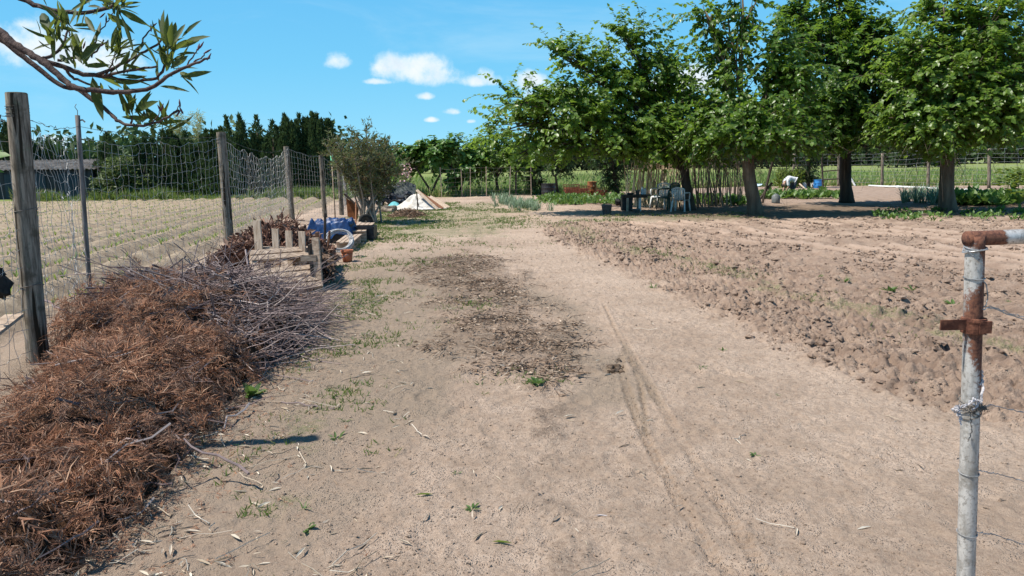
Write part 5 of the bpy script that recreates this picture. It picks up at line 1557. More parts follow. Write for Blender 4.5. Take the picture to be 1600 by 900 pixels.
def left_background():
    r = np.random.default_rng(71)
    # dark clipped conifer hedge with a leafy creeper over it
    a = P(205, 290, 42.5); b = P(345, 290, 42.5)
    for k, (px, top, w, lab) in enumerate(((232, 218, 2.2, 'dark conifer in the hedge behind the creeper'), (262, 205, 1.9, 'dark conifer of the hedge below the reed plumes'), (296, 207, 2.0, 'dark conifer of the hedge right of the reed plumes'), (328, 205, 2.0, 'dark conifer of the hedge where the second post stands before it'),
                                           (352, 200, 2.0, 'ragged conifer just right of the second post'), (382, 180, 1.7, 'tall pointed conifer, the tallest left of the dense group'), (408, 182, 1.9, 'spiky conifer in the middle of the hedge'), (432, 190, 1.8, 'dark conifer just left of the third post'), (175, 210, 1.9, 'feathery conifer behind the shed corner'))):
        y = 43 + r.uniform(-.6, .8); bpt = np.array((P(px, 300, y)[0], y, 0)); h = P(px, top, y)[2]
        cypress(bpt, h, w, 700 + k, lab, 'cypress_leaf', 8, 8000, leaf=.22, ragged=.5 if k < 4 else .75)
    for k, (px, top, w, lab) in enumerate(((455, 186, 1.0, 'columnar cypress at the left side of the dense group'), (474, 180, 1.15, 'columnar cypress in the middle of the dense group'), (495, 178, 1.1, 'columnar cypress right in the dense group before the fourth post'), (508, 188, .8, 'narrow last cypress at the right end of the hedge'))):
        y = 43.4 + r.uniform(-.3, .5); bpt = np.array((P(px, 300, y)[0], y, 0)); h = P(px, top, y)[2]
        cypress(bpt, h, w * 1.5, 720 + k, lab, 'cypress_leaf', 9, 9000, group='columnar cypresses at the hedge end', leaf=.22, ragged=.22)
    x0 = P(150, 290, 41.6)[0]; x1 = P(232, 290, 41.6)[0]
    hedge_mass('creeper_hedge', x0, x1, 41.7, P(190, 236, 41.7)[2], 1.3, 731, 'light leafy creeper hanging over the hedge beside the shed', 'hedge_leaf', 4200, .2, uneven=.35)
    hedge_mass('yellow_bush', P(95, 290, 44)[0], P(128, 290, 44)[0], 44, P(110, 243, 44)[2], 1.2, 733, 'bright yellow green bush behind the shed roof', 'yellow_leaf', 1600, .2, cat='bush')
    # conifers behind the shed
    for k, (px, top, w, lab) in enumerate(((8, 172, 2.6, 'dark conifer at the far left edge, behind the thick post'), (50, 208, 2.2, 'round dark conifer behind the shed roof, right of the thick post'), (84, 222, 1.8, 'low conifer behind the shed roof, left of the steel stake'), (-30, 180, 2.4, 'big dark conifer mostly outside the left edge'))):
        y = 46 + k * .5; cypress(np.array((P(px, 300, y)[0], y, 0)), P(px, top, y)[2], w, 740 + k, lab, 'cypress_leaf', 7, 6500, leaf=.26, ragged=.6, group='conifers behind the shed')
    # shed with a corrugated roof
    y = 42.6; xl = P(-60, 300, y)[0]; xr = P(148, 300, y)[0]; ze = P(80, 266, y)[2]; zr = P(80, 251, y + 2.4)[2]
    root = thing('low_shed', ((xl + xr) / 2, y + 1.2, 0), 'low dark walled shed with a grey corrugated roof at the left', 'shed')
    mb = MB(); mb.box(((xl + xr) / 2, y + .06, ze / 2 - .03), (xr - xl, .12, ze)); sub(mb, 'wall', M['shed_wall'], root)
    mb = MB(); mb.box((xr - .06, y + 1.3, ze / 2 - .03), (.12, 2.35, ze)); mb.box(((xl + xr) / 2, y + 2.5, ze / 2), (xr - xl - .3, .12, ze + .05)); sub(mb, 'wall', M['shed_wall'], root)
    n = 150; xx = np.linspace(xl - .2, xr + .25, n); co = .03 * np.sin(np.arange(n) * 1.26)
    V = []; 
    for dz in (0, .02):
        V += [np.stack([xx, np.full(n, y - .25), ze + .03 + co + dz], 1), np.stack([xx, np.full(n, y + 2.75), zr + .03 + co + dz], 1)]
    V = np.concatenate(V); i = np.arange(n - 1); mb = MB()
    mb.add(V, np.concatenate([np.stack([i, i + 1, n + i + 1, n + i], 1), np.stack([2 * n + i, 3 * n + i, 3 * n + i + 1, 2 * n + i + 1], 1), np.stack([i, 2 * n + i, 2 * n + i + 1, i + 1], 1)]))
    sub(mb, 'roof', M['roof_sheet'], root)
    mb = MB()
    for px, w in ((60, .9), (110, 1.1), (20, .8)):
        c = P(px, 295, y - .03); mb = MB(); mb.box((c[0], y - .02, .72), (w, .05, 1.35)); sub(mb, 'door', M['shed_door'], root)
    # reed plumes
    for k, (px, top, lab) in enumerate(((288, 186, 'feathery pale reed plume rising over the hedge, the tallest'), (268, 200, 'feathery pale reed plume, lower and left of the tallest'), (318, 183, 'feathery pale reed plume leaning right over the hedge'))):
        y = 44.6; base = np.array((P(px - 4, 300, y)[0], y, 0)); e = P(px, top, y); root = thing('giant_reed', base, lab, 'reed', 'reeds behind the hedge')
        tr = MB(); mb = MB()
        for q in range(5):
            ee = e + r.normal(0, .25, 3) * (1, 1, .6); st = bez(base + r.normal(0, .15, 3) * (1, 1, 0), (base + ee) / 2 + (0, 0, .6), ee, 10); tr.tubes(st, np.linspace(.02, .006, 10), 5)
            n = 90; p = st[r.integers(6, 10, n)] + r.normal(0, .1, (n, 3)); d = rnd_unit(n, r) + np.array((.4, 0, -.1)); add_leaves(mb, p, d, rnd_unit(n, r), r.uniform(.15, .35, n), .03, LEAF_BLADE)
        sub(tr, 'stem', M['cane'], root, True); sub(mb, 'plume', M['reed'], root)


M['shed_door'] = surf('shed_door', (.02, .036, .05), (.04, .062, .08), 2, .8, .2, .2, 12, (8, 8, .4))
M['reed'] = leaf_mat('reed', (.22, .24, .10), (.42, .42, .22), (.5, .5, .2), .4, .6, .2)
left_background()

# ------------------------------------------------------------------ pallets, junk and prunings at the left of the path
def pallets():
    r = np.random.default_rng(81)
    # leaning pallet nearest the camera, seen from its slatted face
    bl = GG(408, 464); br = GG(492, 456); tl = P(404, 399, bl[1] + .60); trp = P(477, 391, br[1] + .62)
    ex = unit(br - bl); W = .86; up = unit((tl + trp) / 2 - (bl + br) / 2); nf = unit(np.cross(ex, up)); Hh = np.linalg.norm((tl + trp) / 2 - (bl + br) / 2)
    o0 = (bl + br) / 2 + np.array((0, 0, .02))
    root = thing('leaning_pallet', o0, 'grey slatted pallet leaning on the upright one, horizontal boards facing the path', 'pallet', 'grey wooden pallets by the fence')
    rot = np.stack([ex, up, nf], 1)
    for k, u in enumerate((.05, .19, .33, .47, .80, .94)):
        mb = MB(); mb.box(o0 + up * Hh * u + nf * .055 + ex * r.normal(0, .008), (W + r.normal(0, .012), .086, .020), rot @ np.array(Matrix.Rotation(r.normal(0, .012), 3, 'Z'))); sub(mb, 'slat', M['grey_wood'], root)
    for s in (-.41, 0, .41):
        mb = MB(); mb.box(o0 + ex * W * s * 1.08 + up * Hh * .5, (.085, Hh * 1.0, .082), rot); sub(mb, 'runner', M['grey_wood'], root)
    for u in (.10, .9):
        mb = MB(); mb.box(o0 + up * Hh * u - nf * .055, (W, .095, .02), rot); sub(mb, 'slat', M['grey_wood'], root)
    # upright pallet behind it: four tall board ends show over the leaning one
    yb = (bl[1] + br[1]) / 2 + .78; rz = R(-18); rt = np.array(Matrix.Rotation(rz, 3, 'Z'))
    def at_u(px, py): return P(px, py, yb - (px - 441) * .0025)
    c0 = at_u(441, 390); zt = at_u(440, 357)[2]
    root = thing('upright_pallet', (c0[0], yb, 0), 'grey pallet standing upright behind the leaning one, four board ends showing', 'pallet', 'grey wooden pallets by the fence')
    for px, top, tilt in ((408, 344, -.03), (434, 357, .02), (455, 360, .015), (475, 361, .02)):
        q = at_u(px, 380); z = at_u(px, top)[2]; mb = MB()
        mb.box(q * (1, 1, 0) + rt @ np.array((0, -.05, z / 2)), (.098 + .02 * (px < 420), .022, z), rt @ np.array(Matrix.Rotation(tilt, 3, 'Y'))); sub(mb, 'slat', M['pale_wood'], root)
    for z in (.10, .34, zt - .30):
        mb = MB(); mb.box(np.array((c0[0], yb, 0)) + rt @ np.array((0, .012, z)), (.80, .09, .09), rt); sub(mb, 'runner', M['grey_wood'], root)
    q = at_u(400, 380); mb = MB(); mb.box(q * (1, 1, 0) + rt @ np.array((-.02, .05, .33)), (.09, .022, .68), rt @ np.array(Matrix.Rotation(.05, 3, 'Y'))); sub(mb, 'slat', M['grey_wood'], root)
    # a pallet on edge at the right side
    p0 = GG(497, 455); root = thing('edgewise_pallet', p0, 'pallet standing on edge to the right of the leaning one, its end toward the path', 'pallet', 'grey wooden pallets by the fence')
    zt = P(496, 372, p0[1])[2]
    mb = MB(); mb.box(p0 + (.0, .05, zt / 2), (.10, .03, zt), rt @ np.array(Matrix.Rotation(-.03, 3, 'Y'))); sub(mb, 'slat', M['grey_wood'], root)
    mb = MB(); mb.box(p0 + (-.09, .35, zt / 2 - .04), (.02, .62, zt * .86), Matrix.Rotation(-.05, 3, 'Y')); sub(mb, 'board', M['dark_wood'], root)
    mb = MB(); mb.box(p0 + (-.11, .04, zt * .62), (.20, .03, .08)); sub(mb, 'slat', M['grey_wood'], root)
    mb = MB(); mb.box(p0 + (-.16, .75, zt * .52), (.03, .09, zt)); sub(mb, 'board', M['red_wood'], root)
    # dry reddish prunings heaped behind
    n = 4200; x = r.uniform(-1.15, .38, n); yy = r.uniform(0, 1.9, n); h = .80 * (1 - ((x + .35) / .92) ** 2) * (1 - ((yy - .9) / 1.1) ** 2 * .5) * (.75 + .5 * fbm(x * 2, yy * 2, 81, 2))
    c = np.array((P(445, 390, bl[1] + 1)[0], bl[1] + 1.12, 0)) - (.12, 0, 0); z = np.clip(h, .02, None) * r.random(n) ** .4
    p = c + np.stack([x, yy, z], 1); d = rnd_unit(n, r) + (0, 0, .15); L = r.uniform(.05, .15, n)
    mb = MB(); add_leaves(mb, p, d, rnd_unit(n, r), L, L * .42, LEAF_LANCE)
    m = 420; k = r.choice(n, m); dd = unit(rnd_unit(m, r) * (1, 1, .55)) * r.uniform(.15, .6, m)[:, None]; tt = np.linspace(-.5, .5, 5)[None, :, None]
    q = p[k][:, None] + dd[:, None] * tt + r.normal(0, .015, (m, 5, 3)); q[..., 2] = np.maximum(q[..., 2], .02)
    mb.tubes(q, np.full((m, 5), .006), 4)
    o = mb.build('vine_prunings', M['vine_leaf_dead'], loc=c); tag(o, 'heap of dry reddish vine prunings behind the upright pallet', 'prunings', kind='stuff')
    # sticks stacked right of the pallets
    c0 = GG(513, 447); 
    mb = MB(); m = 240; x = r.uniform(-.32, .06, m); y0 = r.uniform(0, 1.5, m); z = r.random(m) ** .8 * (.36 - .7 * np.abs(x + .1))
    z = np.clip(z, .015, None); th = r.normal(.0, .35, m); d = np.stack([np.cos(th) * .5, -.75 + np.sin(th), r.normal(0, .08, m)], 1); L = r.uniform(.25, .6, m)
    p = c0 + np.stack([x - .05 - .24 * y0, y0 + .25, z], 1); tt = np.linspace(-.5, .5, 5)[None, :, None]
    q = p[:, None] + d[:, None] * L[:, None, None] * tt + r.normal(0, .008, (m, 5, 3)); q[..., 2] = np.maximum(q[..., 2], .03); mb.tubes(q, r.uniform(.006, .016, (m, 1)) * np.ones((1, 5)), 5)
    o = mb.build('stacked_branches', M['stack_twig'], loc=c0); tag(o, 'stack of cut brown branches lying right of the edgewise pallet', 'branches', kind='stuff')
    # reddish sticks stuck upright
    for px0, py0, px1, py1, rr, lab, mt in ((510, 412, 515, 361, .018, 'reddish pole standing aslant beside the cable coil', 'red_wood'), (507, 402, 508, 333, .022, 'dark square pole at the left of the blue tarpaulin', 'dark_wood')):
        f = GG(px0, py0 + 8); t = P(px1, py1, f[1]); mb = MB(); mb.tubes(np.linspace(f, t, 5), np.full(5, rr), 6); o = mb.build('pole', M[mt], loc=f); tag(o, lab, 'pole')
    # terracotta pot
    p = GG(543, 408); R0 = .105; root = thing('terracotta_pot', p, 'terracotta flower pot standing at the near end of the plank row', 'pot')
    mb = MB(); mb.lathe([(.002, 0), (.075, 0), (.098, .17), (.090, .17), (.070, .02), (.002, .02)], p, 24); sub(mb, 'body', M['terracotta'], root, True)
    mb = MB(); mb.lathe([(.097, .165), (.108, .168), (.110, .205), (.096, .206), (.094, .170), (.097, .165)], p, 24); sub(mb, 'rim', M['terracotta'], root, True)
    mb = MB(); mb.lathe([(.002, .14), (.092, .14)], p, 16); sub(mb, 'soil', M['heap_core'], root)
    # coil of cable
    c = P(530, 378, GG(530, 408)[1] + .6); root = thing('cable_coil', (c[0], c[1], 0), 'coil of grey white cable leaning beside the black crate', 'cable coil')
    mb = MB()
    for k in range(13):
        a = np.linspace(0, 2 * math.pi, 40); rr = .215 + r.normal(0, .016); o_ = r.normal(0, .014, 3)
        v = np.stack([np.cos(a) * rr, np.full(40, .0), np.sin(a) * rr * .92], 1) @ np.array(Matrix.Rotation(R(-34) + r.normal(0, .05), 3, 'X')).T @ np.array(Matrix.Rotation(R(12), 3, 'Z')).T
        mb.tubes(v + (c[0], c[1], .30) + o_, np.full(40, .008), 5)
    sub(mb, 'cable', M['cable'], root, True)
    # black crates under a blue tarpaulin
    f = GG(520, 392); yb = f[1] + 1.9; c = np.array((P(524, 372, yb)[0], yb, 0)); w = .78; hh = P(524, 350, yb)[2]
    root = thing('black_crate', c, 'black plastic crate under the blue tarpaulin', 'crate'); mb = MB()
    for dx, dy, sx, sy in ((0, -.3, w, .02), (0, .3, w, .02), (-w / 2 + .01, 0, .02, .58), (w / 2 - .01, 0, .02, .58)): mb.box(c + (dx, dy, hh / 2), (sx, sy, hh))
    mb.box(c + (0, 0, .02), (w - .05, .57, .02))
    for z in np.linspace(.12, hh - .03, 4): mb.box(c + (0, -.317, z), (w + .02, .012, .03))
    for x in np.linspace(-w / 2, w / 2, 6): mb.box(c + (x * .98, -.319, hh / 2), (.03, .014, hh * .96))
    sub(mb, 'body', M['black_plastic'], root)
    n = 60; u, v = np.meshgrid(np.linspace(-1, 1, n), np.linspace(-1, 1, n)); zz = hh + .03 + .13 * np.abs(fbm(u * 2.2 + 3, v * 2.2, 91, 4, .42) - .48) * 2.4
    edge = np.maximum(np.abs(u) - .82, np.abs(v) - .78); zz = zz - np.clip(edge, 0, 1) * (1.2 + .8 * fbm(u * 3, v * 3, 93, 2)); xx = c[0] - .06 + u * (w / 2 + .10) * (1 - .0 * v); yy = c[1] + v * .40
    lim = np.maximum(np.abs(u) / 1, np.abs(v)) > .82
    V = np.stack([xx + .03 * fbm(u * 4, v * 4, 95, 2), yy, zz], -1).reshape(-1, 3); i, j = np.meshgrid(np.arange(n - 1), np.arange(n - 1)); a = (j * n + i).ravel()
    V2 = V - (0, 0, .006); q = np.stack([a, a + 1, a + n + 1, a + n], 1); mb = MB(); mb.add(V, q); mb.add(V2, q[:, ::-1])
    o = mb.build('blue_tarpaulin', M['blue_tarp'], smooth=True, loc=c + (0, 0, hh)); tag(o, 'crumpled royal blue tarpaulin thrown over the black crate', 'tarpaulin')
    # a second crate beside it
    c2 = c + np.array((.60, .3, 0)); mb = MB(); h2 = .30
    for dx, dy, sx, sy in ((0, -.2, .44, .02), (0, .2, .44, .02), (-.21, 0, .02, .38), (.21, 0, .02, .38)): mb.box(c2 + (dx, dy, h2 / 2), (sx, sy, h2))
    mb.box(c2 + (0, 0, .02), (.4, .38, .02)); mb.box(c2 + (0, -.215, h2 - .03), (.46, .014, .05)); mb.box(c2 + (0, -.215, .05), (.46, .014, .05))
    o = mb.build('dark_box', M['black_plastic'], loc=c2); tag(o, 'smaller dark open box right of the blue tarpaulin', 'box')
    # low pallets lying in a row at the edge of the path
    for k, (px0, py0, px1, py1, w, zt, lab) in enumerate(((552, 392, 574, 371, .34, .16, 'low grey plank platform behind the terracotta pot'), (572, 378, 587, 362, .42, .22, 'low grey pallet lying at the far end of the plank row'))):
        a = GG(px0, py0); b = GG(px1, py1); dd = unit((b - a) * (1, 1, 0)); sx = np.array((dd[1], -dd[0], 0)); L = np.linalg.norm((b - a)[:2]); c = (a + b) / 2 * (1, 1, 0) - sx * w * .5
        root = thing('low_pallet', c, lab, 'pallet', 'low pallets lying at the path edge'); rot = np.stack([sx, dd, (0, 0, 1)], 1)
        for q in range(4):
            mb = MB(); mb.box(c + sx * (q - 1.5) * w / 4 + (0, 0, zt), (w / 4 - .018, L * r.uniform(.92, 1.05), .022), rot); sub(mb, 'slat', M['grey_wood'], root)
        for q in (-.42, 0, .42):
            mb = MB(); mb.box(c + dd * L * q + (0, 0, zt / 2 - .005), (w * .96, .09, zt - .012), rot); sub(mb, 'block', M['grey_wood'], root)
    # small wheel propped up, pale stones and an old cloth
    p = GG(572, 357); root = thing('barrow_wheel', p + (0, 0, .19), 'small black rubber wheel propped up below the tall bush', 'wheel'); a = np.linspace(0, 2 * math.pi, 32)
    rx = np.array(Matrix.Rotation(R(25), 3, 'Z')); mb = MB(); ring = np.stack([np.cos(a) * .145, np.zeros(32), np.sin(a) * .145], 1) @ rx.T; mb.tubes(ring + p + (0, 0, .19), np.full(32, .045), 10); sub(mb, 'tyre', M['rubber'], root, True)
    mb = MB(); prof = [(.11, -.03), (.115, 0), (.11, .03), (.03, .02), (.03, -.02), (.11, -.03)]; q = MB(); q.lathe(prof, (0, 0, 0), 20); v = q.v[0][:, [0, 2, 1]] @ rx.T + p + (0, 0, .19); mb.add(v, q.f[0][0]); sub(mb, 'rim', M['black_plastic'], root, True)
    for k, (px, py, s, lab) in enumerate(((566, 367, .10, 'pale stone nearest the low pallet'), (576, 362, .13, 'largest pale stone below the small wheel'), (583, 357, .09, 'pale stone at the far end of the low pallet'), (570, 374, .07, 'smallest pale stone at the near side of the low pallet'))):
        p = GG(px, py) + (-.2, .3, .10 + s * .3); mb = MB(); add_lumps(mb, p[None], np.array([s]), r, 1.0); o = mb.build('stone', M['white_stone'], loc=p); tag(o, lab, 'stone', 'pale stones by the low pallets')
    # rusty panel with its dark post
    f = GG(549, 346); root = thing('rusty_panel', f, 'rust brown sheet leaning against a dark stake at the foot of the tall bush', 'sheet'); y = f[1]
    pts = np.array([P(541, 310, y), P(543, 338, y), P(558, 344, y), P(561, 322, y + .12)]); th = np.array((.0, .02, 0)); mb = MB()
    mb.add(np.concatenate([pts, pts + th]), [(0, 1, 2, 3), (7, 6, 5, 4), (0, 4, 5, 1), (1, 5, 6, 2), (2, 6, 7, 3), (3, 7, 4, 0)]); sub(mb, 'sheet', M['rust_panel'], root)
    mb = MB(); mb.tubes(np.array([P(538, 303, y - .06), P(562, 325, y - .06), P(566, 346, y - .06)]), np.full(3, .03), 6); sub(mb, 'edge_pole', M['dark_wood'], root)
    mb = MB(); mb.tubes(np.array([GG(556, 350) - (0, 0, .03), P(556, 312, y - .1)]), np.full(2, .02), 6); sub(mb, 'stake', M['red_wood'], root)


M['dark_wood'] = surf('dark_wood', (.045, .035, .03), (.10, .08, .065), 8, .9, .12, .6, 40, (8, 8, 1))
M['cable'] = surf('cable', (.34, .34, .35), (.58, .57, .55), 20, .6, .3, 0, island=.25)
M['white_stone'] = surf('white_stone', (.26, .22, .18), (.48, .42, .35), 8, .9, .1, .6, 30)
M['stack_twig'] = ramp_island('stack_twig', [(.05, .03, .022), (.12, .075, .05), (.20, .14, .10), (.085, .05, .038)], .85, .15)
pallets()


def far_left_heaps():
    r = np.random.default_rng(84)
    # white canvas over a heap, with poles leaning on it
    a = GG(611, 329); b = GG(690, 328); c = (a + b) / 2 + np.array((-.06, .75, 0)); W = np.linalg.norm((b - a)[:2]) / 2 * 1.26
    pk = P(650, 303, c[1])[2]
    n = 60; u, v = np.meshgrid(np.linspace(-1, 1, n), np.linspace(-1, 1, n)); rr = np.sqrt(u ** 2 + v ** 2); ang = np.arctan2(v, u)
    h = (.5 + .5 * np.cos(math.pi * np.clip(rr, 0, 1) ** .8)) * pk * .92 * (1 + .10 * np.sin(ang * 7 + 1)) * (.85 + .3 * fbm(u * 2, v * 2, 86, 3)) + .03 * (fbm(u * 9, v * 9, 87, 2) - .5)
    h = np.maximum(h, .0) + .025; R2 = 1 + .12 * (fbm(ang * 1.5 + 9, rr * 0, 88, 2) - .5)
    V = np.stack([c[0] + u * W * R2, c[1] + v * .85 * R2, h], -1).reshape(-1, 3); i, j = np.meshgrid(np.arange(n - 1), np.arange(n - 1)); aa = (j * n + i).ravel(); q = np.stack([aa, aa + 1, aa + n + 1, aa + n], 1)
    q = q[(rr.ravel()[q] < 1.02).all(1)]; idx, inv = np.unique(q, return_inverse=True); q = inv.reshape(-1, 4); V = V[idx]
    mb = MB(); mb.add(V, q); mb.add(V - (0, 0, .012), q[:, ::-1]); o = mb.build('white_canvas', M['white_tarp'], smooth=True, loc=c * (1, 1, 0)); tag(o, 'dirty white canvas spread over a heap at the end of the path', 'canvas')
    p = GG(613, 326); mb = MB(); nn = 14; uu, vv = np.meshgrid(np.linspace(-1, 1, nn), np.linspace(-1, 1, nn)); V = np.stack([p[0] + .06 + uu * .22, p[1] + .1 + vv * .25, .08 + .16 * np.clip(1 - uu ** 2, 0, 1) * np.clip(1 - vv ** 2, 0, 1) + .04 * fbm(uu * 3, vv * 3, 4, 2)], -1).reshape(-1, 3)
    i, j = np.meshgrid(np.arange(nn - 1), np.arange(nn - 1)); aa = (j * nn + i).ravel(); q = np.stack([aa, aa + 1, aa + nn + 1, aa + nn], 1); mb.add(V, q); mb.add(V * (1, 1, 0) , q[:, ::-1])
    o = mb.build('teal_sheet', M['teal_tarp'], smooth=True, loc=p); tag(o, 'folded turquoise sheet at the left corner of the white canvas', 'sheet')
    for k, (x0, y0, x1, y1, rr, lab, mt) in enumerate(((651, 297, 684, 328, .035, 'leaning board, leftmost of the fan on the white canvas', 'pale_wood'), (653, 299, 692, 327, .035, 'leaning board, second in the fan on the canvas', 'red_wood'), (668, 308, 698, 326, .032, 'leaning board, third in the fan on the canvas', 'pale_wood'), (672, 307, 702, 325, .032, 'leaning board, rightmost of the fan on the canvas', 'pale_wood'), (651, 300, 652, 330, .022, 'upright thin dark stick before the white canvas', 'dark_wood'), (651, 310, 655, 328, .016, 'short crooked stick just right of the upright one', 'dark_wood'))):
        e = GG(x1, y1); yy = e[1] + (.5 if k < 4 else 0); s = P(x0, y0, yy); 
        if k == 4: s = P(x0, y0, e[1] + .1)
        mb = MB()
        if k < 4: mb.beam(s, e + (0, 0, .03), .10, .03, (0, -1, .6))
        else: mb.tubes(np.stack([s, (s + e) / 2 + (.02, 0, 0), e]), np.full(3, rr), 6)
        o = mb.build('leaning_board' if k < 4 else 'thin_stick', M[mt], loc=e); tag(o, lab, 'board' if k < 4 else 'stick', 'boards leaning on the white canvas' if k < 4 else None)
    # dark junk heap behind, a grey net over part of it
    c = np.array((P(618, 318, 31)[0], 30.8, 0)); mb = MB(); n = 70
    p = c + np.stack([r.normal(0, .55, n), r.normal(0, .3, n), np.abs(r.normal(.25, .28, n))], 1); p[:, 2] *= np.clip(1.3 - np.abs(p[:, 0] - c[0]) * .6, .3, 1); add_lumps(mb, p, r.uniform(.10, .26, n), r, .8)
    o = mb.build('scrap_heap', M['scrap'], loc=c); tag(o, 'dark heap of scrap and plastic behind the white canvas', 'scrap heap', kind='stuff')
    y = 32.2; xl = P(592, 300, y)[0]; xr = P(650, 300, y)[0]; zt = P(620, 287, y)[2]; n = 26; uu, vv = np.meshgrid(np.linspace(0, 1, n), np.linspace(0, 1, n))
    V = np.stack([xl + (xr - xl) * uu, y - .5 * (1 - vv) + .18 * fbm(uu * 4, vv * 3, 8, 3), .1 + (zt - .1) * vv * (1 - .15 * np.sin(uu * 7) * vv)], -1).reshape(-1, 3); i, j = np.meshgrid(np.arange(n - 1), np.arange(n - 1)); aa = (j * n + i).ravel(); q = np.stack([aa, aa + 1, aa + n + 1, aa + n], 1)
    mb = MB(); mb.add(V, q); mb.add(V + (0, .015, 0), q[:, ::-1]); o = mb.build('shade_net', M['grey_net'], smooth=True, loc=(xl, y, 0)); tag(o, 'grey shade net draped behind the dark scrap heap', 'net')
    # small heap of soil and straw in front
    c = GG(634, 341) + (0, .45, 0); n = 2600; a = r.uniform(0, 6.28, n); q = r.random(n) ** .5; x = np.cos(a) * q; yq = np.sin(a) * q; z = (1 - q ** 1.6) * .26 * r.uniform(.6, 1.05, n)
    mb = MB(); p = c + np.stack([x * .62, yq * .45, z], 1); L = r.uniform(.04, .12, n); add_leaves(mb, p, rnd_unit(n, r) * (1, 1, .4), rnd_unit(n, r) + (0, 0, 1), L, L * .25, LEAF_QUAD)
    mb2 = MB(); mb2.lathe([(.6, -.04), (.45, .06), (.22, .14), (.002, .17)], (0, 0, 0), 20); V = mb2.v[0] * (1, .72, 1) + c; mb.add(V, mb2.f[0][0])
    o = mb.build('straw_heap', M['straw_heap'], loc=c); tag(o, 'low heap of brown straw and soil before the white canvas', 'straw heap', kind='stuff')
    # logs and stones between bush and canvas
    for k in range(9):
        px = 588 + k * 2.9 + r.uniform(-1, 1); py = 331 + r.uniform(-4, 3); p = GG(px, py); s = r.uniform(.06, .11); mb = MB(); d = unit(np.array((r.normal(), r.normal() * .6, 0))) * r.uniform(.12, .28)
        mb.tubes(np.stack([p - d + (0, 0, s), p + d + (0, 0, s * 1.1)]), np.full(2, s), 9); o = mb.build('cut_log', M['log'], loc=p)
        tag(o, 'short cut log in the row between tall bush and white canvas', 'log', 'cut logs beside the white canvas')


M['scrap'] = surf('scrap', (.012, .014, .02), (.07, .075, .085), 2.2, .7, .3, .4, 12, island=.5)
M['straw_heap'] = ramp_island('straw_heap', [(.15, .10, .07), (.30, .205, .145), (.42, .30, .215), (.22, .15, .105)], .9, .1)
M['log'] = surf('log', (.10, .08, .06), (.34, .28, .22), 5, .9, .1, .5, 30, island=.3)
far_left_heaps()

# ------------------------------------------------------------------ things under and behind the trees at the right
def mono_chair(loc, rz, mat, label, group='plastic garden chairs under the trees'):
    """a moulded plastic armchair"""
    root = thing('plastic_chair', loc, label, 'chair', group, rz)
    def part(mb, name): return mb.build(name, M[mat], root, True)
    mb = MB(); n = 10; u, v = np.meshgrid(np.linspace(-.23, .23, n), np.linspace(-.24, .22, n)); z = .43 - .025 * (1 - (u / .23) ** 2) - .03 * (v < -.15) + .02 * (v + .24)
    V = np.stack([u * (1 - .12 * (v + .24)), v, z], -1).reshape(-1, 3); i, j = np.meshgrid(np.arange(n - 1), np.arange(n - 1)); a = (j * n + i).ravel(); q = np.stack([a, a + 1, a + n + 1, a + n], 1); mb.add(V, q); mb.add(V - (0, 0, .012), q[:, ::-1])
    mb.box((0, -.245, .395), (.45, .012, .06)); part(mb, 'seat')
    mb = MB()
    for x in (-.15, -.09, -.03, .03, .09, .15): mb.beam((x * .95, .21, .42), (x, .30, .80), .038, .009, (0, -1, 0))
    t = np.linspace(-1, 1, 15); mb.tubes(np.stack([.215 * t, .30 - .02 * t ** 2, .835 - .05 * np.abs(t) ** 3], 1), np.full(15, .024), 6)
    for s in (-1, 1): mb.tubes(np.array([(s * .21, .21, .40), (s * .215, .26, .62), (s * .215, .285, .79)]), np.array([.022, .022, .024]), 6)
    part(mb, 'backrest')
    for s in (-1, 1):
        mb = MB(); mb.tubes(np.array([(s * .225, .27, .66), (s * .27, .12, .665), (s * .275, -.12, .655), (s * .265, -.21, .635), (s * .25, -.235, .58), (s * .245, -.235, .43)]), np.full(6, .022), 6); part(mb, 'armrest')
        mb = MB(); mb.beam((s * .23, -.22, .42), (s * .27, -.27, 0), .05, .03); part(mb, 'leg')
        mb = MB(); mb.beam((s * .21, .22, .42), (s * .25, .30, 0), .05, .03); part(mb, 'leg')
    return root


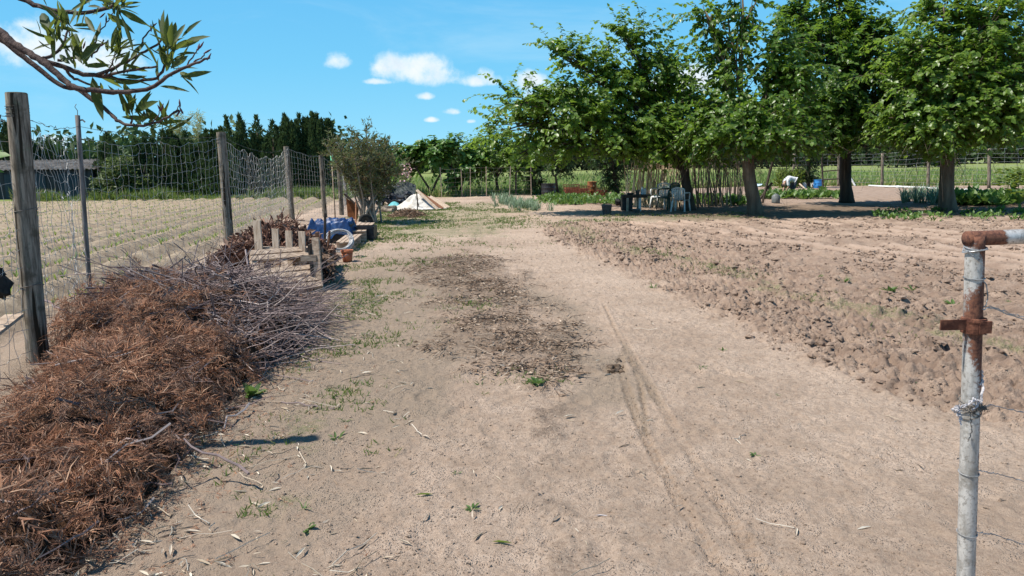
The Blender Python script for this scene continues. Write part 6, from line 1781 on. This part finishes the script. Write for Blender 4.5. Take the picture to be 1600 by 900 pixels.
def right_things():
    r = np.random.default_rng(91)
    # chairs
    p = GG(1063, 331); c0 = mono_chair((p[0], p[1], p[2]), R(150), 'white_plastic', 'white plastic armchair nearest the tree trunk, turned with its back to the path')
    c0.scale = (.9, .9, .9)
    p = GG(1047, 329); c = mono_chair((p[0], p[1] + .3, p[2]), R(-60), 'green_plastic', 'dark green plastic armchair between the two white ones'); c.scale = (1.0, 1.0, 1.03)
    p = GG(1037, 328); mono_chair((p[0], p[1] + .55, p[2]), R(-35), 'white_plastic', 'white plastic armchair farthest from the trunk, facing the table')
    # low table with its clutter
    y = GG(990, 330)[1]; xl = P(972, 305, y)[0]; xr = P(1015, 305, y)[0]; zt = P(990, 304, y)[2]; cx = (xl + xr) / 2
    root = thing('garden_table', (cx, y, gh(cx, y)), 'low worn garden table with dark top under the leftmost tree', 'table')
    mb = MB(); mb.box((cx, y, zt - .02), (xr - xl, .6, .035)); sub(mb, 'table_top', M['dark_wood'], root)
    for dx, dy, mt in ((-.3, -.2, 'grey_wood'), (.1, -.2, 'white_plastic'), (.1, .2, 'grey_wood'), (-.3, .2, 'grey_wood')):
        mb = MB(); mb.box((cx + dx, y + dy, zt / 2 - .02), (.07, .06, zt - .04)); sub(mb, 'leg', M[mt], root)
    mb = MB(); mb.box((cx - .06, y, zt - .07), (.8, .5, .05)); sub(mb, 'apron', M['dark_wood'], root)
    def pail(name, p, r0, r1, h, mat, label, cat, handle=True):
        root = thing(name, p, label, cat); mb = MB(); mb.lathe([(.002, 0), (r0, 0), (r1, h), (r1 * 1.06, h), (r1 * 1.06, h - .015), (r1 * .97, h - .018), (r0 * .95, .012), (.002, .012)], p, 20); sub(mb, 'body', M[mat], root, True)
        if handle:
            a = np.linspace(.1, math.pi - .1, 14); mb = MB(); mb.tubes(np.stack([p[0] + np.cos(a) * r1 * 1.05, np.full(14, p[1] - r1 * .3), p[2] + h - .01 + np.sin(a) * r1 * .35 - .02], 1), np.full(14, .005), 5); sub(mb, 'handle', M['wire'], root)
    pail('bucket', GG(948, 335), .12, .165, .30, 'grey_plastic', 'dark grey bucket standing alone left of the table', 'bucket')
    pail('bucket', np.array((P(996, 300, y)[0], y, zt)), .06, .075, .14, 'grey_plastic', 'small grey blue bucket on the table top', 'bucket')
    pail('basin', GG(983, 329), .09, .12, .12, 'cyan_plastic', 'pale basin on the ground in front of the dark box', 'basin', False)
    pail('basin', GG(994, 333), .10, .13, .12, 'grey_plastic', 'grey basin on the ground by the white table leg', 'basin', False)
    p = np.array((P(985, 304, y)[0], y, zt)); root = thing('cooking_pan', p, 'black pan on the left end of the table top', 'pan')
    mb = MB(); mb.lathe([(.002, 0), (.10, 0), (.12, .055), (.114, .055), (.095, .01), (.002, .01)], p, 20); sub(mb, 'body', M['black_plastic'], root, True); mb = MB(); mb.tubes(np.array([p + (.11, 0, .045), p + (.17, 0, .06), p + (.21, 0, .055)]), np.full(3, .01), 5); sub(mb, 'handle', M['black_plastic'], root)
    for dx, h, mt, lab in ((1004, .24, 'cyan_plastic', 'pale blue plastic bottle on the table, left of the pair'), (1008, .21, 'white_plastic', 'white plastic bottle on the table, right of the pair')):
        p = np.array((P(dx, 304, y)[0], y + .05, zt)); root = thing('plastic_bottle', p, lab, 'bottle'); mb = MB(); mb.lathe([(.002, 0), (.042, 0), (.045, .02), (.045, h * .68), (.016, h * .88), (.016, h * .92)], p, 14); sub(mb, 'body', M[mt], root, True)
        mb = MB(); mb.lathe([(.018, h * .92), (.018, h), (.002, h)], p, 12); sub(mb, 'cap', M['blue_plastic'], root)
    c = np.array((P(980, 318, y)[0], y + .12, gh(cx, y))); mb = MB(); h = zt - .12
    mb.box(c + (0, 0, h / 2), (.34, .32, h)); mb.box(c + (0, -.165, h - .03), (.36, .012, .05)); mb.box(c + (0, -.165, .04), (.36, .012, .05)); mb.box(c + (0, -.168, h / 2), (.03, .012, h - .12))
    o = mb.build('storage_box', M['black_plastic'], loc=c); tag(o, 'black storage box under the table', 'box')
    c = GG(966, 322); mb = MB(); add_lumps(mb, c + np.array([(0, 0, .11), (.1, .04, .08)]), np.array([.16, .12]), r, 1); o = mb.build('dark_sack', M['rubber'], loc=c); tag(o, 'dark sack slumped left of the table', 'sack')
    # bean trellis of canes: one in the sun, one with shade put into its cane colour
    def trellis(px0, px1, yb, y1, top0, n, label, mat, tilt, seed):
        rr = np.random.default_rng(seed); cx = (P(px0, 320, yb)[0] + P(px1, 320, y1)[0]) / 2; root = thing('bean_trellis', (cx, (yb + y1) / 2, 0), label, 'trellis', 'cane bean trellises')
        for k in range(n):
            f = k / (n - 1); yy = yb + (y1 - yb) * f; x = P(px0 + (px1 - px0) * f, 318, yy)[0]; zt_ = P(px0, top0, yy)[2] * rr.uniform(.86, 1.08); sgn = 1 if k % 2 else -1
            a = np.array((x + rr.normal(0, .05), yy + sgn * .32, -.05)); b = np.array((x + tilt + rr.normal(0, .16), yy - sgn * .07 + rr.normal(0, .05), zt_))
            c = (a + b) / 2 + rr.normal(0, .025, 3); mb = MB(); mb.tubes(bez(a, c, b, 5), np.linspace(.019, .011, 5) * rr.uniform(.8, 1.2), 5); sub(mb, 'cane', M[mat], root)
        mb = MB(); a = np.array((P(px0, 318, yb)[0] + tilt * .8, yb, zt_ * .86)); b = np.array((P(px1, 318, y1)[0] + tilt * .8, y1, zt_ * .86)); mb.tubes(np.linspace(a, b, 6) + rr.normal(0, .02, (6, 3)), np.full(6, .014), 5); sub(mb, 'ridge_cane', M[mat], root)
    trellis(978, 1062, 27.5, 27.0, 244, 96, 'sunlit trellis of many tan canes behind the table and chairs', 'cane', .12, 5)
    trellis(1082, 1160, 26.2, 27.5, 246, 60, 'shaded trellis of thin crossed canes between the two leftmost trunks', 'cane_shade_tint', -.1, 6)
    # two dark trellis props right of the leaning trunk
    for px0, py0, px1, py1, lab in ((1202, 320, 1210, 240, 'dark slanting prop right of the sunlit leaning trunk'), (1190, 320, 1206, 285, 'short dark prop crossing the slanting one'), (1178, 318, 1163, 262, 'dark prop behind the leaning trunk')):
        f = GG(px0, py0) + (0, .8, 0); t = P(px1, py1, f[1]); mb = MB(); mb.tubes(np.linspace(f - (0, 0, .05), t, 5) + r.normal(0, .015, (5, 3)), np.full(5, .045), 7); o = mb.build('wooden_prop', M['bark_dark'], loc=f); tag(o, lab, 'prop')
    # rusty wire crates and drums behind the vegetable rows
    for k, (px, w, top, lab) in enumerate(((893, .72, 288, 'rust red wire crate, leftmost in the row behind the vegetables'), (912, .5, 290, 'rust red wire crate in the middle of the row behind the vegetables'), (940, .5, 293, 'low rust red wire crate right of the tall rusty drum'))):
        p = GG(px, 307); h = P(px, top, p[1])[2] - p[2]; root = thing('wire_crate', p, lab, 'crate', 'rusty wire crates'); mb = MB()
        for z in np.linspace(.02, h, 5):
            q = np.array([(-1, -1), (1, -1), (1, 1), (-1, 1), (-1, -1)]) * (w / 2, .3); mb.tubes(np.column_stack([p[0] + q[:, 0], p[1] + q[:, 1], np.full(5, z)]), np.full(5, .012), 4, False)
        for x in np.linspace(-1, 1, 7):
            for s in (-1, 1): mb.tubes(np.array([p + (x * w / 2, s * .3, 0), p + (x * w / 2, s * .3, h)]), np.full(2, .010), 4)
        sub(mb, 'wire_frame', M['rust'], root)
        mb = MB(); nb = 3
        for z in range(nb): mb.box(p + (0, 0, h * .72 * (z + .5) / nb), (w * .84, .5, h * .72 / nb - .01))
        sub(mb, 'brick_fill', M['red_brick'], root)
    def drum(px, py, rad, top, mat, label):
        p = GG(px, py); h = P(px, top, p[1])[2] - p[2]; root = thing('drum', p, label, 'drum'); mb = MB(); pr = [(.002, 0), (rad * .97, 0), (rad, .02)]
        for z in (.33, .66): pr += [(rad, h * z - .02), (rad * 1.035, h * z), (rad, h * z + .02)]
        pr += [(rad, h - .02), (rad * 1.03, h), (rad * .93, h - .01), (.002, h - .03)]; mb.lathe(pr, p, 22); sub(mb, 'body', M[mat], root, True)
        mb = MB(); mb.lathe([(rad * 1.0, h - .012), (rad * 1.045, h), (rad * 1.0, h + .012), (rad * .95, h)], p, 22); sub(mb, 'rim', M[mat], root, True)
    drum(925, 306, .22, 284, 'rust_panel', 'tall rusty drum among the wire crates')
    drum(857, 306, .34, 287, 'black_plastic', 'black drum at the foot of the dark evergreens')
    drum(1278, 294, .24, 281, 'blue_plastic', 'bright blue drum beside the dark shrub, far behind the row of trees')
    # dark perimeter post and thin stakes behind the path bend
    f = GG(806, 305); t = P(806, 268, f[1]); mb = MB(); mb.tubes(np.linspace(f - (0, 0, .05), t, 4), np.full(4, .05), 8); o = mb.build('dark_post', M['dark_wood'], loc=f); tag(o, 'dark post standing alone in the meadow edge left of the evergreens', 'post')
    # rails of a gate frame behind
    f = GG(1286, 295); root = thing('rail_frame', f, 'dark post with two thin rails beside the blue drum', 'rail fence'); t = P(1284, 240, f[1])
    mb = MB(); mb.tubes(np.linspace(f - (0, 0, .05), t, 4), np.full(4, .05), 7); sub(mb, 'post', M['dark_wood'], root)
    for a, b in (((1284, 268), (1318, 265)), ((1284, 281), (1318, 279))):
        mb = MB(); mb.tubes(np.array([P(*a, f[1] - .06), P(*b, f[1] - .06)]), np.full(2, .03), 6); sub(mb, 'rail', M['dark_wood'], root)
    # white pipes
    a = GG(1358, 292) + (0, 0, .05); b = GG(1557, 300) + (0, 0, .05); m_ = a + (b - a) * .27; root = thing('irrigation_pipe', m_, 'long white irrigation pipe lying on the ground behind the rightmost trunk', 'pipe'); mb = MB(); mb.tubes(np.linspace(a, b, 12) + r.normal(0, .012, (12, 3)), np.full(12, .052), 10); sub(mb, 'tube', M['white_plastic'], root, True)
    mb = MB(); d = unit(b - a); mb.tubes(np.stack([m_ - d * .12, m_ + d * .12]), np.full(2, .075), 10); sub(mb, 'coupling', M['white_plastic'], root)
    a = GG(1336, 291); t = P(1329, 278, a[1] + .2); mb = MB(); mb.tubes(np.stack([a, t]), np.full(2, .055), 8); o = mb.build('white_pipe', M['white_plastic'], loc=a); tag(o, 'short white pipe leaning right of the darkest trunk', 'pipe')
    a = GG(1249, 295); b = GG(1264, 303); mb = MB(); mb.tubes(np.linspace(a + (0, 0, .25), b + (0, 0, .05), 4), np.full(4, .04), 6); o = mb.build('yellow_pole', M['pale_wood'], loc=a); tag(o, 'pale yellowish pole lying right of the bending gardener', 'pole')
    # plastic containers near the person
    for px, py, s, mt, lab in ((1256, 294, .13, 'white_plastic', 'white jerrycan on the ground between gardener and blue drum'), (1270, 292, .11, 'white_plastic', 'small white jerrycan next to the blue drum'), (1212, 318, .15, 'grey_plastic', 'grey canister standing in the shade before the gardener')):
        p = GG(px, py); root = thing('jerrycan', p, lab, 'jerrycan', 'plastic canisters'); mb = MB(); hh = s * 2.3
        mb.lathe([(.002, 0), (s * .95, .0), (s, .02), (s, hh * .74), (s * .55, hh * .9), (s * .28, hh * .94)], p, 12); sub(mb, 'body', M[mt], root, True)
        mb = MB(); mb.lathe([(s * .3, hh * .93), (s * .3, hh), (.002, hh)], p, 10); sub(mb, 'cap', M[mt], root)
    for px, py, lab in ((1185, 292, 'pale blue plastic sheet lying left of the gardener'), (1203, 291, 'second pale blue sheet right beside the first')):
        p = GG(px, py); nn = 10; uu, vv = np.meshgrid(np.linspace(-1, 1, nn), np.linspace(-1, 1, nn)); V = np.stack([p[0] + uu * .28, p[1] + vv * .35, .03 + .18 * fbm(uu * 2 + px, vv * 2, 5, 2)], -1).reshape(-1, 3); i, j = np.meshgrid(np.arange(nn - 1), np.arange(nn - 1)); aa = (j * nn + i).ravel(); q = np.stack([aa, aa + 1, aa + nn + 1, aa + nn], 1)
        mb = MB(); mb.add(V, q); mb.add(V - (0, 0, .02), q[:, ::-1]); o = mb.build('plastic_sheet', M['cyan_plastic'], smooth=True, loc=p); tag(o, lab, 'sheet', 'plastic sheets on the ground')


M['cane_shade_tint'] = surf('cane_shade_tint', (.15, .11, .08), (.30, .23, .17), 4, .8, .15, .2, 40, (1, 1, .3), island=.3)  # darker copy of the cane, shade painted into the colour
right_things()


def far_fence():
    """post and netting fence between the garden and the meadow at the right"""
    r = np.random.default_rng(95); root = thing('meadow_fence', (22, 42, 0), 'post and wire netting fence between garden and meadow at the right', 'fence')
    ps = []
    for px, bot, top in ((1240, 291, 240), (1310, 291, 240), (1378, 292, 239), (1450, 293, 233), (1545, 294, 232), (1650, 295, 228)):
        f = GG(px, bot); t = P(px + 1, top, f[1]); ps.append((f, t)); mb = MB(); mb.tubes(np.linspace(f - (0, 0, .06), t, 8) + r.normal(0, .006, (8, 3)), np.linspace(.085, .075, 8), 9); sub(mb, 'post', M['post'], root, True)
    mb = MB()
    for (a, ta), (b, tb) in zip(ps[:-1], ps[1:]): net_bay(mb, a, b, ta[2] - .03, tb[2] - .03, .02, r, .5, 8, .25, rad=.006, wild=.006)
    sub(mb, 'netting', M['wire'], root)
    root = thing('perimeter_fence', (-2, 37.5, 0), 'thin wire fence on slim stakes behind the fig tree', 'fence'); ps = []
    for px in (690, 722, 735, 760, 796, 830):
        f = np.array((P(px, 300, 37.6)[0], 37.6, 0)); t = f + (r.normal(0, .04), 0, 1.45); ps.append((f, t)); mb = MB(); mb.tubes(np.linspace(f, t, 3), np.full(3, .022), 5); sub(mb, 'stake', M['grey_wood'], root)
    mb = MB()
    for (a, ta), (b, tb) in zip(ps[:-1], ps[1:]): net_bay(mb, a, b, 1.4, 1.4, .03, r, .3, 6, .1, rad=.004, wild=.01)
    sub(mb, 'netting', M['wire'], root)


far_fence()


def plants():
    r = np.random.default_rng(97)
    def row(name, label, cat, pts, h, n, mat, tmpl, aspect, spread, group=None, up=.7, arch=False):
        for k, p in enumerate(pts):
            mb = MB(); a = r.uniform(0, 6.28, n); el = r.uniform(.4, 2.2, n) if not arch else r.uniform(.8, 3.5, n)
            d = np.stack([np.cos(a), np.sin(a), el], 1); q = np.stack([r.normal(0, spread, n), r.normal(0, spread, n), np.abs(r.normal(0, h * .25, n)) if not arch else np.zeros(n)], 1); L = h * r.uniform(.5, 1, n)
            add_leaves(mb, q, d, np.stack([-np.cos(a), -np.sin(a), np.ones(n)], 1) + rnd_unit(n, r) * .3, L, L * aspect, tmpl); o = mb.build(name, M[mat]); o.location = p
            o.rotation_euler = (0, 0, 0); tag(o, label if isinstance(label, str) else label[k], cat, group)
    # glaucous onion patch beside the path bend
    pts = [];
    for k in range(70):
        u = r.random(); v = r.normal(0, 1); px = 782 + 48 * u; py = 309 + 20 * u; p = GG(px, py); pts.append(p + (v * .28, r.normal(0, .4), 0))
    row('onion_plant', 'grey green onion plant in the patch at the bend of the path', 'onion', pts, .42, 16, 'leek', LEAF_BLADE, .07, .05, 'onions in the patch by the path', arch=True)
    pts = [GG(r.uniform(1408, 1476), r.uniform(308, 320)) for k in range(36)]
    row('leek_plant', 'tall leek in the bed left of the rightmost trunk', 'leek', pts, .75, 14, 'leek', LEAF_BLADE, .06, .05, 'leeks left of the rightmost trunk', arch=True)
    pts = [GG(r.uniform(1492, 1590), r.uniform(312, 322)) for k in range(34)]
    row('bean_plant', 'dark green bean plant in the bed right of the rightmost trunk', 'bean plant', pts, .42, 46, 'veg_leaf', LEAF_BROAD, .6, .2, 'bean plants at the right edge')
    pts = [GG(r.uniform(842, 975), r.uniform(308, 321)) for k in range(70)]
    row('potato_plant', 'low green vegetable plant in the rows before the wire crates', 'vegetable', pts, .22, 26, 'veg_leaf', LEAF_BROAD, .65, .17, 'vegetables before the wire crates')
    pts = [GG(r.uniform(1000, 1160), r.uniform(312, 322)) for k in range(50)]
    row('potato_plant', 'low green vegetable plant in the rows behind the chairs', 'vegetable', pts, .3, 26, 'veg_leaf', LEAF_BROAD, .6, .17, 'vegetables behind the chairs')
    pts = [GG(r.uniform(1185, 1318), r.uniform(304, 312)) for k in range(56)]
    row('potato_plant', 'low green vegetable plant in the rows before the gardener', 'vegetable', pts, .3, 26, 'veg_leaf', LEAF_BROAD, .6, .17, 'vegetables before the gardener')
    pts = [GG(1588, 318), GG(1600, 312), GG(1572, 316), GG(1612, 320)]
    for k, (p, lab) in enumerate(zip(pts, ('tall broad leafed plant at the right edge, nearest the frame', 'tall broad leafed plant at the right edge, a little farther back', 'tall broad leafed plant right of the bean bed', 'tall plant partly outside the right edge'))):
        root = thing('tall_plant', p, lab, 'plant', 'tall plants at the right edge'); mb = MB(); n = 70; t = r.random(n); a = r.uniform(0, 6.28, n); q = p + np.stack([np.cos(a) * .2, np.sin(a) * .2, .15 + 1.0 * t], 1)
        add_leaves(mb, q, np.stack([np.cos(a), np.sin(a), r.uniform(-.3, .6, n)], 1), np.stack([np.zeros(n), np.zeros(n), np.ones(n)], 1) + rnd_unit(n, r) * .4, r.uniform(.16, .3, n), .17, LEAF_BROAD); sub(mb, 'leaves', M['yellow_leaf'], root)
        mb = MB(); mb.tubes(np.linspace(p, p + (.05, 0, 1.15), 4), np.full(4, .014), 5); sub(mb, 'stem', M['veg_stem'], root)
    n = 240; pts = [GG(r.uniform(1350, 1620), r.uniform(330, 347)) for k in range(40)]
    row('ground_plant', 'small leafy plant growing in the shade along the far edge of the tilled field', 'plant', pts, .17, 12, 'veg_leaf', LEAF_BROAD, .6, .1, 'small plants along the shaded field edge')
    # shrubs behind the person
    y = GG(1262, 294)[1]
    hedge_mass('yellow_shrub', P(1222, 290, y)[0], P(1250, 290, y)[0], y + .4, P(1236, 243, y)[2], 1.3, 981, 'yellow green shrub behind the bending gardener', 'yellow_leaf', 1500, .2, cat='shrub', uneven=.3)
    b = np.array((P(1266, 294, y)[0], y + .3, 0)); broad_tree('evergreen_tree', b, b + (0, 0, .9), .1, .08, [(b + (0, 0, 1.2), (.75, .75, .9), 1.), (b + (.2, 0, 2.1), (.9, .9, .8), 1.), (b + (-.3, 0, 2.3), (.8, .8, .7), 1.), (b + (0, .1, .6), (.6, .6, .5), 1.)], 'dense dark round evergreen beside the blue drum', 'dark_leaf', 982, None, 'bark_dark', 10, 9, 14, .12, .5, aspect=.5)


M['veg_stem'] = surf('veg_stem', (.07, .12, .04), (.12, .18, .06), 10, .7, .2, 0)
plants()


def person():
    """a gardener bent double over the vegetable row"""
    b = GG(1238, 307); root = thing('person', b, 'person in a white shirt bending double over the vegetable row', 'person', rz=0.0)

    def skin(name, verts, edges, radii, mat, root_i=0, lv=2):
        me = bpy.data.meshes.new(name); me.from_pydata([tuple(v) for v in verts], edges, []); me.materials.append(M[mat]); o = bpy.data.objects.new(name, me); COL.objects.link(o); o.parent = root
        m = o.modifiers.new('skin', 'SKIN'); m.use_smooth_shade = True
        for i, rr in enumerate(radii):
            q = rr if isinstance(rr, tuple) else (rr, rr); me.skin_vertices[0].data[i].radius = q; me.skin_vertices[0].data[i].use_root = i == root_i
        o.modifiers.new('sub', 'SUBSURF').levels = lv; o.modifiers['sub'].render_levels = lv
        return o
    # local: the person faces -x; feet at the origin
    V = [(.10, 0, .88), (-.05, 0, .98), (-.24, 0, .98), (-.40, 0, .88), (-.50, -.02, .76), (-.55, -.02, .66), (-.60, -.02, .58)]
    E = [(0, 1), (1, 2), (2, 3), (3, 4), (4, 5), (5, 6)]; RR = [.14, .135, .14, .12, .058, .095, .075]
    def chain(start, pts, rads):
        i = start
        for p, q in zip(pts, rads): V.append(p); E.append((i, len(V) - 1)); RR.append(q); i = len(V) - 1
        return i
    for s in (-1, 1):
        k = chain(0, [(.08, s * .10, .80), (-.02, s * .12, .46), (.08, s * .12, .09), (-.05, s * .13, .035), (-.14, s * .135, .03)], [.10, .065, .042, .038, .028])
        k = chain(3, [(-.40, s * .17, .82), (-.36, s * .22, .58), (-.46, s * .16, .36), (-.50, s * .14, .26)], [.06, .045, .034, .03])
        for f in range(4): chain(k, [(-.53 - .01 * f, s * (.10 + .022 * f), .21), (-.535, s * (.10 + .02 * f), .165 + .012 * abs(f - 1))], [.009, .008])
        chain(k, [(-.475, s * .10, .225), (-.49, s * .085, .19)], [.010, .008])
    skin('body', V, E, RR, 'skin')
    # shirt, trousers and hair follow the body
    V2 = [(.08, 0, .90), (-.05, 0, .985), (-.24, 0, .985), (-.40, 0, .885), (-.45, -.01, .83)]; E2 = [(0, 1), (1, 2), (2, 3), (3, 4)]; R2 = [.17, .172, .175, .155, .09]
    for s in (-1, 1): V2 += [(-.40, s * .17, .82), (-.37, s * .21, .56)]; k = len(V2); E2 += [(3, k - 2), (k - 2, k - 1)]; R2 += [.10, .075]
    skin('shirt', V2, E2, R2, 'shirt', 1)
    V3 = [(.10, 0, .86), (.05, 0, .92)]; E3 = [(0, 1)]; R3 = [.16, .15]
    for s in (-1, 1): V3 += [(.08, s * .10, .78), (-.02, s * .12, .46), (.08, s * .12, .10)]; k = len(V3); E3 += [(0, k - 3), (k - 3, k - 2), (k - 2, k - 1)]; R3 += [.115, .08, .062]
    skin('trousers', V3, E3, R3, 'trousers')
    mb = MB(); q = MB(); q.lathe([(.002, .10), (.06, .092), (.095, .05), (.104, 0), (.10, -.04), (.07, -.05)], (0, 0, 0), 14); rot = np.array(Euler((0, R(-150), 0)).to_matrix()); mb.add(q.v[0] @ rot.T + (-.575, -.02, .615), q.f[0][0]); mb.build('hair', M['hair'], root, True)
    # face: nose, ears, eyes
    mb = MB(); mb.tubes(np.array([(-.53, -.02, .575), (-.505, -.02, .562)]), np.array([.018, .012]), 6); mb.build('nose', M['skin'], root, True)
    for s in (-1, 1):
        mb = MB(); mb.tubes(np.array([(-.565, -.02 + s * .088, .63), (-.57, -.02 + s * .105, .61)]), np.array([.02, .012]), 6); mb.build('ear', M['skin'], root, True)
    root.rotation_euler = (0, 0, R(12)); root.scale = (.80, .80, .78)


person()


def far_country():
    """meadow edge, woods and hills far off"""
    r = np.random.default_rng(99)
    def wood(name, x0, x1, y0, y1, h, n, mat, label, leaf, seed):
        rr = np.random.default_rng(seed); mb = MB(); nt = n // 130
        for k in range(nt):
            f = (k + .5) / nt; x = x0 + (x1 - x0) * f + rr.normal(0, 1.5); y = y0 + (y1 - y0) * f + rr.normal(0, 3.5); hh = h * rr.uniform(.6, 1.15); w = hh * rr.uniform(.45, .8); m = 130
            d = rnd_unit(m, rr); p = np.array((x, y, hh * .52)) + d * np.array((w, w, hh * .52)) * (rr.random((m, 1)) ** .3) * (1 + .25 * rr.normal(0, 1, (m, 1)) * .5); p[:, 2] = np.maximum(p[:, 2], .2)
            add_leaves(mb, p, rnd_unit(m, rr), d + rnd_unit(m, rr) * .6, leaf * rr.uniform(.5, 1.3, m), leaf * .6, LEAF_QUAD)
        tag(mb.build(name, M[mat]), label, 'woods', kind='stuff')
    wood('far_woods', 28, 190, 155, 165, 5.5, 22000, 'far_leaf', 'far line of green trees and scrub beyond the meadow at the right', 1.3, 1)
    wood('far_woods', -70, 30, 120, 150, 5.0, 15000, 'far_leaf', 'far trees beyond the meadow behind the fig tree', 1.2, 2)
    wood('far_woods', -120, -20, 75, 100, 6.5, 12000, 'cypress_leaf', 'dark trees far behind the hedge at the left', 1.0, 3)
    for k, (x, y, h, lab) in enumerate(((62, 118, 4.6, 'dark spreading shrub in the meadow at the far right edge'), (38, 128, 6.5, 'far dark tree behind the darkest trunk'))):
        hedge_mass('far_shrub', x - 5, x + 5, y, h, 6, 990 + k, lab, 'far_leaf', 2600, .8, cat='shrub', uneven=.3)
    xs = np.linspace(-2600, 3000, 160); V = []
    for row, (yy, sc) in enumerate(((900, 0), (1500, .55), (2100, 1.0), (3200, .8))):
        z = sc * (26 + 62 * fbm(xs / 700, np.full(160, 2.2 + row * .1), 12, 4)) * sstep(xs, -1500, 900) + sc * 14; V.append(np.stack([xs * (yy / 2100 + .2), np.full(160, yy), z - 1.0], 1))
    V = np.concatenate(V); n = 160; i, j = np.meshgrid(np.arange(n - 1), np.arange(3)); a = (j * n + i).ravel(); mb = MB(); mb.add(V, np.stack([a, a + 1, a + n + 1, a + n], 1)); tag(mb.build('hills', M['hill'], smooth=True), kind='structure')


M['far_leaf'] = leaf_mat('far_leaf', (.035, .060, .028), (.075, .11, .045), (.1, .15, .05), .2, .8, .1)
M['hill'] = surf('hill', (.045, .075, .06), (.085, .12, .085), .012, .95, .05, .5, .05, bdist=8.0)
far_country()
